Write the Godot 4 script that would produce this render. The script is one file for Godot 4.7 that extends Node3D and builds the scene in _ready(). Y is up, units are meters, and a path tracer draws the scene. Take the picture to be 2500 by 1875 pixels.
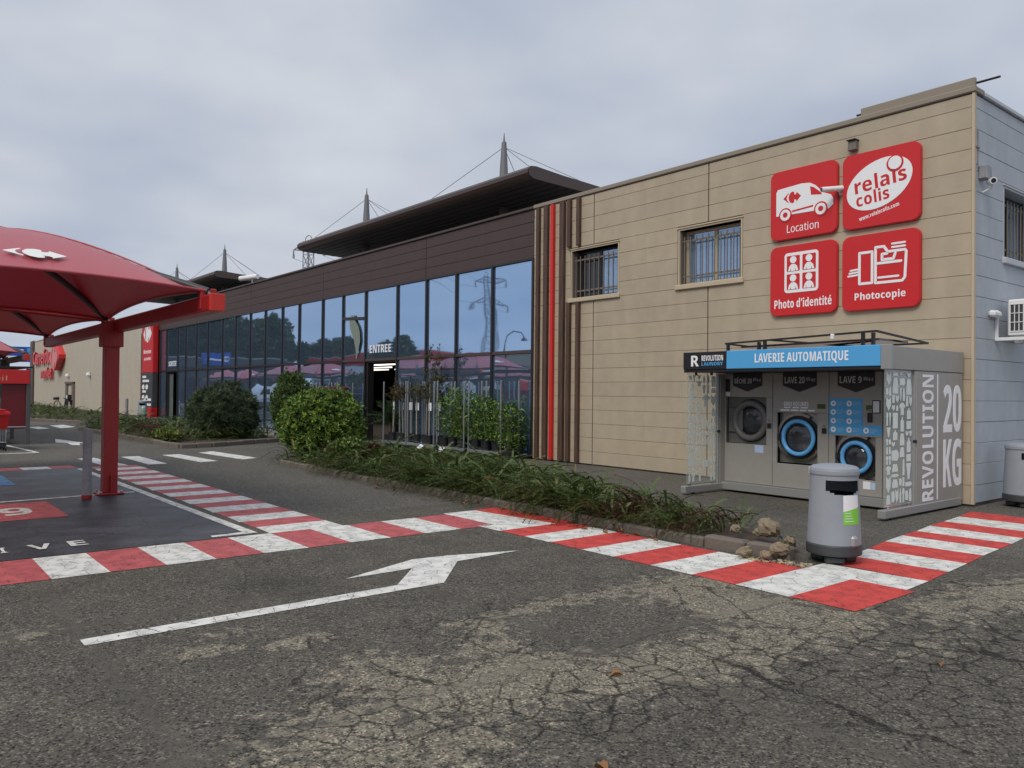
extends Node3D

const FZ := -12.58      # plane of the shop front
const CX := -4.78       # right-hand corner of the shop
var M := {}
var used := {}
var rng := RandomNumberGenerator.new()
var font: SystemFont
var font_bold: SystemFont
var t0 := 0

# ------------------------------------------------------------------ mesh builder
class MB:
	var v := PackedVector3Array()
	var n := PackedVector3Array()
	var u := PackedVector2Array()
	var c := PackedColorArray()
	var col := Color.WHITE
	var xf := Transform3D.IDENTITY

	func at(p: Vector3, b := Basis.IDENTITY) -> MB:
		xf = Transform3D(b, p)
		return self

	func put(a: Vector3, nn: Vector3, uv := Vector2.ZERO) -> void:
		v.append(xf * a)
		n.append((xf.basis * nn).normalized())
		u.append(uv)
		c.append(col)

	func t(a: Vector3, b: Vector3, d: Vector3) -> void:
		var nn := (b - a).cross(d - a).normalized()
		put(a, nn)
		put(d, nn)
		put(b, nn)

	func q(a: Vector3, b: Vector3, d: Vector3, e: Vector3) -> void:
		var nn := (d - a).cross(e - b).normalized()
		var la := (b - a).length()
		var lb := (e - a).length()
		put(a, nn, Vector2(0, lb))
		put(d, nn, Vector2(la, 0))
		put(b, nn, Vector2(la, lb))
		put(a, nn, Vector2(0, lb))
		put(e, nn, Vector2(0, 0))
		put(d, nn, Vector2(la, 0))

	func qo(a: Vector3, b: Vector3, d: Vector3, e: Vector3, o: Vector3) -> void:
		if (d - a).cross(e - b).dot((a + b + d + e) / 4.0 - o) >= 0.0:
			q(a, b, d, e)
		else:
			q(e, d, b, a)

	func to(a: Vector3, b: Vector3, d: Vector3, o: Vector3) -> void:
		if (b - a).cross(d - a).dot((a + b + d) / 3.0 - o) >= 0.0:
			t(a, b, d)
		else:
			t(d, b, a)

	func qs(a: Vector3, b: Vector3, d: Vector3, e: Vector3, na: Vector3, nb: Vector3, nd: Vector3, ne: Vector3) -> void:
		if (d - a).cross(e - b).dot(na + nb + nd + ne) >= 0.0:
			put(a, na); put(d, nd); put(b, nb)
			put(a, na); put(e, ne); put(d, nd)
		else:
			put(a, na); put(b, nb); put(d, nd)
			put(a, na); put(d, nd); put(e, ne)

	func box(o: Vector3, s: Vector3) -> MB:
		var h := s / 2.0
		for ax in 3:
			for sg in [-1.0, 1.0]:
				var i: int = (ax + 1) % 3
				var j: int = (ax + 2) % 3
				var p := []
				for k in [[-1, -1], [1, -1], [1, 1], [-1, 1]]:
					var w := Vector3.ZERO
					w[ax] = sg * h[ax]
					w[i] = k[0] * h[i]
					w[j] = k[1] * h[j]
					p.append(o + w)
				qo(p[0], p[1], p[2], p[3], o)
		return self

	# box given by two corners
	func bc(a: Vector3, b: Vector3) -> MB:
		return box((a + b) / 2.0, (b - a).abs())

	# chamfered box
	func bb(o: Vector3, s: Vector3, r: float) -> MB:
		var h := s / 2.0
		r = minf(r, minf(h.x, minf(h.y, h.z)) * 0.95)
		var P := func(sg: Vector3, ax: int) -> Vector3:
			var w := Vector3(sg.x * (h.x - r), sg.y * (h.y - r), sg.z * (h.z - r))
			w[ax] = sg[ax] * h[ax]
			return o + w
		for ax in 3:
			var i := (ax + 1) % 3
			var j := (ax + 2) % 3
			for sg in [-1.0, 1.0]:
				var p := []
				for k in [[-1, -1], [1, -1], [1, 1], [-1, 1]]:
					var w := Vector3.ZERO
					w[ax] = sg; w[i] = k[0]; w[j] = k[1]
					p.append(P.call(w, ax))
				qo(p[0], p[1], p[2], p[3], o)
			for si in [-1.0, 1.0]:
				for sj in [-1.0, 1.0]:
					var w1 := Vector3.ZERO
					w1[ax] = -1; w1[i] = si; w1[j] = sj
					var w2 := w1
					w2[ax] = 1
					qo(P.call(w1, i), P.call(w2, i), P.call(w2, j), P.call(w1, j), o)
		for sx in [-1.0, 1.0]:
			for sy in [-1.0, 1.0]:
				for sz in [-1.0, 1.0]:
					var w := Vector3(sx, sy, sz)
					to(P.call(w, 0), P.call(w, 1), P.call(w, 2), o)
		return self

	func bbc(a: Vector3, b: Vector3, r: float) -> MB:
		return bb((a + b) / 2.0, (b - a).abs(), r)

	# straight bar of rectangular section from a to b
	func bar(a: Vector3, b: Vector3, w: float, h: float, up := Vector3.UP) -> MB:
		var d := (b - a).normalized()
		var s := d.cross(up).normalized()
		if s.length() < 0.1:
			s = d.cross(Vector3.RIGHT).normalized()
		var t2 := s.cross(d).normalized()
		var k := [s * w / 2 + t2 * h / 2, -s * w / 2 + t2 * h / 2, -s * w / 2 - t2 * h / 2, s * w / 2 - t2 * h / 2]
		var o := (a + b) / 2.0
		for i in 4:
			var j := (i + 1) % 4
			qo(a + k[i], a + k[j], b + k[j], b + k[i], o)
		qo(a + k[0], a + k[1], a + k[2], a + k[3], o)
		qo(b + k[0], b + k[1], b + k[2], b + k[3], o)
		return self

	func tube(p: Array, r, segs := 8, caps := true) -> MB:
		var cnt := p.size()
		var rings := []
		var s := Vector3.ZERO
		for i in cnt:
			var a: Vector3 = p[maxi(i - 1, 0)]
			var b: Vector3 = p[mini(i + 1, cnt - 1)]
			var d := (b - a).normalized()
			if s == Vector3.ZERO:
				s = d.cross(Vector3.UP)
				if s.length() < 0.05:
					s = d.cross(Vector3.RIGHT)
			s = (s - d * s.dot(d)).normalized()
			var t2 := d.cross(s)
			var rr: float = r[i] if r is Array else r
			var ring := []
			for k in segs:
				var an := TAU * k / segs
				var nn := s * cos(an) + t2 * sin(an)
				ring.append([p[i] + nn * rr, nn])
			rings.append(ring)
		for i in cnt - 1:
			for k in segs:
				var l := (k + 1) % segs
				qs(rings[i][k][0], rings[i][l][0], rings[i + 1][l][0], rings[i + 1][k][0], rings[i][k][1], rings[i][l][1], rings[i + 1][l][1], rings[i + 1][k][1])
		if caps:
			for e in [0, cnt - 1]:
				var o: Vector3 = p[e]
				var inner: Vector3 = p[1] if e == 0 else p[cnt - 2]
				for k in segs:
					to(o, rings[e][k][0], rings[e][(k + 1) % segs][0], inner)
		return self

	# profile of (radius, height) pairs turned about y
	func lathe(pr: Array, segs := 32, o := Vector3.ZERO, skip = null) -> MB:
		for i in pr.size() - 1:
			var a: Vector2 = pr[i]
			var b: Vector2 = pr[i + 1]
			var e := b - a
			var n2 := Vector2(e.y, -e.x).normalized()
			for k in segs:
				var a0 := TAU * k / segs
				var a1 := TAU * (k + 1) / segs
				if skip != null and skip.call((a0 + a1) / 2, (a.y + b.y) / 2):
					continue
				var d0 := Vector3(cos(a0), 0, sin(a0))
				var d1 := Vector3(cos(a1), 0, sin(a1))
				var m0 := d0 * n2.x + Vector3.UP * n2.y
				var m1 := d1 * n2.x + Vector3.UP * n2.y
				var y0 := Vector3.UP * a.y
				var y1 := Vector3.UP * b.y
				qs(o + d0 * a.x + y0, o + d1 * a.x + y0, o + d1 * b.x + y1, o + d0 * b.x + y1, m0, m1, m1, m0)
		return self

	# flat polygon in xy, from z = 0 to z = depth
	func prism(poly: PackedVector2Array, depth: float, z0 := 0.0) -> MB:
		if Geometry2D.is_polygon_clockwise(poly):
			poly = poly.duplicate()
			poly.reverse()
		var tr := Geometry2D.triangulate_polygon(poly)
		var f := Vector3(0, 0, 1)
		for i in range(0, tr.size(), 3):
			var a := poly[tr[i]]
			var b := poly[tr[i + 1]]
			var d := poly[tr[i + 2]]
			if (b - a).cross(d - a) < 0:
				var x := b
				b = d
				d = x
			var z := z0 + depth
			put(Vector3(a.x, a.y, z), f, a); put(Vector3(d.x, d.y, z), f, d); put(Vector3(b.x, b.y, z), f, b)
			if depth > 0.0:
				put(Vector3(a.x, a.y, z0), -f, a); put(Vector3(b.x, b.y, z0), -f, b); put(Vector3(d.x, d.y, z0), -f, d)
		if depth > 0.0:
			for i in poly.size():
				var a := poly[i]
				var b := poly[(i + 1) % poly.size()]
				q(Vector3(a.x, a.y, z0), Vector3(b.x, b.y, z0), Vector3(b.x, b.y, z0 + depth), Vector3(a.x, a.y, z0 + depth))
		return self

	# flat ring in xy facing z, thickness depth
	func ring(ri: float, ro: float, depth: float, o := Vector3.ZERO, segs := 40, a0 := 0.0, a1 := TAU) -> MB:
		for k in segs:
			var s := a0 + (a1 - a0) * k / segs
			var e := a0 + (a1 - a0) * (k + 1) / segs
			var p := Vector3(cos(s), sin(s), 0)
			var r := Vector3(cos(e), sin(e), 0)
			var z := Vector3(0, 0, depth)
			q(o + p * ri + z, o + p * ro + z, o + r * ro + z, o + r * ri + z)
			if depth > 0.0:
				qs(o + p * ro, o + p * ro + z, o + r * ro + z, o + r * ro, p, p, r, r)
				qs(o + p * ri, o + p * ri + z, o + r * ri + z, o + r * ri, -p, -p, -r, -r)
		return self

	# rounded ring (torus) in the xy plane
	func torus(ro: float, rt: float, o := Vector3.ZERO, segs := 36, sub := 8) -> MB:
		for k in segs:
			var a := [TAU * k / segs, TAU * (k + 1) / segs]
			for j in sub:
				var b := [TAU * j / sub, TAU * (j + 1) / sub]
				var P := []
				var N := []
				for w in [[0, 0], [1, 0], [1, 1], [0, 1]]:
					var d := Vector3(cos(a[w[0]]), sin(a[w[0]]), 0)
					var nn: Vector3 = d * cos(b[w[1]]) + Vector3(0, 0, sin(b[w[1]]))
					P.append(o + d * ro + nn * rt)
					N.append(nn)
				qs(P[0], P[1], P[2], P[3], N[0], N[1], N[2], N[3])
		return self

	func disc(r: float, o := Vector3.ZERO, segs := 32) -> MB:
		for k in segs:
			var a := TAU * k / segs
			var b := TAU * (k + 1) / segs
			t(o, o + Vector3(cos(a), sin(a), 0) * r, o + Vector3(cos(b), sin(b), 0) * r)
		return self

	func mesh() -> ArrayMesh:
		var arr := []
		arr.resize(Mesh.ARRAY_MAX)
		arr[Mesh.ARRAY_VERTEX] = v
		arr[Mesh.ARRAY_NORMAL] = n
		arr[Mesh.ARRAY_TEX_UV] = u
		arr[Mesh.ARRAY_COLOR] = c
		var m := ArrayMesh.new()
		m.add_surface_from_arrays(Mesh.PRIMITIVE_TRIANGLES, arr)
		return m

# ------------------------------------------------------------------ nodes
func numbered(called: String) -> String:
	var k: int = used.get(called, 0)
	used[called] = k + 1
	return called if k == 0 else "%s_%03d" % [called, k]

func thing(called: String, label: String, category: String, at := Vector3.ZERO, turn := 0.0, group := "") -> Node3D:
	var o := Node3D.new()
	o.name = numbered(called)
	add_child(o)
	o.position = at
	o.rotation.y = turn
	tag(o, label, category, group)
	return o

func tag(o: Node, label: String, category: String, group := "") -> void:
	o.set_meta("label", label)
	o.set_meta("category", category)
	if group:
		o.set_meta("group", group)

func obj(called: String, mb, m: Material, parent: Node = null) -> MeshInstance3D:
	var o := MeshInstance3D.new()
	o.mesh = mb.mesh() if mb is MB else mb
	o.material_override = m
	if parent == null:
		o.name = numbered(called)
		add_child(o)
	else:
		o.name = called
		parent.add_child(o, true)
	return o

func struct(called: String, mb, m: Material) -> MeshInstance3D:
	var o := obj(called, mb, m)
	o.set_meta("kind", "structure")
	return o

func holder(called: String, parent: Node) -> Node3D:
	var o := Node3D.new()
	o.name = called
	parent.add_child(o, true)
	return o

func many(called: String, leaf: Mesh, m: Material, xs: Array, cs: Array, parent: Node = null) -> MeshInstance3D:
	# one real mesh of many leaves
	var a := leaf.surface_get_arrays(0)
	var v: PackedVector3Array = a[Mesh.ARRAY_VERTEX]
	var n: PackedVector3Array = a[Mesh.ARRAY_NORMAL]
	var c: PackedColorArray = a[Mesh.ARRAY_COLOR]
	var V := PackedVector3Array()
	var N := PackedVector3Array()
	var C := PackedColorArray()
	var cc := c.duplicate()
	for i in xs.size():
		var x: Transform3D = xs[i]
		V.append_array(x * v)
		N.append_array(Transform3D(x.basis.orthonormalized(), Vector3.ZERO) * n)
		var k: Color = cs[i]
		for j in c.size():
			cc[j] = c[j] * k
		C.append_array(cc)
	var arr := []
	arr.resize(Mesh.ARRAY_MAX)
	arr[Mesh.ARRAY_VERTEX] = V
	arr[Mesh.ARRAY_NORMAL] = N
	arr[Mesh.ARRAY_COLOR] = C
	var me := ArrayMesh.new()
	me.add_surface_from_arrays(Mesh.PRIMITIVE_TRIANGLES, arr)
	return obj(called, me, m, parent)

func text(called: String, s: String, w: float, h: float, at: Vector3, m: Material, parent: Node, b := Basis.IDENTITY, bold := true, depth := 0.004) -> MeshInstance3D:
	var tm := TextMesh.new()
	tm.text = s
	tm.font = font_bold if bold else font
	tm.font_size = 48
	tm.pixel_size = 0.01
	tm.depth = depth
	tm.curve_step = 1.5
	var bx := tm.get_aabb()
	var k := Vector3(w / maxf(bx.size.x, 0.001), h / maxf(bx.size.y, 0.001), 1.0)
	var o := MeshInstance3D.new()
	o.mesh = tm
	o.material_override = m
	o.name = called
	parent.add_child(o, true)
	o.transform = Transform3D(b, at) * Transform3D(Basis.from_scale(k), Vector3(-(bx.position.x + bx.size.x / 2) * k.x, -(bx.position.y + bx.size.y / 2) * k.y, 0))
	return o

func rrect(w: float, h: float, r: float, o := Vector2.ZERO, seg := 6) -> PackedVector2Array:
	var p := PackedVector2Array()
	for k in 4:
		var c: Vector2 = o + Vector2([1, -1, -1, 1][k] * (w / 2 - r), [1, 1, -1, -1][k] * (h / 2 - r))
		for i in seg + 1:
			var a := PI / 2 * k + PI / 2 * i / seg
			p.append(c + Vector2(cos(a), sin(a)) * r)
	return p

func circle(r: float, o := Vector2.ZERO, seg := 24, sy := 1.0) -> PackedVector2Array:
	var p := PackedVector2Array()
	for i in seg:
		p.append(o + Vector2(cos(TAU * i / seg) * r, sin(TAU * i / seg) * r * sy))
	return p

func poly(a: Array, s := 1.0, o := Vector2.ZERO) -> PackedVector2Array:
	var p := PackedVector2Array()
	for i in range(0, a.size(), 2):
		p.append(Vector2(a[i], a[i + 1]) * s + o)
	return p

# ------------------------------------------------------------------ materials; colours are linear base colours
func lin(r: float, g: float, b: float, a := 1.0) -> Color:
	var c := Color(r, g, b).linear_to_srgb()
	c.a = a
	return c

func mat(called: String, r: float, g: float, b: float, rough := 0.6, metal := 0.0, spec := 0.5) -> StandardMaterial3D:
	var m := StandardMaterial3D.new()
	m.resource_name = called
	m.albedo_color = lin(r, g, b)
	m.roughness = rough
	m.metallic = metal
	m.metallic_specular = spec
	M[called] = m
	return m

func grained(m: StandardMaterial3D, tex: Texture2D, metres: float, bump := 0.0, btex: Texture2D = null) -> StandardMaterial3D:
	m.albedo_texture = tex
	m.uv1_triplanar = true
	m.uv1_world_triplanar = true
	m.uv1_scale = Vector3.ONE / metres
	if bump > 0.0:
		m.heightmap_enabled = true
		m.heightmap_texture = btex if btex else tex
		m.heightmap_scale = bump
	return m

func noise(kind: int, freq: float, seed_: int, oct := 4) -> FastNoiseLite:
	var f := FastNoiseLite.new()
	f.noise_type = kind
	f.frequency = freq
	f.seed = seed_
	f.fractal_octaves = oct
	return f

func gray(f: FastNoiseLite, w: int, seamless := true) -> PackedByteArray:
	var im := f.get_seamless_image(w, w) if seamless else f.get_image(w, w)
	im.convert(Image.FORMAT_L8)
	return im.get_data()

func to_tex(d: PackedByteArray, w: int, fmt: int) -> ImageTexture:
	var im := Image.create_from_data(w, w, false, fmt, d)
	return ImageTexture.create_from_image(im)

# tone texture: values lo..1 mixed from a fine and a coarse noise
func tone(w: int, f1: float, f2: float, lo: float, share: float, seed_: int) -> ImageTexture:
	var a := gray(noise(FastNoiseLite.TYPE_SIMPLEX_SMOOTH, f1, seed_, 3), w)
	var b := gray(noise(FastNoiseLite.TYPE_SIMPLEX_SMOOTH, f2, seed_ + 7, 4), w)
	var d := PackedByteArray()
	d.resize(w * w)
	for i in w * w:
		d[i] = int(255.0 * (lo + (1.0 - lo) * (share * a[i] + (1.0 - share) * b[i]) / 255.0))
	return to_tex(d, w, Image.FORMAT_L8)

func stage(s: String) -> void:
	print(s, " ", Time.get_ticks_msec() - t0)

func _ready() -> void:
	t0 = Time.get_ticks_msec()
	rng.seed = 4711
	# ---- camera
	var cam := Camera3D.new()
	cam.name = "camera"
	cam.fov = 51.62
	cam.near = 0.05
	cam.far = 2500.0
	add_child(cam)
	cam.position = Vector3(0, 1.6, 0)
	cam.rotation_degrees = Vector3(0.6546, 50.959, 0.5667)
	cam.current = true
	# ---- overcast sky
	var env := Environment.new()
	env.background_mode = Environment.BG_SKY
	env.sky = Sky.new()
	var pano := PanoramaSkyMaterial.new()
	pano.panorama = sky_texture()
	env.sky.sky_material = pano
	env.tonemap_mode = Environment.TONE_MAPPER_LINEAR
	env.tonemap_exposure = 1.18
	env.sdfgi_enabled = true
	env.ssao_enabled = true
	env.ssil_enabled = true
	var we := WorldEnvironment.new()
	we.name = "world_environment"
	we.environment = env
	add_child(we)
	# ---- veiled sun
	var sun := DirectionalLight3D.new()
	sun.name = "sun"
	sun.light_energy = 0.5
	sun.light_angular_distance = 24.0
	sun.light_color = Color(1.0, 0.97, 0.92)
	sun.shadow_enabled = true
	add_child(sun)
	sun.look_at_from_position(Vector3.ZERO, -Vector3(0.20, 0.72, 0.66))
	stage("sky")

	font = SystemFont.new()
	font.font_names = PackedStringArray(["Droid Sans"])
	font_bold = SystemFont.new()
	font_bold.font_names = PackedStringArray(["Droid Sans"])
	font_bold.font_weight = 700
	materials()
	stage("materials")
	ground()
	stage("ground")
	markings()
	building()
	stage("building")
	signs()
	kiosk()
	stage("kiosk")
	car_park_canopies()
	stage("canopies")
	beds()
	stage("beds")
	plants()
	stage("plants")
	street_things()
	far_things()
	stage("all")

func sky_texture() -> ImageTexture:
	var w := 1024
	var h := 512
	var f := noise(FastNoiseLite.TYPE_SIMPLEX_SMOOTH, 0.50, 21, 6)
	var g := noise(FastNoiseLite.TYPE_SIMPLEX_SMOOTH, 0.16, 77, 3)
	var d := PackedFloat32Array()
	d.resize(w * h * 3)
	var k := 0
	for y in h:
		var el := PI * (0.5 - (y + 0.5) / h)
		var ce := cos(el)
		var se := sin(el)
		for x in w:
			var az := TAU * (x + 0.5) / w
			var s := maxf(se, 0.0) + 0.16
			var px := ce * cos(az) / s * 2.2
			var pz := ce * sin(az) / s * 2.2
			var a := f.get_noise_3d(px, pz, se * 0.5)
			var b := g.get_noise_3d(px, pz, 3.0)
			var l := 0.455 * (1.0 + 0.34 * a + 0.18 * b) * (1.0 + 0.55 * smoothstep(0.42, 1.0, se))
			var hz := exp(-maxf(se, 0.0) * 5.0)
			l = lerpf(l, 0.53, hz * 0.75)
			# thicker cloud is a little bluer
			var t := clampf(0.5 - 0.9 * a - 0.5 * b, 0.0, 1.0) * (1.0 - hz * 0.6)
			d[k] = l * lerpf(0.94, 0.83, t)
			d[k + 1] = l * lerpf(1.0, 0.965, t)
			d[k + 2] = l * lerpf(1.11, 1.22, t)
			k += 3
	var im := Image.create_from_data(w, h, false, Image.FORMAT_RGBF, d.to_byte_array())
	return ImageTexture.create_from_image(im)

func materials() -> void:
	var fine := tone(512, 0.09, 0.012, 0.80, 0.45, 3)
	var soft := tone(512, 0.03, 0.006, 0.72, 0.4, 9)
	var speck := tone(512, 0.32, 0.02, 0.70, 0.65, 15)
	var even := tone(512, 0.12, 0.01, 0.93, 0.5, 27)
	M["t_even"] = even
	var streak_b := gray(noise(FastNoiseLite.TYPE_SIMPLEX_SMOOTH, 0.02, 33, 4), 512)
	M["t_fine"] = fine
	M["t_soft"] = soft
	M["t_speck"] = speck
	# wood grain: noise stretched along v
	var gd := PackedByteArray()
	gd.resize(512 * 512)
	var gn := noise(FastNoiseLite.TYPE_SIMPLEX_SMOOTH, 0.05, 41, 4)
	for y in 512:
		for x in 512:
			gd[y * 512 + x] = int(255.0 * clampf(0.80 + 0.3 * gn.get_noise_3d(x * 1.4, y * 0.05, 0.0), 0.0, 1.0))
	var grain := to_tex(gd, 512, Image.FORMAT_L8)
	# faint vertical weather streaks for cladding
	var sd := PackedByteArray()
	sd.resize(512 * 512)
	var sn := noise(FastNoiseLite.TYPE_SIMPLEX_SMOOTH, 0.03, 43, 4)
	for y in 512:
		for x in 512:
			var s := sn.get_noise_3d(x * 0.6, y * 0.10, 0.0) * 0.035 + (streak_b[y * 512 + x] / 255.0 - 0.5) * 0.05
			sd[y * 512 + x] = int(255.0 * clampf(0.94 + s, 0.0, 1.0))
	var streak := to_tex(sd, 512, Image.FORMAT_L8)
	M["t_streak"] = streak

	grained(mat("beige_cladding", 0.50, 0.415, 0.300, 0.55), streak, 3.7, 0.04, speck)
	for bc in [["beige_b", 0.485, 0.405, 0.296], ["beige_c", 0.508, 0.419, 0.300]]:
		grained(mat(bc[0], bc[1], bc[2], bc[3], 0.55), streak, 3.7, 0.04, speck)
	grained(mat("pale_cladding", 0.56, 0.50, 0.40, 0.66), streak, 4.3)
	mat("cladding_joint", 0.16, 0.135, 0.105, 0.9)
	mat("beige_trim", 0.52, 0.43, 0.30, 0.55)
	grained(mat("brown_cladding", 0.074, 0.045, 0.043, 0.62), streak, 3.1)
	mat("coping_taupe", 0.27, 0.225, 0.175, 0.5)
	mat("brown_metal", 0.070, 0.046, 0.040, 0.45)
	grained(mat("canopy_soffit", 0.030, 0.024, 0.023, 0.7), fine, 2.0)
	grained(mat("slat_wood", 0.135, 0.072, 0.050, 0.6), grain, 1.1)
	mat("red_paint", 0.62, 0.020, 0.018, 0.4)
	grained(mat("grey_cladding", 0.47, 0.51, 0.56, 0.5), streak, 3.3, 0.04, speck)
	mat("grey_trim", 0.50, 0.53, 0.57, 0.45)
	mat("mullion", 0.018, 0.016, 0.017, 0.35)
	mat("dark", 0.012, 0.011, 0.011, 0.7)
	mat("black_plastic", 0.014, 0.014, 0.015, 0.4)
	mat("white_paint", 0.80, 0.80, 0.79, 0.45)
	mat("letter_white", 0.86, 0.86, 0.87, 0.5)
	mat("letter_dim", 0.55, 0.55, 0.56, 0.5)
	mat("letter_blue", 0.32, 0.60, 0.82, 0.5)
	mat("letter_pink", 0.70, 0.16, 0.15, 0.3)
	mat("sign_red", 0.60, 0.018, 0.020, 0.35)
	mat("sign_grey", 0.055, 0.055, 0.060, 0.45)
	mat("letter_red", 0.62, 0.015, 0.018, 0.3)
	mat("galvanised", 0.42, 0.43, 0.44, 0.42, 0.75)
	mat("chrome", 0.62, 0.62, 0.63, 0.12, 1.0)
	mat("grille_metal", 0.20, 0.17, 0.14, 0.5, 0.3)
	mat("film", 0.20, 0.24, 0.20, 0.7)
	mat("mast", 0.20, 0.20, 0.21, 0.5, 0.3)
	mat("cable", 0.22, 0.22, 0.23, 0.5)
	mat("concrete_grey", 0.30, 0.29, 0.28, 0.85)
	# window glass: sun-control glass mirrors with a blue cast
	var gn2 := noise(FastNoiseLite.TYPE_SIMPLEX_SMOOTH, 0.008, 51, 2)
	var wav := gn2.get_seamless_image(256, 256)
	wav.bump_map_to_normal_map(3.0)
	var wavt := ImageTexture.create_from_image(wav)
	var g := mat("solar_glass", 0.41, 0.59, 0.84, 0.02, 0.90)
	g.albedo_color.a = 0.12
	g.transparency = BaseMaterial3D.TRANSPARENCY_ALPHA
	g.normal_enabled = true
	g.normal_texture = wavt
	g.normal_scale = 0.055
	g.uv1_triplanar = true
	g.uv1_world_triplanar = true
	g.uv1_scale = Vector3.ONE / 4.0
	for gv in [["solar_glass_b", 0.39, 0.57, 0.82], ["solar_glass_c", 0.425, 0.60, 0.835]]:
		var g2: StandardMaterial3D = g.duplicate()
		g2.albedo_color = lin(gv[1], gv[2], gv[3], 0.12)
		M[gv[0]] = g2
	g = mat("office_glass", 0.42, 0.58, 0.80, 0.03, 0.6)
	g.albedo_color.a = 0.15
	g.transparency = BaseMaterial3D.TRANSPARENCY_ALPHA
	g = mat("clear_glass", 0.75, 0.92, 0.86, 0.02)
	g.albedo_color.a = 0.10
	g.transparency = BaseMaterial3D.TRANSPARENCY_ALPHA
	g = mat("door_glass", 0.05, 0.055, 0.06, 0.03, 0.0, 0.7)
	g.albedo_color.a = 0.25
	g.transparency = BaseMaterial3D.TRANSPARENCY_ALPHA
	mat("drum", 0.30, 0.30, 0.31, 0.35, 0.8)
	g = mat("dark_glass", 0.02, 0.022, 0.026, 0.04, 0.0, 0.6)
	g = mat("car_glass", 0.02, 0.025, 0.03, 0.05, 0.0, 0.6)
	# kiosk
	grained(mat("kiosk_metal", 0.37, 0.352, 0.318, 0.42, 0.15), M.t_even, 1.3)
	mat("kiosk_trim", 0.36, 0.36, 0.35, 0.35, 0.4)
	mat("kiosk_black", 0.016, 0.015, 0.018, 0.35)
	mat("kiosk_blue", 0.085, 0.38, 0.72, 0.4)
	mat("ring_blue", 0.13, 0.43, 0.82, 0.25)
	mat("door_grey", 0.15, 0.142, 0.135, 0.4)
	mat("brushed_steel", 0.42, 0.40, 0.38, 0.30, 0.8)
	var fp := mat("frosted_print", 0.84, 0.90, 0.87, 0.6)
	fp.backlight_enabled = true
	fp.backlight = Color(0.7, 0.7, 0.68)
	mat("lcd_green", 0.05, 0.10, 0.02, 0.3)
	mat("paper", 0.78, 0.78, 0.80, 0.7)
	mat("sticker_green", 0.22, 0.58, 0.05, 0.5)
	mat("sticker_blue", 0.45, 0.55, 0.75, 0.5)
	# bins
	grained(mat("bin_grey", 0.300, 0.325, 0.360, 0.5), M.t_even, 0.9)
	mat("bin_dark", 0.045, 0.047, 0.05, 0.55)
	# tensile roofs
	var mem := mat("membrane", 0.46, 0.050, 0.065, 0.42, 0.0, 0.6)
	mem.backlight_enabled = true
	mem.backlight = lin(0.16, 0.002, 0.006)
	mem.rim_enabled = true
	mem.rim = 0.4
	mem.rim_tint = 0.2
	grained(mem, M.t_even, 2.2, 1.2, M.t_soft)
	mat("post_red", 0.33, 0.012, 0.012, 0.38)
	mat("post_dark", 0.10, 0.095, 0.095, 0.45)
	mat("cap_red", 0.58, 0.030, 0.020, 0.4)
	mat("print_white", 0.78, 0.77, 0.72, 0.6)
	mat("letter_gold", 0.62, 0.36, 0.22, 0.5)
	mat("deep_red", 0.16, 0.010, 0.014, 0.4)
	mat("trolley_red", 0.50, 0.014, 0.016, 0.35)
	mat("rib_dark", 0.035, 0.032, 0.032, 0.45)
	mat("rope", 0.25, 0.10, 0.09, 0.8)
	grained(mat("bollard_grey", 0.36, 0.36, 0.38, 0.5), soft, 0.7)
	# ground things
	grained(mat("kerb", 0.22, 0.185, 0.15, 0.9), speck, 0.6, 0.4, speck)
	grained(mat("soil", 0.085, 0.055, 0.038, 0.95), speck, 0.5, 1.5, speck)
	grained(mat("rock", 0.30, 0.235, 0.155, 0.9), fine, 0.35, 0.6, speck)
	grained(mat("slab", 0.33, 0.30, 0.26, 0.9), speck, 1.4, 0.2, speck)
	for k in [["leaf", 0.35], ["needle", 0.3]]:
		var lm := mat(k[0], 1, 1, 1, 0.55, 0.0, 0.4)
		lm.vertex_color_use_as_albedo = true
		lm.backlight_enabled = true
		lm.backlight = Color(k[1], k[1], k[1] * 0.5)
	grained(mat("bark", 0.16, 0.11, 0.075, 0.9), grain, 0.5)
	mat("pale_bark", 0.30, 0.27, 0.23, 0.85)
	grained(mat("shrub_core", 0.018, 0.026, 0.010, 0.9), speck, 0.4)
	mat("weed_stalk", 0.12, 0.16, 0.05, 0.7)
	mat("stake", 0.36, 0.33, 0.28, 0.8)
	mat("dry_leaf", 0.26, 0.12, 0.05, 0.8)
	var lp := mat("leaf_plain", 1, 1, 1, 0.9)
	lp.vertex_color_use_as_albedo = true
	mat("pylon", 0.24, 0.25, 0.26, 0.6)
	mat("sign_blue", 0.02, 0.09, 0.42, 0.4)
	for cc in [["car_pale", 0.45, 0.50, 0.60], ["car_dark", 0.06, 0.065, 0.07], ["car_white", 0.74, 0.75, 0.75]]:
		var cm := mat(cc[0], cc[1], cc[2], cc[3], 0.35)
		cm.clearcoat_enabled = true
		cm.clearcoat = 0.8
		cm.clearcoat_roughness = 0.05
	mat("pot", 0.018, 0.018, 0.022, 0.5)
	asphalt_materials()

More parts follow.
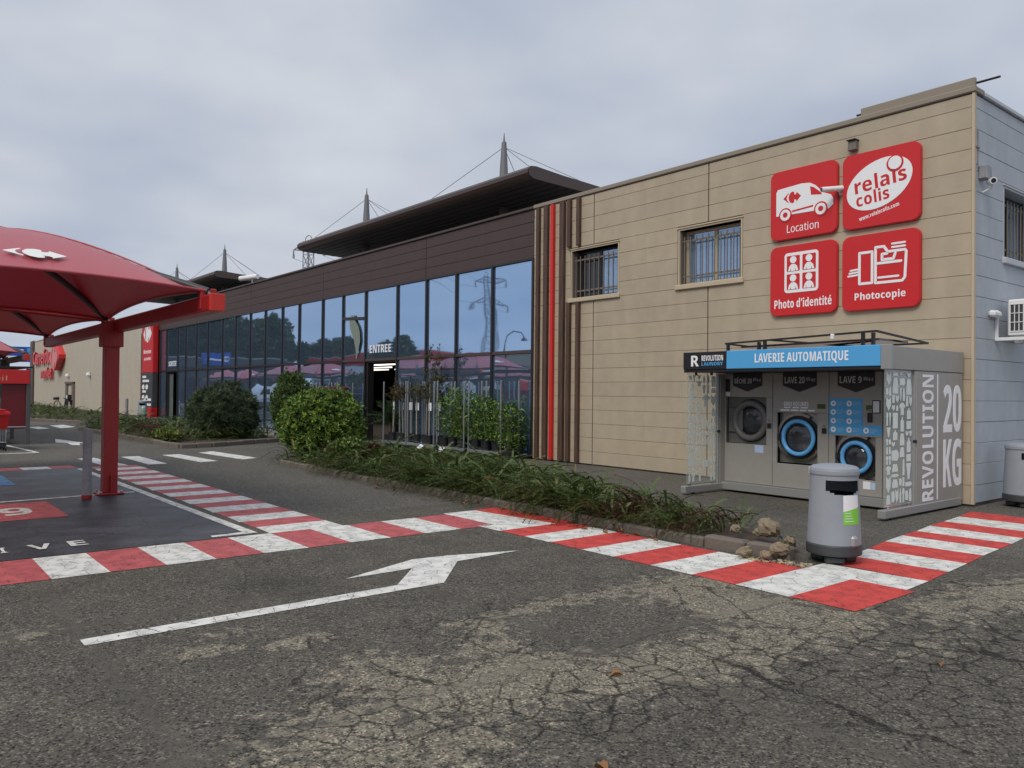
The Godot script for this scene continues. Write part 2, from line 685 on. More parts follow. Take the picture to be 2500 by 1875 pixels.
func asphalt_materials() -> void:
	# chippings: fine cellular stones with bright specks
	var w := 1024
	var cn := noise(FastNoiseLite.TYPE_CELLULAR, 0.26, 5, 1)
	cn.cellular_return_type = FastNoiseLite.RETURN_CELL_VALUE
	cn.fractal_type = FastNoiseLite.FRACTAL_NONE
	var stones := gray(cn, w)
	var ed := noise(FastNoiseLite.TYPE_CELLULAR, 0.26, 5, 1)
	ed.cellular_return_type = FastNoiseLite.RETURN_DISTANCE
	ed.fractal_type = FastNoiseLite.FRACTAL_NONE
	var dist := gray(ed, w)
	var big := noise(FastNoiseLite.TYPE_CELLULAR, 0.10, 15, 1)
	big.cellular_return_type = FastNoiseLite.RETURN_CELL_VALUE
	big.fractal_type = FastNoiseLite.FRACTAL_NONE
	var bigs := gray(big, w)
	var bd := noise(FastNoiseLite.TYPE_CELLULAR, 0.10, 15, 1)
	bd.cellular_return_type = FastNoiseLite.RETURN_DISTANCE
	bd.fractal_type = FastNoiseLite.FRACTAL_NONE
	var bigd := gray(bd, w)
	var med := gray(noise(FastNoiseLite.TYPE_SIMPLEX_SMOOTH, 0.03, 8, 4), w)
	var d := PackedByteArray()
	d.resize(w * w * 3)
	var hgt := PackedByteArray()
	hgt.resize(w * w)
	for i in w * w:
		var s := stones[i] / 255.0
		var e := dist[i] / 255.0
		var b := 0.50 + 0.30 * (s - 0.5) + 0.12 * (med[i] / 255.0 - 0.5)
		if s > 0.95:
			b += 0.42
		elif s < 0.16:
			b -= 0.16
		b *= 1.0 - 0.42 * e * e
		if bigs[i] > 222 and bigd[i] < 95:
			b += 0.30
		elif bigs[i] < 26 and bigd[i] < 110:
			b -= 0.15
		b = clampf(b, 0.05, 1.0)
		var warm := 0.97 if s > 0.5 else 1.0
		d[i * 3] = int(255.0 * sqrt(b))
		d[i * 3 + 1] = int(255.0 * sqrt(b) * (0.985 if warm < 1.0 else 0.975))
		d[i * 3 + 2] = int(255.0 * sqrt(b) * (0.925 if warm < 1.0 else 0.95))
		hgt[i] = int(255.0 * clampf(0.4 + 0.4 * s - 0.6 * e, 0.0, 1.0))
	var chips := to_tex(d, w, Image.FORMAT_RGB8)
	var relief := to_tex(hgt, w, Image.FORMAT_L8)

	# worn places, crazing and seams of the yard near the camera: 9 m x 9 m from (-9.5, -9)
	var W := 1536
	var mpp := 9.0 / W
	var bl := gray(noise(FastNoiseLite.TYPE_SIMPLEX_SMOOTH, 0.010, 61, 5), W, false)
	var rag := gray(noise(FastNoiseLite.TYPE_SIMPLEX_SMOOTH, 0.035, 62, 4), W, false)
	var cr := noise(FastNoiseLite.TYPE_CELLULAR, 0.030, 63, 1)
	cr.fractal_type = FastNoiseLite.FRACTAL_NONE
	cr.cellular_return_type = FastNoiseLite.RETURN_DISTANCE2_SUB
	cr.cellular_distance_function = FastNoiseLite.DISTANCE_EUCLIDEAN
	cr.cellular_jitter = 1.0
	cr.domain_warp_enabled = true
	cr.domain_warp_amplitude = 9.0
	cr.domain_warp_frequency = 0.03
	cr.domain_warp_fractal_octaves = 4
	var crk := gray(cr, W, false)
	var cr2 := noise(FastNoiseLite.TYPE_CELLULAR, 0.0075, 64, 1)
	cr2.fractal_type = FastNoiseLite.FRACTAL_NONE
	cr2.cellular_return_type = FastNoiseLite.RETURN_DISTANCE2_SUB
	cr2.cellular_jitter = 1.0
	cr2.domain_warp_enabled = true
	cr2.domain_warp_amplitude = 40.0
	cr2.domain_warp_frequency = 0.012
	cr2.domain_warp_fractal_octaves = 4
	var crk2 := gray(cr2, W, false)
	# soft zones drawn coarse on a 96 x 96 grid, read bilinearly: worn (tan), crazed
	var G := 96
	var worn := PackedFloat32Array()
	worn.resize(G * G)
	var craz := worn.duplicate()
	var worn_spots := [[-3.3, -1.75, 0.5, 0.45, 0.8], [-3.9, -2.3, 0.45, 0.4, 0.75], [-3.45, -2.75, 0.4, 0.7, 1.0], [-3.15, -3.4, 0.3, 0.8, 1.0], [-3.0, -4.3, 0.35, 0.9, 0.9], [-3.55, -5.2, 0.55, 0.5, 1.0], [-4.2, -5.3, 0.4, 0.6, 0.9], [-2.95, -5.3, 0.3, 0.6, 0.9], [-4.5, -4.2, 0.16, 1.2, 0.75], [-4.95, -1.6, 0.14, 0.2, 0.8], [-4.82, -2.15, 0.14, 0.25, 0.8], [-5.25, -1.85, 0.12, 0.2, 0.6], [-2.45, -7.2, 0.4, 0.7, 0.9], [-4.35, -3.3, 0.3, 0.3, 0.6], [-3.95, -3.05, 0.25, 0.3, 0.7], [-2.6, -6.3, 0.35, 0.5, 0.7], [-6.0, -0.85, 0.2, 0.25, 0.5], [-2.95, -2.1, 0.25, 0.4, 0.7], [-2.3, -5.3, 0.3, 0.8, 0.42], [-4.3, -11, 0.1, 0.1, 0]]
	var craze_spots := [[-3.0, -3.1, 0.5, 0.9, 1.0], [-2.75, -4.3, 0.5, 0.9, 1.0], [-2.3, -5.4, 0.55, 0.9, 1.0], [-2.1, -6.2, 0.5, 0.8, 0.9], [-3.4, -2.0, 0.4, 0.6, 0.8], [-1.9, -4.6, 0.5, 0.8, 0.75], [-4.6, -3.4, 0.15, 0.5, 0.9]]
	for j in G:
		for i in G:
			var x := -9.5 + 9.0 * i / (G - 1)
			var z := -9.0 + 9.0 * j / (G - 1)
			var a := 0.0
			for s in worn_spots:
				var e: float = pow((x - s[0]) / s[2], 2) + pow((z - s[1]) / s[3], 2)
				a = maxf(a, s[4] * exp(-e * 0.8))
			# dark repair left in the middle of the worn place
			var e2 := pow((x + 3.9) / 0.42, 2) + pow((z + 3.95) / 0.5, 2)
			a *= 1.0 - exp(-e2 * e2 * 0.9)
			worn[j * G + i] = a
			a = 0.0
			for s in craze_spots:
				var e: float = pow((x - s[0]) / s[2], 2) + pow((z - s[1]) / s[3], 2)
				a = maxf(a, s[4] * exp(-e * 0.7))
			craz[j * G + i] = a
	# seams and long cracks as polylines
	var dmap := PackedByteArray()
	dmap.resize(W * W)
	var lines := [[-4.7, -2.69, -4.64, -3.25, -4.52, -4.37, -4.42, -5.55], [-3.48, -3.68, -3.49, -4.49, -3.48, -5.76], [-4.36, -2.53, -3.79, -2.59, -3.4, -2.45, -3.15, -2.27, -3.15, -1.93, -3.13, -1.53], [-3.15, -2.27, -2.7, -2.5, -2.3, -2.9], [-3.15, -1.93, -3.6, -1.6, -4.0, -1.2], [-8.4, -2.7, -7.0, -2.65, -6.2, -2.3], [-5.5, -3.5, -5.2, -4.4, -4.7, -5.2]]
	var lr := RandomNumberGenerator.new()
	lr.seed = 99
	for L in lines:
		for k in range(0, L.size() - 2, 2):
			var a := Vector2(L[k], L[k + 1])
			var b := Vector2(L[k + 2], L[k + 3])
			var steps := int((b - a).length() / 0.003)
			var off := 0.0
			for s in steps:
				off = clampf(off + lr.randf_range(-0.004, 0.004), -0.04, 0.04)
				var t := float(s) / steps
				var p := a.lerp(b, t) + (b - a).orthogonal().normalized() * off * minf(1.0, 4.0 * t * (1.0 - t) + 0.2)
				var px := int((p.x + 9.5) / mpp)
				var pz := int((p.y + 9.0) / mpp)
				if px > 0 and pz > 0 and px < W - 1 and pz < W - 1 and lr.randf() < 0.93:
					dmap[pz * W + px] = 255
					if lr.randf() < 0.6:
						dmap[pz * W + px + 1] = 255
	var md := PackedByteArray()
	md.resize(W * W * 3)
	var k3 := 0
	for j in W:
		var gy := float(j) / (W - 1) * (G - 1)
		var j0 := mini(int(gy), G - 2)
		var fy := gy - j0
		var bj := minf(1.0, minf(j, W - 1 - j) / 90.0)
		for i in W:
			var gx := float(i) / (W - 1) * (G - 1)
			var i0 := mini(int(gx), G - 2)
			var fx := gx - i0
			var o := j0 * G + i0
			var at := j * W + i
			var a := (worn[o] * (1 - fx) + worn[o + 1] * fx) * (1 - fy) + (worn[o + G] * (1 - fx) + worn[o + G + 1] * fx) * fy
			var cz := (craz[o] * (1 - fx) + craz[o + 1] * fx) * (1 - fy) + (craz[o + G] * (1 - fx) + craz[o + G + 1] * fx) * fy
			var r := rag[at] / 255.0
			var m := 0.50
			var bm := minf(bj, minf(1.0, minf(i, W - 1 - i) / 90.0))
			m += bm * 0.16 * (bl[at] / 255.0 - 0.5)
			var tn := clampf((a + (r - 0.5) * 1.0 - 0.36) / 0.20, 0.0, 1.0)
			m = lerpf(m, 0.93, tn * bm)
			m *= 1.0 - 0.32 * exp(-(pow((i * mpp - 9.5 + 6.36) / 0.35, 2) + pow((j * mpp - 9.0 + 2.65) / 0.3, 2)) * (0.6 + r))
			var ck := 0.0
			if cz > 0.12:
				ck = clampf(1.5 - crk[at] / (5.0 + 17.0 * cz * r), 0.0, 1.0) * minf(1.0, cz * 1.5)
			if a + cz > 0.25:
				ck = maxf(ck, clampf(1.4 - crk2[at] / (1.6 + 3.4 * r), 0.0, 1.0))
			if dmap[at] > 0:
				ck = 0.75
			m *= 1.0 - 0.70 * ck
			md[k3] = int(255.0 * sqrt(m))
			md[k3 + 1] = int(255.0 * sqrt(m * lerpf(0.985, 0.965, tn)))
			md[k3 + 2] = int(255.0 * sqrt(m * lerpf(0.96, 0.88, tn)))
			k3 += 3
	var macro := to_tex(md, W, Image.FORMAT_RGB8)
	M["t_chips"] = chips
	# the same tone further off, only with broad patches
	var fw := 512
	var fb := gray(noise(FastNoiseLite.TYPE_SIMPLEX_SMOOTH, 0.010, 71, 5), fw)
	var fd := PackedByteArray()
	fd.resize(fw * fw * 3)
	for i in fw * fw:
		var m := 0.50 + 0.15 * (fb[i] / 255.0 - 0.5)
		fd[i * 3] = int(255.0 * sqrt(m))
		fd[i * 3 + 1] = int(255.0 * sqrt(m * 0.985))
		fd[i * 3 + 2] = int(255.0 * sqrt(m * 0.965))
	var broad := to_tex(fd, fw, Image.FORMAT_RGB8)
	for k in 2:
		var m := mat(["asphalt_near", "asphalt_far"][k], [0.50, 0.58][k], [0.475, 0.56][k], [0.435, 0.53][k], 0.85, 0.0, 0.35)
		m.albedo_texture = chips
		m.heightmap_enabled = true
		m.heightmap_texture = relief
		m.heightmap_scale = 0.5
		m.detail_enabled = true
		m.detail_albedo = [macro, broad][k]
		m.detail_blend_mode = BaseMaterial3D.BLEND_MODE_MUL
		m.detail_uv_layer = BaseMaterial3D.DETAIL_UV_2
	# newer, tarry asphalt of the collection bays
	var tar := mat("tar", 0.105, 0.105, 0.118, 0.5, 0.0, 0.40)
	tar.albedo_texture = tar_texture()
	tar.uv1_triplanar = true
	tar.uv1_world_triplanar = true
	tar.uv1_scale = Vector3.ONE / 6.5
	tar.heightmap_enabled = true
	tar.heightmap_texture = relief
	tar.heightmap_scale = 0.15
	# road paint: hairline crazing and grime
	var pn := noise(FastNoiseLite.TYPE_CELLULAR, 0.022, 81, 1)
	pn.fractal_type = FastNoiseLite.FRACTAL_NONE
	pn.cellular_return_type = FastNoiseLite.RETURN_DISTANCE2_SUB
	pn.cellular_jitter = 1.0
	pn.domain_warp_enabled = true
	pn.domain_warp_amplitude = 16.0
	pn.domain_warp_frequency = 0.03
	var pc := gray(pn, 1024, false)
	var pg := gray(noise(FastNoiseLite.TYPE_SIMPLEX_SMOOTH, 0.012, 82, 5), 1024)
	var ps := gray(noise(FastNoiseLite.TYPE_SIMPLEX_SMOOTH, 0.20, 83, 2), 1024)
	for k in 2:
		var pd := PackedByteArray()
		pd.resize(1024 * 1024)
		for i in 1024 * 1024:
			var g := pg[i] / 255.0
			var m := 0.91 - 0.17 * (g - 0.5) + 0.09 * (ps[i] / 255.0 - 0.5)
			if pc[i] < 7 and g > 0.42:
				m *= 0.42 if k == 0 else 0.62
			if ps[i] > 200 and g > 0.52:
				m *= 0.68
			if ps[i] > 190 and g > 0.68:
				m *= 0.6
			pd[i] = int(255.0 * clampf(m, 0.0, 1.0))
		var pt := to_tex(pd, 1024, Image.FORMAT_L8)
		var m := mat(["paint_white", "paint_red"][k], [0.82, 0.68][k], [0.80, 0.062][k], [0.73, 0.048][k], 0.7)
		grained(m, pt, 2.6, 0.2, relief)
	var rp: StandardMaterial3D = M.paint_red.duplicate()
	rp.albedo_color = lin(0.56, 0.110, 0.110)
	M["paint_red_old"] = rp
	var bp: StandardMaterial3D = M.paint_red.duplicate()
	bp.albedo_color = lin(0.10, 0.26, 0.52)
	M["paint_blue"] = bp

func tar_texture() -> ImageTexture:
	var w := 1024
	var cr := noise(FastNoiseLite.TYPE_CELLULAR, 0.009, 163, 1)
	cr.fractal_type = FastNoiseLite.FRACTAL_NONE
	cr.cellular_return_type = FastNoiseLite.RETURN_DISTANCE2_SUB
	cr.domain_warp_enabled = true
	cr.domain_warp_amplitude = 40.0
	cr.domain_warp_frequency = 0.012
	cr.domain_warp_fractal_octaves = 5
	var a := gray(cr, w, false)
	var b := gray(noise(FastNoiseLite.TYPE_SIMPLEX_SMOOTH, 0.008, 164, 5), w)
	var g := gray(noise(FastNoiseLite.TYPE_SIMPLEX_SMOOTH, 0.11, 165, 3), w)
	var d := PackedByteArray()
	d.resize(w * w)
	for i in w * w:
		var m := 0.70 + 0.46 * (b[i] / 255.0 - 0.5) + 0.34 * (g[i] / 255.0 - 0.5)
		if a[i] < 4 and b[i] > 70:
			m *= 0.45
		d[i] = int(255.0 * clampf(m, 0.0, 1.0))
	return to_tex(d, w, Image.FORMAT_L8)

func ground() -> void:
	# one sheet; the part near the camera has its own surface so that its wear can be placed
	var me := ArrayMesh.new()
	var rects := [[[-9.5, -9.0, -0.5, 0.0]], [[-900, -900, 900, -9.0], [-900, 0.0, 900, 900], [-900, -9.0, -9.5, 0.0], [-0.5, -9.0, 900, 0.0]]]
	for k in 2:
		var st := SurfaceTool.new()
		st.begin(Mesh.PRIMITIVE_TRIANGLES)
		for r in rects[k]:
			for p in [[0, 1], [1, 2], [1, 1], [0, 1], [0, 2], [1, 2]]:
				pass
			var a := [Vector2(r[0], r[1]), Vector2(r[2], r[1]), Vector2(r[2], r[3]), Vector2(r[0], r[1]), Vector2(r[2], r[3]), Vector2(r[0], r[3])]
			for p in a:
				st.set_normal(Vector3.UP)
				st.set_uv(p / 2.45)
				st.set_uv2((p - Vector2(-9.5, -9.0)) / 9.0 if k == 0 else p / 17.0)
				st.add_vertex(Vector3(p.x, 0, p.y))
		st.set_material(M.asphalt_near if k == 0 else M.asphalt_far)
		st.commit(me)
	var o := MeshInstance3D.new()
	o.name = "ground"
	o.mesh = me
	o.set_meta("kind", "structure")
	add_child(o)
	# tarry bays under the canopy
	struct("parking_bay", sheet([[-18.0, -3.36], [-8.66, -3.36], [-8.66, 2.2], [-18.0, 2.2]], 0.004), M.tar)
	# paved strip along the shop window
	struct("pavement", MB.new().bbc(Vector3(-47.5, -0.05, FZ - 0.1), Vector3(-23.9, 0.05, -11.0), 0.012), M.slab)

func sheet(p: Array, y: float) -> MB:
	var mb := MB.new()
	var pl := PackedVector2Array()
	for a in p:
		pl.append(Vector2(a[0], -a[1]))
	mb.at(Vector3(0, y, 0), Basis(Vector3.RIGHT, -PI / 2))
	mb.prism(pl, 0.0)
	return mb

func setting(called: String) -> Node3D:
	var o := Node3D.new()
	o.name = numbered(called)
	o.set_meta("kind", "structure")
	add_child(o)
	return o

func rect(x0: float, x1: float, z0: float, z1: float) -> Array:
	return [[x0, z0], [x1, z0], [x1, z1], [x0, z1]]

func markings() -> void:
	var y := 0.004
	# border of the collection bays along the lane, blocks counted from the left edge of the picture
	var b := setting("painted_border")
	var zs := [2.42, 1.97, 1.51, 1.05, 0.6, 0.14, -0.32, -0.77, -1.22, -1.67, -2.14, -2.59, -3.05, -3.52, -4.0, -4.48, -4.93, -5.42, -5.91]
	for i in zs.size() - 1:
		var red := i % 2 == 1
		obj("painted_block", sheet(rect(-8.62, -7.6, zs[i], zs[i + 1] + 0.0), y), M.paint_red_old if red else M.paint_white, b)
	# corner block, then along the planting bed
	obj("painted_block", sheet([[-8.7, -5.91], [-7.68, -5.91], [-7.66, -5.7], [-7.24, -5.7], [-7.24, -6.58], [-8.7, -6.42]], y), M.paint_white, b)
	obj("painted_block", sheet([[-8.72, -6.42], [-7.24, -6.58], [-7.24, -6.86], [-8.75, -6.82]], y), M.paint_red, b)
	b = setting("painted_border")
	var xs := [-7.24, -6.80, -6.37, -5.88, -5.44, -4.96, -4.48, -4.02]
	for i in xs.size() - 1:
		obj("painted_block", sheet(rect(xs[i], xs[i + 1], -6.76, -5.71), y), M.paint_red if i % 2 == 0 else M.paint_white, b)
	obj("painted_block", sheet([[-4.02, -5.71], [-3.52, -5.71], [-3.52, -6.70], [-3.05, -6.70], [-3.08, -7.17], [-4.02, -7.12]], y), M.paint_white, b)
	obj("painted_block", sheet(rect(-3.52, -2.98, -6.70, -5.72), y), M.paint_red, b)
	# strip from the corner to the side of the shop
	b = setting("painted_border")
	var L := [[-4.02, -7.17], [-4.06, -7.68], [-4.12, -8.17], [-4.22, -8.75], [-4.28, -9.29], [-4.32, -9.74], [-4.40, -10.28], [-4.44, -10.79], [-4.50, -11.40], [-4.6, -12.03]]
	var R := [[-3.08, -7.17], [-3.13, -7.71], [-3.18, -8.24], [-3.24, -8.80], [-3.28, -9.31], [-3.31, -9.77], [-3.36, -10.25], [-3.40, -10.8], [-3.45, -11.4], [-3.5, -12.03]]
	for i in L.size() - 1:
		obj("painted_block", sheet([L[i], R[i], R[i + 1], L[i + 1]], y), M.paint_red if i % 2 == 0 else M.paint_white, b)
	# walkway of stripes beside the bays
	b = setting("striped_walkway")
	for i in 20:
		var x := -8.62 - 0.472 * i
		obj("painted_stripe", sheet([[x - 0.472, -3.54], [x, -3.52], [x, -4.42], [x - 0.472, -4.42]], y), M.paint_white if i % 2 == 0 else M.paint_red_old, b)
	# far end border
	b = setting("painted_border")
	var zz := [-3.30, -2.86, -2.38, -1.9, -1.42, -0.95]
	for i in zz.size() - 1:
		obj("painted_block", sheet(rect(-18.6, -18.02, zz[i + 1], zz[i]), y), M.paint_red_old if i % 2 == 0 else M.paint_white, b)
	# lines of the bays, on the tarry sheet
	b = setting("bay_lines")
	var y2 := 0.008
	obj("painted_line", sheet([[-17.75, -3.25], [-8.86, -3.30], [-8.72, -3.42], [-17.75, -3.37]], y2), M.paint_white, b)
	obj("painted_line", sheet([[-8.82, -2.93], [-8.72, -2.92], [-8.72, -3.415], [-8.85, -3.295]], y2), M.paint_white, b)
	obj("painted_line", sheet([[-13.35, -3.24], [-13.24, -3.24], [-13.05, -1.40], [-12.95, 1.6], [-13.05, 1.6], [-13.15, -1.40]], y2), M.paint_white, b)
	obj("painted_panel", sheet(rect(-12.86, -11.2, -1.98, 0.3), y2), M.paint_red_old, b)
	obj("painted_panel", sheet(rect(-17.1, -15.3, -1.92, 0.3), y2), M.paint_blue, b)
	var gb := Basis(Vector3(0, 0, -1), Vector3(-1, 0, 0), Vector3(0, 1, 0))
	text("number", "9", 0.36, 0.72, Vector3(-12.0, 0.0105, -1.50), M.paint_white, b, gb, true, 0.001)
	for k in [["D", -0.36, 0.19], ["R", -0.68, 0.19], ["I", -1.05, 0.06], ["V", -1.37, 0.21], ["E", -1.70, 0.16]]:
		text("letter", k[0], k[2], 0.30, Vector3(-9.19, 0.0105, k[1]), M.paint_white, b, gb, true, 0.001)
	# crossing in front of the entrance
	b = setting("crossing")
	obj("painted_bar", sheet([[-20.35, -3.74], [-18.05, -3.86], [-18.05, -4.28], [-20.4, -4.10]], y), M.paint_white, b)
	obj("painted_bar", sheet(rect(-20.38, -18.02, -5.05, -4.66), y), M.paint_white, b)
	obj("painted_bar", sheet([[-20.5, -6.02], [-18.1, -6.16], [-18.0, -5.74], [-20.45, -5.6]], y), M.paint_white, b)
	obj("painted_bar", sheet([[-21.05, -7.02], [-18.45, -7.2], [-18.2, -6.76], [-20.75, -6.56]], y), M.paint_white, b)
	b = setting("crossing")
	obj("painted_bar", sheet([[-37.8, -5.1], [-38.3, -5.55], [-36.4, -5.7], [-35.8, -5.2]], y), M.paint_white, b)
	obj("painted_bar", sheet([[-39.1, -6.1], [-39.8, -6.75], [-37.3, -6.76], [-36.3, -6.06]], y), M.paint_white, b)
	# arrow in the foreground
	b = setting("lane_arrow")
	obj("arrow_shaft", sheet([[-5.66, -1.07], [-5.51, -1.07], [-5.54, -3.78], [-5.70, -3.42]], y), M.paint_white, b)
	obj("arrow_head", sheet([[-5.70, -3.42], [-5.54, -3.78], [-6.17, -4.36], [-6.22, -5.16], [-6.44, -4.44], [-6.49, -4.06], [-6.15, -3.18], [-6.155, -3.6], [-6.17, -3.86]], y), M.paint_white, b)
	b = setting("lane_arrow")
	obj("arrow_head", sheet([[-28.7, -4.64], [-26.0, -5.05], [-26.2, -4.86], [-25.2, -4.70], [-25.4, -4.52], [-26.4, -4.58], [-26.8, -4.34]], y), M.paint_white, b)
	b = setting("bay_lines")
	obj("painted_line", sheet([[-27.5, -2.95], [-22.9, -3.35], [-22.75, -3.27], [-27.5, -2.83]], y), M.paint_white, b)
	obj("painted_line", sheet([[-22.9, -3.33], [-22.7, -3.33], [-22.75, -2.2], [-22.87, -2.2]], y), M.paint_white, b)

# ------------------------------------------------------------------ the shop
const MULL := [-14.72, -16.35, -17.98, -19.49, -21.12, -23.12, -24.71, -26.28, -28.26, -29.83, -31.54, -33.18, -34.9, -36.58, -38.57, -40.26, -41.98, -43.29, -45.29, -46.45]

func building() -> void:
	var s := thing("supermarket", "long single-storey supermarket with beige cladding, dark fascia and mirrored shop window", "building", Vector3(0, 0, FZ))
	var z := 0.0     # children are placed relative to the front plane
	# carcass: back walls and flat roof, so that nothing shines through
	var mb := MB.new()
	mb.bc(Vector3(-14.74, 0, -0.04), Vector3(-13.36, 6.0, -0.30))
	mb.bc(Vector3(-13.36, 0, -0.04), Vector3(-11.93, 3.78, -0.30))
	mb.bc(Vector3(-13.36, 4.88, -0.04), Vector3(-11.93, 6.0, -0.30))
	mb.bc(Vector3(-11.93, 0, -0.04), Vector3(-10.22, 6.0, -0.30))
	mb.bc(Vector3(-10.22, 0, -0.04), Vector3(-8.81, 3.78, -0.30))
	mb.bc(Vector3(-10.22, 4.88, -0.04), Vector3(-8.81, 6.0, -0.30))
	mb.bc(Vector3(-8.81, 0, -0.04), Vector3(CX - 0.04, 6.0, -0.30))
	mb.bc(Vector3(CX - 0.30, 0, -0.30), Vector3(CX - 0.04, 6.0, -1.14))
	mb.bc(Vector3(CX - 0.30, 0, -1.14), Vector3(CX - 0.04, 3.75, -2.60))
	mb.bc(Vector3(CX - 0.30, 4.90, -1.14), Vector3(CX - 0.04, 6.0, -2.60))
	mb.bc(Vector3(CX - 0.30, 0, -2.60), Vector3(CX - 0.04, 6.0, -22.0))
	mb.bc(Vector3(-89.5, 0, -0.04), Vector3(-50.42, 6.0, -0.3))
	mb.bc(Vector3(-89.5, 0, -0.3), Vector3(-89.2, 6.0, -22.0))
	mb.bc(Vector3(-89.5, 0, -22.0), Vector3(CX - 0.04, 6.0, -22.3))
	mb.bc(Vector3(-50.42, 4.88, -0.06), Vector3(-14.74, 6.0, -0.3))
	obj("carcass", mb, M.cladding_joint, s)
	obj("roof", MB.new().bc(Vector3(-89.45, 5.7, -0.3), Vector3(CX - 0.1, 5.95, -22.0)), M.concrete_grey, s)
	obj("shop_floor", MB.new().bc(Vector3(-50.4, -0.1, -0.3), Vector3(CX - 0.3, 0.02, -22.0)), M.slab, s)

	# beige cladding of the right part: courses 0.31 m high between vertical joints
	var jx := [-14.70, -12.65, -9.53, -6.40, CX]
	for row in 20:
		var y0 := 0.31 * row + 0.002
		var y1 := minf(0.31 * (row + 1) - 0.003, 6.08)
		if row == 0:
			y0 = 0.03
		for k in 4:
			var a: float = jx[k] + (0.014 if k > 0 and k < 3 else 0.0)
			var b: float = jx[k + 1] - (0.014 if k < 2 else 0.0)
			if k == 3:
				a = jx[3]
			if k == 3:
				continue
			if k == 2:
				b = CX - 0.03
			# leave the two windows free
			var segs := [[a, b]]
			for w in [[-13.42, -11.87], [-10.28, -8.75]]:
				var nw := []
				for sg in segs:
					if y1 > 3.74 and y0 < 4.92 and w[1] > sg[0] and w[0] < sg[1]:
						if w[0] > sg[0]:
							nw.append([sg[0], w[0]])
						if w[1] < sg[1]:
							nw.append([w[1], sg[1]])
					else:
						nw.append(sg)
				segs = nw
			for sg in segs:
				if sg[1] - sg[0] > 0.05:
					var p := obj("wall_panel", MB.new().bbc(Vector3(sg[0], y0, -0.05), Vector3(sg[1], y1, 0.0 + rng.randf_range(-0.001, 0.001)), 0.004), M.beige_cladding, s)
					p.material_override = [M.beige_cladding, M.beige_cladding, M.beige_b, M.beige_c][rng.randi() % 4]
	obj("corner_trim", MB.new().bbc(Vector3(CX - 0.028, 0.03, -0.06), Vector3(CX + 0.012, 6.12, 0.012), 0.006), M.beige_trim, s)
	obj("coping", MB.new().bbc(Vector3(-14.72, 6.10, -0.32), Vector3(CX + 0.03, 6.19, 0.035), 0.012), M.coping_taupe, s)
	# side wall in grey cladding
	for row in 20:
		var y0 := 0.31 * row + 0.002
		var y1 := minf(0.31 * (row + 1) - 0.003, 6.08)
		if row == 0:
			y0 = 0.05
		var segs := [[-22.2, -0.065]]
		if y1 > 3.73 and y0 < 4.92:
			segs = [[-22.2, -2.62], [-1.12, -0.065]]
		for sg in segs:
			obj("side_panel", MB.new().bbc(Vector3(CX - 0.05, y0, sg[0]), Vector3(CX + rng.randf_range(-0.002, 0.002), y1, sg[1]), 0.004), M.grey_cladding, s)
	obj("side_coping", MB.new().bbc(Vector3(CX - 0.35, 6.10, -22.3), Vector3(CX + 0.035, 6.17, -0.325), 0.012), M.grey_trim, s)
	obj("edge_rail", MB.new().bbc(Vector3(-6.52, 6.19, -0.1), Vector3(CX, 6.335, -0.03), 0.01), M.coping_taupe, s)
	obj("rod", MB.new().tube([Vector3(-6.64, 6.275, -0.14), Vector3(CX + 0.3, 6.275, -0.14)], 0.018, 8), M.black_plastic, s)
	# windows of the right part
	barred_window(s, Vector3(-13.40, 3.76, 0), 1.52, 1.15, Basis.IDENTITY, M.beige_trim, 0.42)
	barred_window(s, Vector3(-10.26, 3.76, 0), 1.50, 1.15, Basis.IDENTITY, M.beige_trim, 0.0)
	barred_window(s, Vector3(CX, 3.76, -1.13), 1.48, 1.15, Basis(Vector3.UP, PI / 2), M.grey_trim, 0.3)
	# upright slats
	for k in [[-14.50, 0.10, 0], [-14.21, 0.14, 0], [-13.98, 0.10, 1], [-13.64, 0.15, 0], [-13.41, 0.11, 2], [-13.10, 0.10, 2]]:
		var m: Material = M.red_paint if k[2] == 1 else M.slat_wood
		var parts := [[0.05, 6.07]] if k[2] < 2 else [[0.05, 3.70], [4.98, 6.07]]
		for p in parts:
			obj("red_slat" if k[2] == 1 else "slat", MB.new().bbc(Vector3(k[0] - k[1] / 2, p[0], 0.0), Vector3(k[0] + k[1] / 2, p[1], 0.09), 0.01), m, s)
	# dark fascia above the shop window
	var fx := [-50.40, -46.5, -40.2, -33.16, -26.26, -19.55, -14.72]
	for k in 6:
		for row in 4:
			obj("fascia_panel", MB.new().bbc(Vector3(fx[k] + (0.012 if k else 0.0), 4.915 + 0.295 * row, -0.05), Vector3(fx[k + 1] - (0.012 if k < 5 else 0.002), 4.915 + 0.295 * row + 0.289, rng.randf_range(-0.002, 0.002)), 0.006), M.brown_cladding, s)
	obj("fascia_coping", MB.new().bbc(Vector3(-50.42, 6.10, -0.32), Vector3(-14.723, 6.17, 0.05), 0.012), M.brown_metal, s)
	# pale left part: tall panels
	var px := [-89.5, -82.09, -74.67, -67.36, -60.2, -53.45, -50.42]
	for k in 6:
		obj("wall_panel", MB.new().bbc(Vector3(px[k] + 0.012, 0.03, -0.05), Vector3(px[k + 1] - 0.012, 6.08, 0), 0.01), M.pale_cladding, s)
	obj("coping", MB.new().bbc(Vector3(-89.55, 6.10, -0.32), Vector3(-50.425, 6.19, 0.035), 0.012), M.beige_trim, s)
	obj("end_strip", MB.new().bbc(Vector3(-91.6, 0, -0.5), Vector3(-90.2, 6.25, 0.1), 0.02), M.brown_metal, s)
	obj("end_strip", MB.new().bbc(Vector3(-90.19, 0, -0.5), Vector3(-89.56, 6.25, 0.1), 0.02), M.slat_wood, s)
	var dr := holder("side_door", s)
